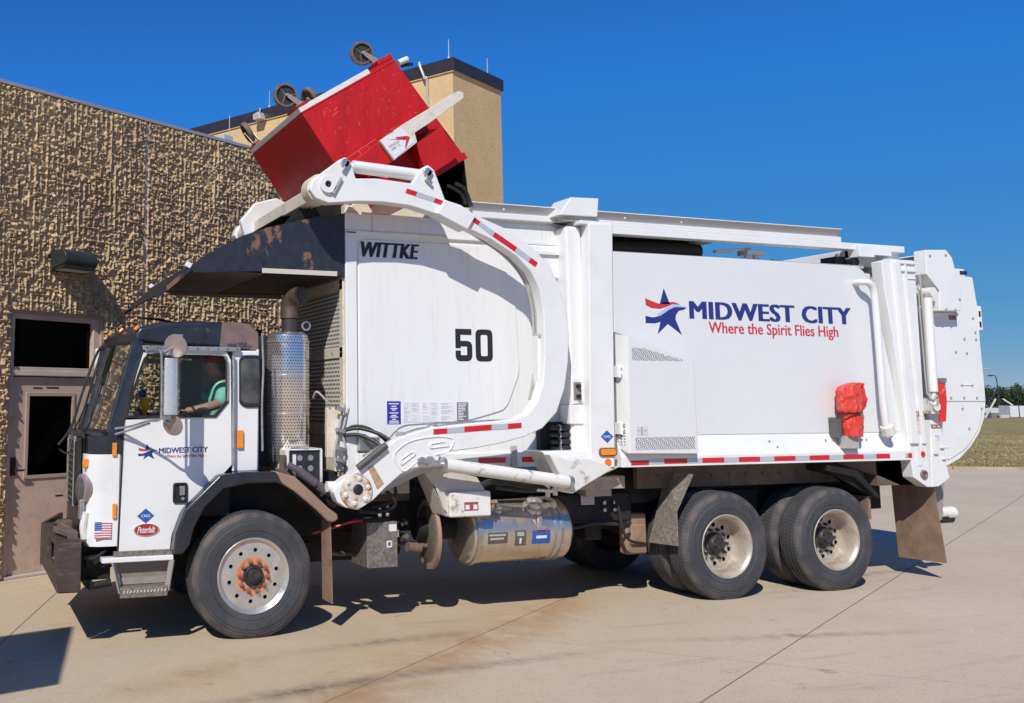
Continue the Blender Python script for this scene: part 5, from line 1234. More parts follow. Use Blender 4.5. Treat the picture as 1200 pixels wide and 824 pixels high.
# lower edge hose bundle along the inner curve
inner = [(5.02, 1.93), (5.08, 2.2), (5.09, 2.55), (5.07, 2.85), (4.97, 3.09), (4.78, 3.28), (4.50, 3.44), (4.25, 3.56)]
MB().path([(x - .005, .02, z) for x, z in inner], .016).path([(x - .025, .05, z) for x, z in inner], .013).build('hydraulic_hose', GREYPL, ARM)
MB().path([(4.55, -.02, 1.72), (4.80, -.02, 1.76), (4.98, -.02, 1.85), (5.06, -.02, 2.05), (5.075, -.02, 2.5)], .013).path([(3.30, -.02, 1.45), (3.7, -.02, 1.64), (3.95, -.02, 1.69), (4.4, -.02, 1.735), (4.75, -.02, 1.745)], .012).build('hydraulic_hose', STEEL, ARM)
MB().box(5.04, 5.075, -.05, .06, 2.0, 2.52).build('hose_cover', WHITE, ARM, bev=.004)
for x, z in ((3.66, 1.63), (3.97, 1.70), (4.55, 3.43), (4.9, 3.2), (5.07, 2.9), (5.07, 2.52)): MB().obox((x, .0, z), (.045, .12, .035), (0, random.random(), 0)).build('hose_clamp', STEEL, ARM, bev=.004)
# hub plate with bolts at the lower pivot
hx, hz = 3.185, 1.17
MB().lathe([(0, -.025), (.10, -.025), (.142, -.02), (.147, .0)], (hx, -.12, hz), (0, 1, 0), 28).build('pivot_hub', mat('rust_streaked_hub', (.70, .66, .60), .5, var=.08, vs=8, dirt=1.0, dcol=(.34, .16, .06), dscale=5, dlo=.47, dhi=.60, bump=.15, bscale=50), ARM)
MB().lathe([(.0, -.034), (.035, -.034), (.045, -.027), (.05, -.02)], (hx + .012, -.12, hz + .01), (0, 1, 0), 18).build('pivot_bore', RUBBER, ARM)
bolts(ARM, [(hx + .105 * math.cos(a), -.142, hz + .105 * math.sin(a)) for a in [k * math.pi / 3 + .3 for k in range(6)]], .021, (0, -1, 0), m=WHITE_WORN)
MB().cyl((2.96, -.02, 1.20), (3.05, -.02, 1.20), .045).cyl((3.05, -.02, 1.20), (3.14, -.02, 1.16), .07, .09).build('pivot_arm', WHITE_WORN, ARM)
MB().cyl((hx, -.0, hz), (hx, 2.4, hz), .09).build('pivot_shaft', FRAME, TR)
ly = -.05
# upper crowd cylinder with its two lugs
l1 = (3.095, 3.985); l2 = (3.893, 3.965)
cy_ = MB().cyl((3.20, ly, 3.985), (3.855, ly, 3.955), .052, n=24).cyl((3.10, ly, 3.985), (3.20, ly, 3.985), .026).cyl((3.22, ly, 3.935), (3.84, ly, 3.905), .012)
cy_.build('crowd_cylinder', WHITE, ARM)
for (x, z) in (l1, l2):
    MB().cyl((x, -.15, z), (x, .03, z), .038).obox((x + .01, -.14, z - .03), (.035, .02, .11), (0, .5, 0)).build('pivot_pin', STEEL, ARM, bev=.003)
MB().cyl((3.88, -.145, 3.90), (3.93, -.145, 3.86), .016).build('grease_fitting', STEEL, ARM)
MB().path([(3.55, ly, 3.9), (3.72, ly + .02, 3.9), (3.86, ly + .02, 3.9), (3.95, .02, 3.86)], .008).path([(3.50, ly, 3.92), (3.78, ly, 3.88), (3.88, ly, 3.86)], .007).build('hydraulic_hose', RUBBER, ARM)
# fork pivot boss
MB().holed(circ(2.938, 3.785, .078, 24), [circ(2.938, 3.785, .030, 16)], -.15, -.118).build('fork_pivot', WHITE, ARM, bev=.004)
MB().cyl((2.938, -.125, 3.785), (2.938, -.10, 3.785), .03).build('pivot_bore', RUBBER, ARM)
MB().cyl((2.90, -.06, 3.76), (2.90, .10, 3.76), .13, n=24).build('fork_collar', CREAM, ARM)
MB().obox((3.02, -.135, 3.78), (.02, .03, .17), (0, R(28), 0)).build('stop_bar', GREYPL, ARM)
# cross tube, far arm
MB().beam((2.90, .02, 3.74), (2.90, 2.30, 3.74), .10, .13).beam((2.98, .05, 3.70), (2.98, 1.5, 3.70), .03, .05).build('fork_cross_tube', CREAM, TR, bev=.012)
FA = prism('lift_arm', D['arm'], 2.39, 2.52, WHITE, TR, bev=.012)
MB().prism([(2.76, 3.62), (2.70, 3.80), (2.86, 4.00), (3.10, 4.07), (3.22, 4.02), (3.05, 3.90), (2.98, 3.62)], 1.86, 1.96).build('fork_bracket', WHITE, TR, bev=.02)
MB().cyl((2.92, 1.95, 3.74), (2.92, 2.4, 3.74), .11).build('fork_collar', CREAM, TR)
# forks in the bin sleeves
fk = prism('fork', D['fork'], .12, .16, mat('scuffed_fork_paint', (.66, .62, .54), .55, var=.08, vs=10, dirt=.6, dcol=(.35, .28, .2), dscale=14, dlo=.56, dhi=.7), TR, bev=.005)
prism('fork', D['fork'], 2.14, 2.18, WHITE_WORN, TR, bev=.005)
q = MB().prism([(3.545, 4.287), (3.752, 4.440), (3.885, 4.31), (3.690, 4.13)], .1165, .12).build('decal', PAPER, fk)
MB().prism([(3.615, 4.305), (3.80, 4.335), (3.80, 4.32)], .115, .1165).prism([(3.815, 4.36), (3.845, 4.35), (3.80, 4.235), (3.792, 4.25), (3.805, 4.325), (3.70, 4.325), (3.70, 4.338)], .115, .1165).build('arrow', REDPR, q)
def skew_text(body, org, ang, w_, h, y, m_, parent, **k):
    o = text('print', body, 0, 0, w_, h, 0, m_, parent, **k)
    ca, sa = math.cos(ang), math.sin(ang)
    for v in o.data.vertices:
        P = v.co + ORG[parent.name]; x, yy, z = P.x, P.y, P.z
        v.co = Vector((org[0] + ca * x - sa * z, y + yy, org[1] + sa * x + ca * z)) - ORG[parent.name]
    return o
skew_text('VEHICLE', (3.632, 4.225), R(33), .125, .022, .116, GREYPR, q)
skew_text('MET 12', (3.665, 4.205), R(33), .10, .022, .116, GREYPR, q)
MB().beam((3.60, .116, 4.35), (3.68, .116, 4.39), .002, .004).beam((3.64, .116, 4.40), (3.74, .116, 4.45), .002, .004).build('print', GREYPR, q)

# ---- lower lift cylinder and its brackets
MB().cyl((3.985, -.16, 1.372), (5.235, -.16, 1.192), .058, n=28).build('lift_cylinder', WHITE_WORN, TR)
MB().cyl((3.90, -.16, 1.384), (3.985, -.16, 1.372), .03).cyl((5.235, -.16, 1.192), (5.28, -.16, 1.186), .062).cyl((3.97, -.16, 1.374), (4.0, -.16, 1.37), .064).build('cylinder_end', STEEL, TR)
MB().cyl((3.80, -.15, 1.405), (3.80, -.12, 1.405), .035).cyl((3.87, -.15, 1.40), (3.87, -.12, 1.40), .045).cyl((3.75, -.15, 1.41), (3.84, -.15, 1.40), .018).build('cylinder_pin', STEEL, TR)
bb = [(5.10, 1.44), (5.20, 1.42), (5.30, 1.385), (5.516, 1.40), (5.70, 1.34), (5.79, 1.29), (5.52, 1.165), (5.34, 1.075), (5.22, 1.10), (5.20, 1.26)]
MB().prism(bb, -.10, .02).build('cylinder_bracket', WHITE_WORN, TR, bev=.015)
MB().prism([(5.1, 1.46), (5.68, 1.46), (5.68, 1.29), (5.5, 1.2), (5.25, 1.25)], .02, .34).build('cylinder_bracket', WHITE, TR, bev=.015)
MB().cyl((5.26, -.20, 1.18), (5.26, .0, 1.18), .032).build('cylinder_pin', STEEL, TR)
MB().prism([(5.68, 1.33), (5.95, 1.30), (5.80, 1.245), (5.5, 1.16)], .02, .2).build('cylinder_bracket', CREAM, TR, bev=.006)
MB().path([(4.55, .0, 1.22), (4.75, -.02, 1.17), (5.0, -.02, 1.13), (5.15, -.02, 1.12)], .022).path([(4.6, .02, 1.15), (4.85, .0, 1.12), (5.05, .0, 1.11)], .026).path([(4.5, .1, 1.16), (4.7, .1, 1.2), (5.2, .1, 1.17)], .03).build('hydraulic_hose', RUBBER, TR)
MB().cyl((5.12, -.02, 1.15), (5.12, -.02, 1.05), .022).cyl((5.20, -.02, 1.16), (5.20, -.02, 1.06), .022).cyl((5.0, -.02, 1.125), (5.2, -.02, 1.10), .022).build('hose_fitting', WHITE_WORN, TR)
# arch plate under the arm, shroud and lamp box
MB().prism([(3.45, 1.12), (3.60, 1.24), (3.85, 1.34), (4.0, 1.33), (3.80, 1.26), (3.55, 1.16)], .0, .30).build('arm_arch', GREYPL, TR, bev=.004)
MB().prism([(3.52, 1.10), (3.58, 1.15), (3.84, 1.29), (3.84, 1.10)], .22, .25).build('arch_plate', mat('tan_arch_plate', (.40, .36, .30), .6, dirt=.3, dcol=(.2, .15, .1)), TR)  # arch plate in its own tan colour
MB().prism([(3.86, 1.33), (4.02, 1.34), (4.42, 1.24), (4.52, 1.10), (4.13, 1.11), (4.13, .92), (4.08, .98), (4.00, 1.17)], .03, .05).build('side_shroud', mat('stained_shroud', (.56, .52, .47), .5, var=.1, dirt=.5, dcol=(.28, .22, .18), dscale=8), TR, bev=.004)
MB().quad((3.90, .03, 1.33), (4.10, .03, .92), (4.06, .20, .92), (3.88, .20, 1.31), .006).build('side_shroud', GREYPL, TR)
lb = box('marker_box', (4.118, 4.535, -.02, .22, .898, 1.118), WHITE_WORN, TR, bev=.018)
MB().box(4.262, 4.40, -.0225, -.018, .955, 1.028).build('label', mat('maroon_label', (.30, .07, .06), .5), lb)
MB().box(4.272, 4.312, -.0235, -.018, .965, 1.005).box(4.35, 4.39, -.0235, -.018, .965, 1.005).build('print', PAPER, lb)
MB().cyl((4.535, .0, 1.02), (4.60, .0, 1.03), .012).obox((4.57, -.01, 1.02), (.06, .02, .02)).obox((4.56, -.0, 1.0), (.02, .02, .06)).build('latch', mat('rusty_latch', (.42, .28, .18), .6, metal=.4), lb, bev=.002)
# ribbed aluminium tank
tk = MB().lathe([(0, -.035), (.10, -.033), (.22, -.018), (.275, .01), (.288, .04), (.288, 1.01), (.275, 1.04), (.22, 1.07), (.10, 1.08), (0, 1.082)], (4.42, .385, .715), (1, 0, 0), 56)
TK = tk.build('fuel_tank', TANKM, TR)
MB().lathe([(.289, 0), (.300, .004), (.300, .05), (.289, .054)], (4.455, .385, .715), (1, 0, 0), 56).build('tank_strap', STEEL, TK)
for x in (5.27, 5.34): MB().lathe([(.289, 0), (.297, .003), (.297, .022), (.289, .026)], (x, .385, .715), (1, 0, 0), 56).build('tank_strap', STEEL, TK)
cap_ax = Vector((0, -.55, .83)).normalized()
def onTank(x, a, r=.288): return Vector((x, .385 - r * math.cos(a), .715 + r * math.sin(a)))
MB().lathe([(0, .075), (.055, .075), (.075, .066), (.078, .03), (.070, .02), (.095, .015), (.100, -.02)], onTank(5.10, R(52)), cap_ax, 20).lathe([(0, .095), (.02, .095), (.02, .07)], onTank(5.10, R(52)), cap_ax, 8).build('filler_cap', ALU, TK)
MB().lathe([(0, .05), (.03, .05), (.034, .045), (.034, .02), (.045, .015), (.048, -.02)], onTank(4.72, R(48)), cap_ax, 14).build('filler_cap', ALU, TK)
def tank_label(x0, x1, a0, a1, m_, nm='tank_label', r=.2895):
    V = []; F = []; n_ = 6
    for i in range(n_ + 1):
        a = a0 + (a1 - a0) * i / n_
        for x in (x0, x1): V.append(tuple(onTank(x, a, r)))
    F = [(2 * i, 2 * i + 1, 2 * i + 3, 2 * i + 2) for i in range(n_)]
    o = MB().add(V, F).build(nm, m_, TK, nrm=False)
    so = o.modifiers.new('solid', 'SOLIDIFY'); so.thickness = .002; so.offset = 0
    return o
tank_label(4.56, 4.76, R(-16), R(4), mat('dark_tank_label', (.10, .085, .07), .4)); tank_label(4.58, 4.72, R(-9), R(-5), GREYPL, r=.2915); tank_label(4.57, 4.74, R(-2), R(1), INKPR, r=.2915)
tank_label(4.84, 4.955, R(-22), R(6), mat('dark_tank_label_b', (.12, .10, .08), .4)); tank_label(4.86, 4.93, R(-4), R(3), GREYPL, r=.2915); tank_label(4.885, 4.905, R(-18), R(-8), PAPER, r=.2915)
tank_label(5.02, 5.21, R(-20), R(4), BLUEPR); tank_label(5.06, 5.17, R(-10), R(-5), PAPER, r=.2915); tank_label(5.05, 5.20, R(3), R(6), REDPR, r=.2915)
MB().box(5.08, 5.12, .085, .10, .76, .86).box(5.07, 5.15, .08, .095, .74, .78).build('gauge', STEEL, TK, bev=.003)
MB().lathe([(0, -.004), (.285, 0), (.30, .012), (.285, .02), (0, .022)], (4.10, .40, .71), (1, -.12, 0), 36).build('round_shield', DIAMOND, TR)
MB().lathe([(.255, -.008), (.31, -.006), (.31, .03), (.255, .028)], (4.10, .40, .71), (1, -.12, 0), 36).build('shield_rim', mat('brown_rim', (.30, .20, .14), .7), TR)
MB().cyl((4.0, .45, .75), (4.42, .45, .75), .10).build('tank_support', FRAME, TR)
# battery / tool box with checker plate
cb = box('battery_box', (3.375, 3.665, .10, .46, .485, .872), DIAMOND, TR, bev=.006)
MB().box(3.585, 3.655, .0965, .102, .79, .85).box(3.56, 3.61, .0965, .102, .655, .71).build('label', PAPER, cb)
MB().box(3.57, 3.60, .0955, .10, .667, .70).build('print', GREYPR, cb)
MB().box(3.66, 3.675, .09, .12, .74, .80).build('latch', STEEL, cb)
bolts(TR, [(x, .62, z) for x in (3.72, 3.80) for z in (.80, .87, .94)] + [(3.95, .62, .78), (3.99, .62, .79)] + [(3.62, .6, 1.02)], .020, (0, -1, 0), m=mat('worn_bolt', (.5, .47, .42), .4, metal=.6))
MB().box(3.55, 4.0, .56, .62, 1.0, 1.08).build('cross_plate', DUSTY, TR)
MB().path([(2.95, .3, .78), (3.1, .25, .82), (3.25, .2, .87), (3.38, .2, .88)], .012).build('red_air_line', REDPR, TR)
MB().path([(3.1, .35, .6), (3.4, .55, .55), (3.9, .5, .62), (4.1, .4, .6)], .02).cyl((3.85, .3, .62), (3.98, .3, .60), .045).cyl((3.80, .32, .72), (3.86, .32, .70), .03).build('air_line', DUSTY, TR)
# hoses looping from the arm hub to the hopper
MB().path([(3.22, .25, 1.66), (3.35, .18, 1.68), (3.52, .08, 1.62), (3.62, .0, 1.52), (3.66, -.0, 1.46)], .017).path([(3.22, .25, 1.62), (3.36, .2, 1.62), (3.48, .1, 1.55), (3.56, .02, 1.45), (3.60, -.0, 1.38)], .017).path([(3.20, .26, 1.64), (3.3, .2, 1.7), (3.42, .14, 1.68), (3.55, .1, 1.58), (3.58, .05, 1.5)], .012).build('hydraulic_hose', RUBBER, TR)
MB().box(3.36, 3.56, .22, .30, 1.48, 1.60).cyl((3.40, .2, 1.60), (3.40, .3, 1.60), .03).cyl((3.50, .2, 1.56), (3.50, .3, 1.56), .03).build('valve_block', STEEL, TR, bev=.006)
MB().box(3.37, 3.62, .22, .30, 1.36, 1.46).build('bracket', WHITE, TR, bev=.01)
MB().cyl((3.20, -.14, 1.36), (3.46, -.14, 1.545), .030).build('arm_roller', mat('dark_bar', (.08, .075, .07), .5), TR)
MB().path([(3.24, .28, 1.9), (3.20, .27, 1.75), (3.17, .27, 1.6), (3.14, .27, 1.45), (3.16, .27, 1.35)], .012).path([(3.28, .28, 1.86), (3.22, .26, 1.66), (3.24, .26, 1.5), (3.22, .27, 1.33)], .010).path([(3.1, .3, 1.9), (3.0, .32, 2.0), (2.99, .4, 1.95)], .01).build('hydraulic_hose', GREYPL, TR)
for z in (1.85, 1.66, 1.50, 1.40): MB().obox((3.19, .25, z), (.08, .06, .035), (0, .3, 0)).build('hose_clamp', STEEL, TR, bev=.004)
MB().path([(3.42, .10, 1.22), (3.55, .0, 1.12), (3.62, .05, 1.02), (3.5, .1, .96), (3.3, .1, .97)], .016).path([(3.5, .1, 1.28), (3.62, .05, 1.18), (3.62, .1, 1.05), (3.45, .15, .99)], .016).build('hydraulic_hose', RUBBER, TR)

# ---- between hopper and post: control panel and cylinder-end bank
MB().prism([(5.49, 1.88), (5.66, 1.90), (5.64, 2.16), (5.50, 2.14)], .10, .30).build('control_panel', WHITE, TR, bev=.015)
MB().box(5.515, 5.60, .092, .10, 1.93, 2.10).build('control_face', mat('control_grey', (.22, .21, .20), .5), TR, bev=.004)
for z in (1.965, 2.06): MB().cyl((5.555, .092, z), (5.555, .06, z), .02).build('switch', RUBBER, TR)
MB().box(5.475, 5.655, .104, .28, 1.70, 1.885).build('panel_post', WHITE, TR, bev=.01)
for k, z in enumerate((1.665, 1.60, 1.535, 1.475)):
    MB().cyl((5.30, .18, z), (5.40, .18, z), .022).cyl((5.40, .18, z), (5.52, .18, z), .030).cyl((5.57, .18, z), (5.68, .18, z), .032).build('spool_valve', RUBBER, TR)
    MB().cyl((5.52, .18, z), (5.57, .18, z), .034).cyl((5.385, .18, z), (5.40, .18, z), .034).build('valve_ring', STEEL, TR)
box('valve_backing', (5.22, 5.68, .24, .30, 1.42, 1.72), DARKIN, TR)
MB().box(5.66, 5.685, .10, .3, 1.40, 2.2).build('valve_guard', WHITE, TR)
# post lamps and gas diamond
MB().prism(bevpoly(rect(5.70, 5.895, 1.40, 1.482), .04, 4), -.016, .003).build('lamp_gasket', mat('dark_amber_gasket', (.25, .09, .02), .5), TR, bev=.004)
MB().prism(bevpoly(rect(5.715, 5.88, 1.412, 1.470), .03, 4), -.026, -.014).build('side_marker_lamp', AMBER, TR, bev=.006)
MB().lathe([(0, -.008), (.034, -.006), (.038, .002)], (5.80, 0, 1.345), (0, 1, 0), 24).build('round_reflector', ORANGE, TR)
def diamond(cx, cz, w_, h, y, parent):
    q = MB().prism([(cx - w_, cz), (cx, cz - h), (cx + w_, cz), (cx, cz + h)], y - .002, y + .001).build('gas_diamond', BLUEPR, parent)
    text('print', 'CNG', cx - w_ * .52, cz - h * .20, w_ * 1.04, h * .40, y - .002, PAPER, q, bold=.02, thick=.001)
diamond(5.80, 1.585, .070, .060, .0, TR)

# ================================================================ CAB
CB = TR
# near door with window opening
wd_ = D['doorpoly']; wn = D['winpoly']
DOOR = MB().holed(wd_, [wn], .10, .135).build('cab_door', WHITE, CB, bev=.008)
MB().holed(inset(wn, 1.05), [inset(wn, .985)], .088, .104).build('window_seal', RUBBER, DOOR, bev=.003)
MB().prism(wn, .118, .122).build('window_glass', GLASS, DOOR)
box('window_divider', (1.545, 1.565, .09, .125, 1.80, 2.30), RUBBER, DOOR)
for yy in (2.28,): 
    MB().holed(wd_, [wn], yy - .035, yy).build('cab_door', WHITE, CB, bev=.008)
    MB().prism(wn, yy - .02, yy - .016).build('window_glass', GLASS, CB)
# door gap, drip tube, b-pillar
MB().path([(1.232, .10, .74), (1.250, .10, 1.4), (1.256, .098, 1.75), (1.30, .097, 1.97), (1.40, .097, 2.34), (1.44, .097, 2.362)], .007, 6).build('door_seal', RUBBER, CB)
box('drip_rail', (1.395, 2.225, .075, .115, 2.335, 2.372), STEEL, CB, bev=.006)
bolts(CB, [(1.43 + .085 * i, .074, 2.352) for i in range(10)], .007, (0, -1, 0), m=RUBBER, h=.003)
MB().path([(2.165, .085, 2.30), (2.168, .08, 2.0), (2.17, .08, 1.6), (2.175, .085, 1.38)], .013).build('grab_rail', STEEL, CB)
MB().path([(1.565, .088, 2.305), (2.03, .088, 2.305), (2.10, .088, 2.27), (2.118, .088, 2.2), (2.118, .088, 1.92)], .008, 6).build('window_trim', STEEL, DOOR)
prism('rear_cab_panel', D['rearcab'], .12, .16, WHITE, CB, bev=.012)
rq = bevpoly(D['rqwin'], .03, 3)
MB().holed(inset(rq, 1.12), [inset(rq, .96)], .108, .122).build('window_seal', RUBBER, CB, bev=.004)
prism('rear_quarter_glass', inset(rq, .97), .112, .116, glass('smoked_quarter_glass', (.10, .11, .10), .06, 2.2, .35), CB)
box('rear_cab_panel', (2.17, 2.40, 2.24, 2.28, 1.33, 2.345), WHITE, CB, bev=.01)
MB().box(2.385, 2.405, .14, 2.26, 1.30, 2.36).build('cab_back', WHITE, CB, bev=.006)
MB().box(1.30, 1.66, .14, 2.26, .95, 1.30).build('cab_base', SEAT, CB)
MB().box(1.66, 2.38, .62, 1.78, 1.02, 1.30).build('cab_base', FRAME, CB)
MB().box(1.68, 2.36, .15, 2.25, 1.27, 1.31).build('cab_base', FRAME, CB)
MB().box(1.09, 1.30, .18, 2.2, 1.30, 1.62).build('dashboard', SEAT, CB, bev=.03)
MB().box(1.15, 1.36, .25, 2.15, 1.60, 1.70).build('dashboard', SEAT, CB, bev=.03)
MB().box(2.34, 2.384, .16, 2.24, 1.30, 1.62).build('cab_trim', DARKIN, CB)
# door skin lower part inner
MB().box(1.26, 2.15, .136, .15, .98, 1.79).build('door_trim', DARKIN, CB)
# roof
prism('cab_roof', [(1.335, 2.40), (1.345, 2.475), (1.37, 2.53)] + D['cabroof'][4:], .155, 2.27, ROOFBLK, CB, bev=.04, seg=4)
MB().prism([(2.06, 2.37), (2.40, 2.352), (2.398, 2.50), (2.335, 2.572), (2.22, 2.585), (2.08, 2.586)], .149, .1545).build('roof_patch', BROWNP, CB)
MB().prism([(1.66, 2.385), (1.76, 2.385), (1.735, 2.45), (1.69, 2.45)], .146, .156).build('air_horn_hole', DARKIN, CB)
MB().obox((1.715, .14, 2.462), (.05, .03, .02)).build('roof_vent', STEEL, CB, bev=.004)
for (x, y, z) in ((1.315, .75, 2.535), (1.36, .20, 2.52), (1.30, 1.3, 2.54)): MB().obox((x, y, z), (.05, .08, .028), (0, -.8, 0)).build('roof_marker_lamp', mat('sun_faded_amber', (.62, .24, .08), .5, var=.3, vs=40) if y < .3 else bpy.data.materials.get('sun_faded_amber') or AMBER, CB, bev=.01)
# windshield, convex across the cab
bot = [(1.150, .20, 1.665), (1.085, .75, 1.665), (1.075, 1.22, 1.665), (1.095, 1.7, 1.665), (1.150, 2.2, 1.665)]
tpp = [(1.345, .215, 2.405), (1.285, .75, 2.425), (1.272, 1.22, 2.430), (1.285, 1.7, 2.425), (1.345, 2.19, 2.405)]
g_ = MB()
for i in range(4): g_.add([bot[i], bot[i + 1], tpp[i + 1], tpp[i]], [(0, 1, 2, 3)])
g_.build('windshield', WINDSH, CB, nrm=False, smooth=True)
MB().path(bot, .022).path(tpp, .020).path([bot[0], tpp[0]], .022, sub=1).path([bot[-1], tpp[-1]], .022, sub=1).build('windshield_seal', RUBBER, CB)
MB().path([bot[2], tpp[2]], .022, sub=1).build('windshield_post', BLACKP, CB)
MB().quad((1.352, .175, 2.43), (1.150, .175, 1.63), (1.245, .105, 1.63), (1.415, .105, 2.40), .02).build('a_pillar', BLACKP, CB)
MB().quad((1.352, 2.225, 2.43), (1.150, 2.225, 1.63), (1.245, 2.28, 1.63), (1.415, 2.28, 2.40), .02).build('a_pillar', BLACKP, CB)
hd = MB()
up_ = [(1.385, .20, 2.545), (1.355, .75, 2.555), (1.345, 1.22, 2.56), (1.355, 1.7, 2.555), (1.385, 2.2, 2.545)]; md_ = [(1.350, .19, 2.47), (1.30, .75, 2.50), (1.285, 1.22, 2.505), (1.30, 1.7, 2.50), (1.350, 2.21, 2.47)]
for i in range(4): hd.add([tpp[i], tpp[i + 1], md_[i + 1], md_[i]], [(0, 1, 2, 3)]).add([md_[i], md_[i + 1], up_[i + 1], up_[i]], [(0, 1, 2, 3)])
hd.build('windshield_header', ROOFBLK, CB, nrm=False)
# nose: rounded white corners, black band, grille
def band(name, m_, x_of, z0, z1, parent=CB, bev=0, t=.02, pts=None):
    P = pts; V = []; F = []
    n_ = len(P)
    for z in (z0, z1):
        for (x, y) in P: V.append((x, y, z))
    for z in (z0, z1):
        for (x, y) in P: V.append((x + t, y + (t if y < 1.2 else -t), z))
    for i in range(n_ - 1):
        F += [(i, i + 1, n_ + i + 1, n_ + i), (2 * n_ + i, 3 * n_ + i, 3 * n_ + i + 1, 2 * n_ + i + 1), (i, 2 * n_ + i, 2 * n_ + i + 1, i + 1), (n_ + i, n_ + i + 1, 3 * n_ + i + 1, 3 * n_ + i)]
    F += [(0, n_, 3 * n_, 2 * n_), (n_ - 1, 3 * n_ - 1, 4 * n_ - 1, 2 * n_ - 1)]
    return MB().add(V, F).build(name, m_, parent, bev=bev, smooth=True)
corner = [(1.232, .105), (1.12, .108), (1.06, .12), (1.015, .15), (.985, .20), (.972, .27), (.968, .33)]
band('corner_panel', WHITE, None, .775, 1.495, pts=corner)
band('corner_panel', BLACKP, None, 1.498, 1.64, pts=[(x + .02, y) for x, y in corner[:]])
cor2 = [(x + .075 * (1.232 - x) / .264, 2.385 - y) for x, y in corner]
band('corner_panel', WHITE, None, .775, 1.495, pts=cor2[::-1]); band('corner_panel', BLACKP, None, 1.498, 1.64, pts=[(x + .02, y) for x, y in cor2][::-1])
nose = [(.975, .30), (.94, .55), (.925, .9), (.940, 1.2), (.972, 1.5), (1.005, 1.8), (1.04, 2.10)]
band('nose_panel', BLACKP, None, .80, 1.66, pts=nose)
cw_ = MB()
for i in range(6):
    (xa, ya), (xb, yb) = nose[i], nose[i + 1]; cw_.add([(xa, ya, 1.655), (xb, yb, 1.655), (xb + .22, yb, 1.668), (xa + .2, ya, 1.668)], [(0, 1, 2, 3)])
cw_.add([(.975, .3, 1.655), (1.02, .15, 1.64), (1.23, .11, 1.64), (1.2, .3, 1.668)], [(0, 1, 2, 3)])
cw_.build('cowl', BLACKP, CB, nrm=False)
grl = box('grille', (.912, .95, .40, 1.00, 1.07, 1.60), FRAME, CB, bev=.02)
for k in range(9): MB().box(.902, .914, .50, .86, 1.12 + .05 * k, 1.128 + .05 * k).build('grille_bar', DUSTY, grl, bev=.002)
MB().box(.900, .93, .88, .93, 1.06, 1.60).box(.905, .93, .44, .48, 1.06, 1.60).box(.905, .93, .44, .93, 1.595, 1.63).build('grille_edge', STEEL, grl, bev=.006)
MB().box(.93, .96, .34, .42, 1.30, 1.62).build('grille_edge', RUBBER, grl, bev=.006)
hl = MB().lathe([(0, -.03), (.05, -.028), (.085, -.012), (.098, .0), (.10, .05), (.095, .07)], (.945, .235, 1.22), (1, .25, 0), 24).build('headlight', mat('headlight_glass', (.10, .09, .085), .35, metal=.1, var=.3, vs=30), CB)
MB().lathe([(.096, -.008), (.118, -.002), (.118, .05), (.096, .05)], (.95, .235, 1.22), (1, .25, 0), 24).build('bezel', MIRB, hl)
MB().obox((.975, .20, 1.425), (.05, .05, .07)).build('turn_signal', AMBER, CB, bev=.01)
MB().obox((.955, .235, 1.06), (.04, .12, .16)).build('lamp_bracket', STEEL, CB, bev=.01)
MB().path([(.99, .18, 1.04), (.97, .19, .93), (.985, .2, .83)], .03).build('lamp_cable', WHITE_WORN, CB)
for (za, zb_, x0, x1) in ((1.481, 1.587, 1.171, 1.208), (.99, 1.108, 1.183, 1.217)): MB().box(x0, x1, .088, .112, za, zb_).build('side_marker_lamp', AMBER, CB, bev=.006)
MB().box(2.206, 2.262, .095, .125, 1.525, 1.677).build('side_marker_lamp', AMBER, CB, bev=.008)
# wiper arms, antenna stub, far mirror arm
MB().path([(1.00, .62, 1.66), (1.045, .55, 1.75), (1.13, .50, 2.05)], .008, 6).path([(1.08, .35, 1.80), (1.17, .42, 2.15)], .010, 6).path([(1.0, 1.35, 1.66), (1.08, 1.3, 1.85), (1.16, 1.25, 2.15)], .008, 6).build('wiper', RUBBER, CB)
MB().path([(1.38, 1.9, 2.50), (1.27, 1.9, 2.41), (1.14, 1.9, 2.04), (1.06, 1.9, 1.755), (1.0, 1.9, 1.61), (.915, 1.9, 1.50)], .014, 6).path([(.90, .5, 1.66), (.86, .42, 1.5), (.80, .55, 1.52)], .008, 6).build('mirror_brace', RUBBER, CB)
MB().obox((1.335, 2.46, 2.30), (.05, .10, .33)).build('mirror_head', WHITE_WORN, CB, bev=.02)
# flag sticker, diamond, oval badge, door handle, door logo
FL = MB().box(1.046, 1.178, .0945, .0985, .848, .968).build('flag_sticker', PAPER, CB)
for v in FL.data.vertices:
    v.co.x += .0
for k in range(7): MB().prism([(1.046 + (.055 if k < 4 else 0), .960 - .0185 * k), (1.12, .963 - .0185 * k - .003), (1.178, .957 - .0185 * k), (1.178, .949 - .0185 * k), (1.12, .953 - .0185 * k), (1.046 + (.055 if k < 4 else 0), .951 - .0185 * k)][::-1], .0935, .0946).build('stripe', REDPR, FL)
MB().box(1.046, 1.101, .0933, .0946, .902, .968).build('canton', BLUEPR, FL)
ms = MB()
for i in range(5):
    for j in range(4): ms.box(1.052 + .010 * i, 1.056 + .010 * i, .0927, .0934, .910 + .015 * j, .914 + .015 * j)
ms.build('stars', PAPER, FL, kind='stuff')
diamond(1.45, 1.003, .068, .058, .098, DOOR)
ov = MB().lathe([(0, -.004), (.098, -.004), (.098, .001)], (0, 0, 0), (0, 1, 0), 36); ov.V = [(1.458 + x * 1.0, .099 + y, .893 + z * .46) for x, y, z in ov.V]; ov = ov.build('oval_badge', mat('badge_red', (.40, .02, .03), .35), DOOR)
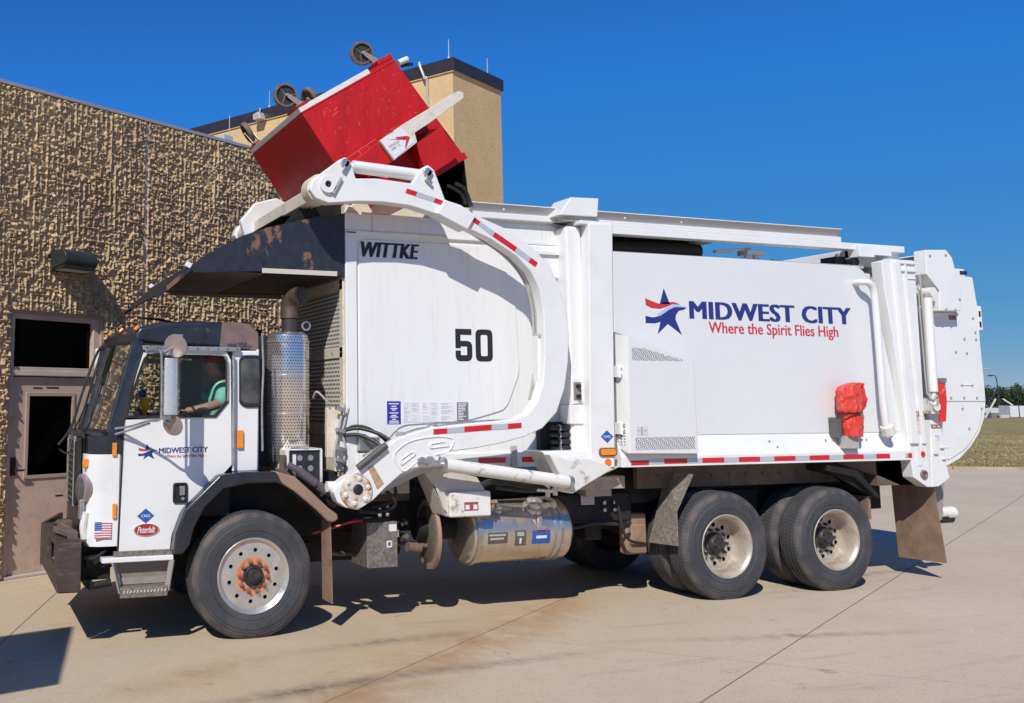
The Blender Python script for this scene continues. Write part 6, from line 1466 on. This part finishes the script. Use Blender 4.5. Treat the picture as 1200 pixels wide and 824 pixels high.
rg_ = MB().lathe([(.094, -.006), (.104, -.006), (.104, .001), (.094, .001)], (0, 0, 0), (0, 1, 0), 36, closed=True); rg_.V = [(1.458 + x, .099 + y, .893 + z * .48) for x, y, z in rg_.V]; rg_.build('badge_ring', CHROME, ov)
text('lettering', 'Peterbilt', 1.385, .868, .145, .052, .0945, PAPER, ov, bold=.012, shear=.4, thick=.0012)
star_logo(DOOR, 1.378, 1.535, 1.452, 1.572, .098)
text('lettering', 'MIDWEST CITY', 1.548, 1.497, .405, .044, .0985, NAVY, DOOR, bold=.032, x1z=1.502)
text('lettering', 'Where the Spirit Flies High', 1.60, 1.455, .325, .032, .0985, mat('faded_red_print', (.45, .16, .22), .5), DOOR, bold=.004)
DH = MB().holed(bevpoly(rect(1.668, 1.790, 1.092, 1.258), .025, 4), [bevpoly(rect(1.684, 1.774, 1.108, 1.242), .015, 3)], .086, .104).build('door_handle', RUBBER, DOOR, bev=.004)
MB().box(1.675, 1.783, .099, .103, 1.10, 1.25).build('handle_recess', DARKIN, DH)
MB().box(1.722, 1.768, .087, .100, 1.155, 1.232).build('handle_paddle', STEEL, DH, bev=.005)
MB().cyl((1.75, .10, 1.13), (1.75, .088, 1.13), .014).build('lock', STEEL, DH)
# mirrors on braces
BR = MB().path([(1.425, .08, 2.325), (1.44, -.16, 2.32), (1.475, -.27, 2.31), (1.485, -.28, 2.2), (1.49, -.28, 1.85), (1.478, -.27, 1.775), (1.40, -.16, 1.76), (1.30, -.02, 1.72), (1.19, .09, 1.70)], .010, 8, 5)
BR.path([(1.19, .085, 1.655), (1.32, -.02, 1.70), (1.42, -.16, 1.745)], .010, 8, 4).path([(1.56, .09, 2.33), (1.57, -.1, 2.31), (1.56, -.25, 2.30), (1.52, -.27, 2.28)], .010)
BR.build('mirror_brace', STEEL, CB)
MH = MB().prism(bevpoly([(1.492, -.36), (1.50, -.30), (1.612, -.245), (1.628, -.27), (1.60, -.335), (1.56, -.365)], .02, 3), 1.812, 2.252, 'z').build('mirror_head', MIRH, CB, bev=.008)
MB().quad((1.502, -.298, 1.83), (1.61, -.244, 1.83), (1.61, -.244, 2.235), (1.502, -.298, 2.235), .003).build('mirror_glass', CHROME, MH)
MB().lathe([(0, -.035), (.05, -.028), (.085, -.010), (.095, .006), (.092, .012), (0, .014)], (1.60, -.26, 2.355), (-.45, -.80, -.25), 24).build('convex_mirror', MIRB, CB)
MB().lathe([(0, -.03), (.045, -.024), (.078, -.008), (.088, .006), (0, .012)], (1.585, -.28, 1.735), (-.6, -.7, -.3), 24).build('convex_mirror', MIRB, CB)
MB().path([(1.50, -.28, 2.30), (1.55, -.27, 2.33), (1.60, -.25, 2.35)], .010).path([(1.49, -.28, 1.80), (1.53, -.27, 1.76), (1.58, -.27, 1.74)], .010).box(1.50, 1.56, -.33, -.27, 1.775, 1.81).build('mirror_bracket', STEEL, CB, bev=.003)
# step below the door
MB().box(1.10, 1.67, .03, .14, .655, .695).build('step_rail', WHITE, CB, bev=.008)
MB().box(1.20, 1.665, .06, .12, .695, .735).build('kick_plate', DIAMOND, CB)
MB().prism([(1.19, .65), (1.66, .655), (1.62, .47), (1.245, .46)], .12, .14).build('step_riser', mat('dusty_riser', (.22, .175, .14), .8, var=.2, vs=8), CB)
MB().box(1.24, 1.615, -.02, .14, .452, .470).box(1.24, 1.615, -.025, -.012, .392, .462).build('step_tread', DIAMOND, CB, bev=.004)
for k in range(13): MB().obox((1.27 + .027 * k, -.0265, .44), (.010, .004, .022), (0, .4, 0)).build('tread_slot', mat('slot_pale', (.55, .50, .45), .5) if k == 0 else bpy.data.materials['slot_pale'], CB)
MB().beam((1.19, .03, .66), (1.245, -.0, .43), .05, .012).beam((1.655, .03, .66), (1.612, -.0, .43), .05, .012).beam((1.24, .11, .50), (1.62, .11, .50), .02, .05).build('step_side', mat('dusty_step_steel', (.36, .32, .28), .6, metal=.3, dirt=.5, dcol=(.2, .15, .11), dscale=8), CB)
# fender
MB().prism(D['fender'], -.03, .10).build('wheel_fender', BLACKP, CB, bev=.02, seg=3)
MB().prism([(x, z + .004) for x, z in [(2.50, 1.338), (2.672, 1.289), (2.824, 1.158), (2.977, 1.019), (3.056, .965), (3.063, .922), (3.015, .896), (2.961, .912), (2.862, 1.007), (2.673, 1.160), (2.55, 1.238)]], -.036, .13).build('fender_tail', mat('dusty_brown_fender', (.29, .19, .13), .75, var=.15, vs=4, dirt=.4, dcol=(.12, .08, .06), dscale=6), CB, bev=.02, seg=3)
MB().prism(D['fender'], 2.28, 2.40).build('wheel_fender', BLACKP, CB, bev=.02)
inn = MB(); fp = D['fender'][0:10]
for i in range(9):
    (xa, za), (xb, zb_) = fp[i], fp[i + 1]; inn.quad((xa, .10, za - .03), (xb, .10, zb_ - .03), (xb, .65, zb_ - .03), (xa, .65, za - .03), .01)
inn.build('wheel_well', FRAME, CB)
MB().quad((3.002, .02, .93), (3.02, .02, .228), (3.0, .20, .24), (2.99, .20, .93), .01).build('mud_flap', FLAPM, TR)
MB().quad((3.002, 2.36, .93), (3.02, 2.36, .228), (2.99, 2.05, .25), (2.97, 2.05, .93), .01).build('mud_flap', FLAPM, TR)
# bumper
bp_ = [(.758, .05), (.935, .03), (.935, .10), (.86, .12), (.86, 1.5), (1.02, 2.34), (.95, 2.36), (.775, 1.53), (.765, 1.2)]
BPM = mat('scraped_brown_bumper', (.055, .036, .030), .6, var=.35, vs=6, dirt=.7, dcol=(.13, .10, .08), dscale=7, dlo=.5, dhi=.66, stretch=(1, 1, 3), bump=.4, bscale=30)
BU = MB().prism([(.762, .045), (.945, .030), (.945, .10), (.80, .10)], .445, .825, 'z').build('bumper', BPM, TR, bev=.012)
MB().holed([(.10, .445), (1.5, .445), (1.5, .815), (.10, .825)], [rect(.42, .95, .60, .77)], .768, .80, 'x').build('bumper_face', BPM, BU, bev=.006)
MB().quad((.775, 1.5, .445), (.775, 1.5, .815), (1.02, 2.34, .815), (1.02, 2.34, .445), .03).build('bumper_face', BPM, BU)
MB().quad((.768, .10, .818), (.768, 1.5, .818), (.98, 1.5, .83), (.98, .10, .83), .01).build('bumper_top', BPM, BU)
MB().box(.84, .86, .3, 1.2, .5, .8).build('bumper_back', FRAME, BU)
MB().obox((.86, .5, .86), (.10, .35, .05), (0, 0, .2)).obox((.88, .75, .88), (.12, .12, .08)).obox((.90, .30, .85), (.08, .10, .06)).path([(.82, .95, .85), (.83, .8, .90), (.88, .6, .88), (.93, .4, .86)], .018).build('tow_fitting', DUSTY, TR, bev=.008)
MB().box(.95, 1.20, .25, 2.1, .50, .78).build('radiator_support', FRAME, TR)
MB().path([(.97, .12, .70), (1.05, .14, .68), (1.15, .16, .74)], .014).cyl((1.02, .2, .46), (1.2, .2, .48), .03).build('air_line', FRAME, TR)
MB().box(1.0, 1.3, .2, 2.2, .60, .70).box(1.0, 1.05, .16, .7, .45, .52).build('front_crossmember', FRAME, TR)

# ---- muffler in its perforated shield, stack, brackets
mx, my = 2.785, .52
SH = MB().lathe([(.175, 0), (.198, .03), (.198, 1.07), (.185, 1.13), (.150, 1.155), (0, 1.16)], (mx, my, 1.38), (0, 0, 1), 56)
sh = SH.build('muffler_shield', SHIELD, TR, origin=(mx, my, 1.38))
for z in (1.80, 2.14, 2.44): MB().lathe([(.199, 0), (.203, .002), (.203, .012), (.199, .014)], (mx, my, z), (0, 0, 1), 56).build('shield_band', ALU, TR)
MB().lathe([(.075, 0), (.075, .14), (.066, .145), (.066, .30)], (2.80, .50, 2.52), (0, 0, 1), 24).build('exhaust_pipe', mat('blued_pipe', (.07, .06, .065), .5, metal=.5), TR)
MB().path([(2.80, .50, 2.66), (2.80, .50, 2.78), (2.82, .45, 2.85), (2.86, .37, 2.86)], .085, 20, 6).build('exhaust_elbow', mat('brown_exhaust_steel', (.13, .09, .07), .55, metal=.5, var=.3, vs=8), TR)
MB().lathe([(0, 0), (.076, 0), (.085, -.004)], (2.868, .354, 2.862), (-.55, .83, -.05), 20).build('exhaust_mouth', DARKIN, TR)
MB().lathe([(.03, -.01), (.045, -.01), (.045, .01), (.03, .01)], (2.955, .50, 2.60), (0, 1, 0), 14, closed=True).build('lifting_eye', STEEL, TR)
MB().prism([(2.70, 1.50), (2.74, 1.52), (2.99, 1.51), (2.99, 1.08), (2.86, 1.08), (2.74, 1.22)], .22, .25).build('muffler_bracket', BLACKP, TR, bev=.005)
MB().box(2.665, 2.70, .20, .5, 1.30, 1.50).box(2.70, 3.0, .20, .5, 1.495, 1.51).box(2.735, 2.765, .205, .235, 1.20, 1.46).box(2.985, 3.005, .2, .5, 1.1, 1.5).build('bracket_arm', WHITE_WORN, TR, bev=.004)
for (x, z) in ((2.80, 1.34), (2.90, 1.34), (2.80, 1.43), (2.90, 1.43), (2.90, 1.22)): MB().lathe([(0, -.004), (.026, -.004), (.026, 0)], (x, .22, z), (0, 1, 0), 16).build('bracket_hole', STEEL, TR)
MB().path([(2.66, .12, 1.38), (2.75, .10, 1.33), (2.86, .09, 1.25), (2.98, .09, 1.17), (3.05, .1, 1.10)], .030).cyl((2.76, .10, 1.32), (2.90, .09, 1.22), .040).cyl((2.93, .09, 1.20), (2.99, .09, 1.15), .042).build('air_dryer_pipe', mat('purple_grey_hose', (.10, .085, .10), .6), TR)
MB().ball((3.06, .1, 1.07), .06).build('air_valve', RUBBER, TR)
MB().cyl((2.64, .2, 1.32), (2.64, .2, 1.46), .03).box(2.60, 2.70, .15, .3, 1.28, 1.34).build('air_valve', DUSTY, TR, bev=.005)
MB().box(2.42, 2.62, .5, 1.9, 1.35, 2.50).build('sleeper_gap_panel', FRAME, TR)
MB().cyl((2.52, 1.2, 2.45), (2.52, 1.2, 2.60), .22).build('air_intake', RUBBER, TR)
MB().path([(2.43, .14, 2.5), (2.44, .13, 2.2), (2.43, .13, 1.9), (2.44, .14, 1.5)], .010).build('air_line', STEEL, TR)
# seat and steering wheel
MB().box(1.98, 2.32, .30, .80, 1.30, 1.52).build('driver_seat', SEAT, TR, bev=.05)
MB().box(2.26, 2.36, .32, .78, 1.50, 2.10).build('driver_seat', SEAT, TR, bev=.04)
sw = MB()
tor = [(1.55 + .19 * math.cos(a) * .55, .52 + .19 * math.sin(a), 1.78 - .19 * math.cos(a) * .35) for a in [2 * math.pi * k / 24 for k in range(25)]]
sw.path(tor, .013, 8, 1).path([(1.45, .52, 1.6), (1.55, .52, 1.78)], .02, 8, 1).path([tor[6], (1.55, .52, 1.78), tor[18]], .012, 6, 1)
sw.build('steering_wheel', RUBBER, TR)

# ================================================================ RED BIN held upside down over the hopper
BN = thing('red_bin', 'red steel dumpster held tipped above the truck, wheels in the air', 'dumpster', (3.7, 1.2, 4.4))
P1, P2, P3, P4 = Vector((2.857, 4.553)), Vector((3.800, 5.165)), Vector((4.523, 4.295)), Vector((3.50, 3.66))
y0, y1 = .35, 1.98
def plate(a, b_, c_, d_, ya, yb, nm, m_=RED, bev=.004): return MB().prism([tuple(q) for q in (a, b_, c_, d_)], ya, yb).build(nm, m_, BN, bev=bev)
plate(P1, P2, P3, P4, y0, y0 + .012, 'side_wall'); plate(P1, P2, P3, P4, y1 - .012, y1, 'side_wall')
def strip(a, b_, nm, m_=RED, t=.012, ya=y0, yb=y1):
    a = Vector(a); b_ = Vector(b_); d = (b_ - a).normalized(); c0 = (P1 + P2 + P3 + P4) / 4; n_ = Vector((-d.y, d.x))
    if n_.dot(c0 - a) < 0: n_ = -n_
    return MB().prism([tuple(a), tuple(b_), tuple(b_ + n_ * t), tuple(a + n_ * t)], ya + .0125, yb - .0125).build(nm, m_, BN)
strip(P1, P4, 'front_wall'); strip(P2, P3, 'rear_wall')
BW = mat('white_glare_pan', (.74, .73, .72), .5, var=.05, dirt=.3, dcol=(.4, .22, .2), dscale=5)  # white stands for sun glare on the bin's upturned base
d12 = (P2 - P1).normalized(); n12 = Vector((-d12.y, d12.x))
def onb(t, h, y): q = P1 + (P2 - P1) * t + n12 * h; return (q.x, y, q.y)
def pan(t0, t1, h0, h1, ya, yb, nm, m_, bev=.003): return MB().prism([onb(t0, h0, 0)[::2], onb(t1, h0, 0)[::2], onb(t1, h1, 0)[::2], onb(t0, h1, 0)[::2]], ya, yb).build(nm, m_, BN, bev=bev)
pan(.0, .74, .001, .052, y0 + .004, y1 - .004, 'base_pan', BW)
pan(.74, 1.0, .001, .030, y0 + .004, y1 - .004, 'base_pan', RED)
pan(.845, 1.0, .031, .075, y0, y0 + .30, 'caster_pad', RED); pan(-.01, .10, .053, .075, y0 - .002, y0 + .28, 'caster_pad', RED)
pan(.845, 1.0, .031, .06, y1 - .30, y1, 'caster_pad', RED); pan(.0, .12, .053, .066, y1 - .24, y1, 'caster_pad', RED)
pan(.0, 1.0, -.012, .004, y0 - .005, y0 + .02, 'base_edge', RED)
CST = mat('rusty_caster_tread', (.14, .10, .075), .7, var=.3, vs=15); CSM = mat('caster_zinc', (.42, .38, .30), .45, metal=.6, var=.2, vs=20)
def caster(t, y, ang, spin, lean=0.0):
    b0 = Vector(onb(t, .070, y)); up = Vector((n12.x, 0, n12.y)); al = Vector((d12.x, 0, d12.y)); yv = Vector((0, 1, 0))
    f_ = (al * math.cos(ang) + yv * math.sin(ang)).normalized(); ax = up.cross(f_).normalized()
    wc = b0 + up * .150 + f_ * .075
    C_ = MB().lathe([(.092, -.028), (.112, -.026), (.117, -.012), (.118, .0), (.117, .012), (.112, .026), (.092, .028), (.096, .012), (.096, -.012)], wc, ax, 28, closed=True).build('caster_wheel', CST, BN)
    MB().lathe([(0, -.010), (.097, -.010), (.097, .010), (0, .010)], wc, ax, 28).build('caster_web', HUBBLK, C_)
    fk_ = MB()
    for s_ in (-1, 1):
        o_ = ax * .036 * s_; hv = f_ * .032
        a = b0 + up * .018 - hv + o_; b_ = b0 + up * .018 + hv + o_; c_ = wc + f_ * .016 + o_ + up * .01; d_ = wc - f_ * .018 + o_ + up * .012
        fk_.quad(a, b_, c_, d_, .005)
    fk_.cyl(b0, b0 + up * .022, .05).cyl(wc - ax * .045, wc + ax * .045, .012)
    fk_.build('caster_fork', CSM, C_)
    MB().cyl(b0 - up * .03, b0 + up * .006, .055).build('caster_plate', RUBBER, C_)
    for k in range(3):
        a = 2 * math.pi * k / 3 + .4 + t * 3; e = (f_ * math.cos(a) + ax.cross(f_) * math.sin(a)); MB().beam(wc + e * .01, wc + e * .094, .030, .012).build('caster_spoke', CST, C_)
caster(.08, y0 + .14, R(176), 0); caster(.90, y0 + .14, R(172), 0)
caster(.05, y1 - .12, R(82), 0); caster(.80, y1 - .16, R(100), 0)
# rim bar, sleeve, ribs, scratches
MB().prism([tuple(P4 + Vector((-.02, .0))), tuple(P3 + Vector((-.01, .02))), tuple(P3 + Vector((.03, -.035))), tuple(P4 + Vector((.02, -.055)))], y0 - .035, y0 + .03).build('rim_bar', RED, BN, bev=.006)
MB().prism([tuple(P4 + Vector((-.02, .0))), tuple(P3 + Vector((-.01, .02))), tuple(P3 + Vector((.03, -.035))), tuple(P4 + Vector((.02, -.055)))], y1 - .03, y1 + .035).build('rim_bar', RED, BN, bev=.006)
MB().prism([tuple(P3 + Vector((-.012, .022))), tuple(P3 + Vector((.03, .0))), tuple(P3 + Vector((.035, -.04))), tuple(P3 + Vector((-.005, -.04)))], y0, y1).build('rim_bar', RED, BN, bev=.006)
MB().prism([(3.285, 4.08), (3.545, 4.287), (3.69, 4.118), (3.46, 3.95)], .165, .345).build('fork_sleeve', RED, BN, bev=.006)
MB().prism([(3.285, 4.08), (4.08, 4.62), (4.10, 4.60), (3.31, 4.06)], .18, .35).build('fork_sleeve', RED, BN, bev=.003)
MB().prism([(3.94, 4.30), (4.10, 4.47), (4.22, 4.49), (4.42, 4.25), (4.12, 4.05), (4.02, 4.10)], .19, .348).build('fork_sleeve', RED, BN, bev=.006)
MB().prism([(3.36, 3.93), (3.9, 4.02), (4.05, 3.98), (3.52, 3.70)], .20, .348).build('fork_sleeve', RED, BN, bev=.006)
MB().prism([(3.285, 4.08), (4.08, 4.62), (4.2, 4.47), (3.46, 3.95)], y1 + .005, y1 + .15).build('fork_sleeve', RED, BN, bev=.006)
for a, b_ in (((3.18, 4.60), (3.21, 4.64)), ((3.70, 4.43), (3.76, 4.40)), ((3.42, 4.24), (3.47, 4.19)), ((3.22, 4.60), (3.16, 4.545)), ((4.0, 4.66), (4.03, 4.67)), ((3.28, 4.14), (3.60, 4.37)), ((3.44, 4.12), (3.47, 4.135))):
    MB().beam((a[0], y0 - .0015, a[1]), (b_[0], y0 - .0015, b_[1]), .003, .006).build('scratch', REDSCR, BN)
sc_ = MB(); rs_ = MB()
e1 = (P2 - P1); e2 = (P4 - P1)
for i in range(46):
    q = P1 + e1 * rng.uniform(.03, .95) + e2 * rng.uniform(.04, .6); a_ = rng.choice([rng.uniform(-.3, .3), rng.uniform(1.0, 1.8)]) + .58; L_ = rng.uniform(.01, .06)
    d_ = Vector((math.cos(a_), math.sin(a_))) * L_; n_ = Vector((-d_.y, d_.x)).normalized() * rng.uniform(.0008, .0022)
    sc_.prism([tuple(q - n_), tuple(q + d_ * .5 - n_ * 2), tuple(q + d_), tuple(q + d_ * .5 + n_)], y0 - .0012, y0)
for i in range(60):
    t_ = rng.uniform(0, 1); side = rng.integers(0, 3)
    q = (P1 + e1 * t_ + e2 * rng.uniform(.0, .02)) if side == 0 else ((P2 + (P3 - P2) * t_ - e1 * rng.uniform(.0, .02)) if side == 1 else (P1 + e1 * rng.uniform(0, 1) + e2 * rng.uniform(.1, .6)))
    r_ = rng.uniform(.003, .009); rs_.prism([(q.x + r_ * rng.uniform(.5, 1) * math.cos(k), q.y + r_ * rng.uniform(.5, 1) * math.sin(k)) for k in (0, 1, 2, 3.1, 4.2, 5.3)], y0 - .0011, y0 + .0004)
sc_.build('scratches', REDSCR, BN, kind='stuff'); rs_.build('rust_spots', RUSTSP, BN, kind='stuff')
MB().cyl((3.86, y0 + .04, 5.155), (3.955, y0 + .04, 5.205), .030).build('lid_pin', WHITE_WORN, BN)
MB().beam((3.90, y0 + .06, 5.14), (4.02, y0 + .06, 5.17), .03, .03).build('lid_hinge', RUBBER, BN)
# lids hanging open, plus black plates added to fill the dark space below
LD = MB().quad((4.545, y0 + .03, 4.27), (4.545, y1 - .03, 4.27), (4.60, y1 - .03, 3.76), (4.60, y0 + .03, 3.76), .012).build('lid_and_fill', LIDM, BN)
MB().prism([(4.52, 4.28), (4.20, 4.07), (3.60, 3.72), (3.9, 3.60), (4.32, 3.74), (4.58, 3.77)], 1.2, 1.21).build('lid_and_fill', LIDM, BN)
MB().path([(4.30, .10, 3.94), (4.40, .12, 3.90), (4.46, .14, 3.80), (4.48, .14, 3.74)], .02).path([(4.22, .11, 3.92), (4.36, .12, 3.86), (4.42, .13, 3.76)], .016).build('hydraulic_hose', RUBBER, TR)
MB().quad((3.46, .5, 3.70), (3.46, 1.9, 3.70), (2.72, 1.9, 3.60), (2.72, .5, 3.60), .01).build('lid_and_fill', LIDM, BN)
MB().quad((3.52, .45, 3.70), (3.52, 1.95, 3.70), (3.10, 1.95, 3.90), (3.10, .45, 3.90), .01).build('lid_and_fill', LIDM, BN)
MB().prism([(2.70, 3.50), (2.94, 3.765), (3.02, 3.70), (3.40, 3.76), (3.50, 3.70), (3.34, 3.55)], .42, .44).build('lid_and_fill', LIDM, BN)  # black plate filling the dark space between cross tube and guard
# red-covered extinguisher
EX = thing('covered_extinguisher', 'red vinyl cover strapped over an extinguisher on the truck ledge, behind the long logo panel', 'extinguisher cover', (8.75, 0, 1.55))
ce = D['cover']
cv = MB(); rings = []
from mathutils import noise as mn
zs_ = np.linspace(1.555, 2.110, 64)
outline = [Vector(p) for p in ce]
def xr(z):
    xs = []
    for i in range(len(outline)):
        a, b_ = outline[i], outline[(i + 1) % len(outline)]
        if (a.y - z) * (b_.y - z) <= 0 and a.y != b_.y: xs.append(a.x + (b_.x - a.x) * (z - a.y) / (b_.y - a.y))
    return (min(xs), max(xs)) if len(xs) > 1 else (8.70, 8.86)
V = []; F = []; NN = 84
for i, z in enumerate(zs_):
    zz = min(max(z, 1.560), 2.100); a, b_ = xr(zz); cx = (a + b_) / 2 + .035; rx_ = (b_ - a) / 2 * .9; ry = .09 if z > 1.80 else .07
    if i == len(zs_) - 1: rx_ *= .55; ry *= .5
    pinch = 1 - .14 * math.exp(-((z - 1.79) / .02) ** 2)
    for k in range(NN):
        an = 2 * math.pi * k / NN; q3 = Vector((math.cos(an) * 1.6, math.sin(an) * 1.6, z * 5 + math.cos(an) * 1.4))
        rid = 1 - abs(mn.noise(q3 * 1.3)) * 2.2; fin_ = abs(mn.noise(q3 * 3.1 + Vector((5, 2, 1))))
        wr = 0.92 + .20 * max(0, rid) ** 3 - .12 * fin_
        V.append((cx + rx_ * pinch * math.cos(an) * (1 + (wr - 1) * .45), -.045 + ry * pinch * wr * math.sin(an), z + .010 * mn.noise(q3 * 2)))
for i in range(len(zs_) - 1):
    for k in range(NN): q = (k + 1) % NN; F.append((i * NN + k, i * NN + q, (i + 1) * NN + q, (i + 1) * NN + k))
F.append(tuple(range(NN))); F.append(tuple(range(63 * NN, 64 * NN)))
cv.add(V, F); co = cv.build('vinyl_cover', COVERR, EX, smooth=True)
MB().path([(8.63, -.08, 1.795), (8.67, -.118, 1.79), (8.77, -.128, 1.79), (8.85, -.118, 1.80), (8.895, -.08, 1.805)], .009, 6).path([(8.63, -.08, 1.795), (8.56, -.09, 1.79)], .006, 6).build('strap', RUBBER, EX)
MB().box(8.605, 8.645, -.05, .07, 1.545, 1.75).build('bracket', mat('dark_bracket', (.10, .10, .10), .6), EX)
MB().box(8.68, 8.86, -.06, .06, 1.43, 1.56).build('mount', GREYPL, EX, bev=.004)
MB().quad((8.84, -.108, 2.08), (8.90, -.085, 2.07), (8.93, -.075, 1.99), (8.87, -.118, 2.00), .006).build('worn_patch', mat('worn_grey', (.35, .28, .27), .6), EX)

# orange caution cone on the dash
cn = thing('orange_cup', 'orange cone-shaped item standing on the truck dashboard behind the side window', 'cone', (1.47, .35, 1.80))
MB().lathe([(0, 0), (.015, 0), (.045, .13), (.055, .135), (.055, .15), (0, .15)], (1.47, .35, 1.80), (0, 0, 1), 14).build('cone', mat('orange_plastic', (.95, .36, .03), .4), cn)
MB().ball((1.45, .36, 1.98), .035).build('dark_top', NAVY, cn)

# ================================================================ DRIVER
DV = thing('person', 'driver in a mint green shirt and red cap sitting in the truck cab', 'person', (2.15, .55, 1.50))
def skin(name, pts, edges, rad, m_, parent, sub=2, root=0):
    me = bpy.data.meshes.new(name); me.from_pydata([tuple(Vector(p) - ORG[parent.name]) for p in pts], edges, []); o = bpy.data.objects.new(name, me); col.objects.link(o)
    o.parent = parent; ORG[o.name] = ORG[parent.name]
    o.modifiers.new('skin', 'SKIN'); ly_ = me.skin_vertices[0].data if me.skin_vertices else None
    if ly_ is None:
        bm = bmesh.new(); bm.from_mesh(me); bm.verts.layers.skin.verify(); bm.to_mesh(me); bm.free(); ly_ = me.skin_vertices[0].data
    for i, r_ in enumerate(rad): ly_[i].radius = (r_, r_) if isinstance(r_, float) else r_; ly_[i].use_root = (i == root)
    s_ = o.modifiers.new('sub', 'SUBSURF'); s_.levels = sub; s_.render_levels = sub; o.modifiers['skin'].use_smooth_shade = True
    me.materials.append(m_); return o
# body: pelvis, chest, neck, head, two arms with hands, legs
pts = [(2.20, .55, 1.56), (2.20, .55, 1.75), (2.19, .55, 1.95), (2.17, .55, 2.07), (2.155, .55, 2.14), (2.135, .55, 2.20), (2.12, .55, 2.27),
       (2.18, .38, 2.04), (2.12, .31, 1.90), (1.98, .27, 1.865), (1.84, .30, 1.84), (1.80, .31, 1.835),
       (2.18, .72, 2.04), (2.04, .78, 1.88), (1.85, .72, 1.82), (1.68, .62, 1.82),
       (2.02, .45, 1.54), (1.75, .44, 1.56), (1.62, .44, 1.30), (2.02, .66, 1.54), (1.75, .67, 1.56), (1.62, .67, 1.30)]
ed = [(0, 1), (1, 2), (2, 3), (3, 4), (4, 5), (5, 6), (3, 7), (7, 8), (8, 9), (9, 10), (10, 11), (3, 12), (12, 13), (13, 14), (14, 15), (0, 16), (16, 17), (17, 18), (0, 19), (19, 20), (20, 21)]
rad = [.13, .12, .13, .085, .055, .07, .08, .065, .05, .042, .030, .03, .065, .05, .040, .03, .085, .07, .05, .085, .07, .05]
skin('body', pts, ed, rad, SKIN, DV)
sp2 = [(2.20, .55, 1.56), (2.20, .55, 1.75), (2.19, .55, 1.95), (2.175, .55, 2.07), (2.18, .38, 2.045), (2.125, .315, 1.92), (2.08, .30, 1.895), (2.18, .72, 2.045), (2.07, .77, 1.90)]
skin('shirt', sp2, [(0, 1), (1, 2), (2, 3), (3, 4), (4, 5), (5, 6), (3, 7), (7, 8)], [.15, .145, .15, .095, .085, .072, .066, .085, .07], SHIRT, DV)
MB().ball((2.115, .55, 2.235), .088, 18, 12, (1.08, .86, 1.25)).build('head', SKIN, DV)
MB().obox((2.018, .55, 2.225), (.035, .025, .05), (0, .3, 0)).ball((2.035, .515, 2.25), .012).ball((2.035, .585, 2.25), .012).obox((2.03, .55, 2.175), (.02, .05, .012)).ball((2.125, .468, 2.225), .022, sc_=(1, .4, 1.4)).build('face', mat('face_detail', (.30, .15, .11), .5), DV)
MB().ball((2.125, .55, 2.285), .098, 18, 10, (1.08, .9, .75)).prism([(2.07, .47), (1.93, .50), (1.91, .55), (1.93, .60), (2.07, .63)], 2.275, 2.285, 'z').build('cap', CAPM, DV)
MB().ball((2.155, .55, 2.235), .088, 14, 8, (.9, .93, 1.0)).build('hair', HAIR, DV)
for s_, hx_, hy_ in ((1, 1.80, .31), (-1, 1.66, .61)):
    for k in range(4):
        yy = hy_ - .03 + .02 * k
        skin('finger', [(hx_ + .01, yy, 1.838 if s_ > 0 else 1.82), (hx_ - .035, yy, 1.84 if s_ > 0 else 1.825), (hx_ - .06 - .005 * (k % 2), yy, 1.825), (hx_ - .065, yy, 1.80)], [(0, 1), (1, 2), (2, 3)], [.011, .010, .009, .008], SKIN, DV, 1)
    skin('thumb', [(hx_ + .02, hy_ + .035, 1.835), (hx_ - .01, hy_ + .055, 1.83), (hx_ - .03, hy_ + .055, 1.81)], [(0, 1), (1, 2)], [.013, .011, .009], SKIN, DV, 1)
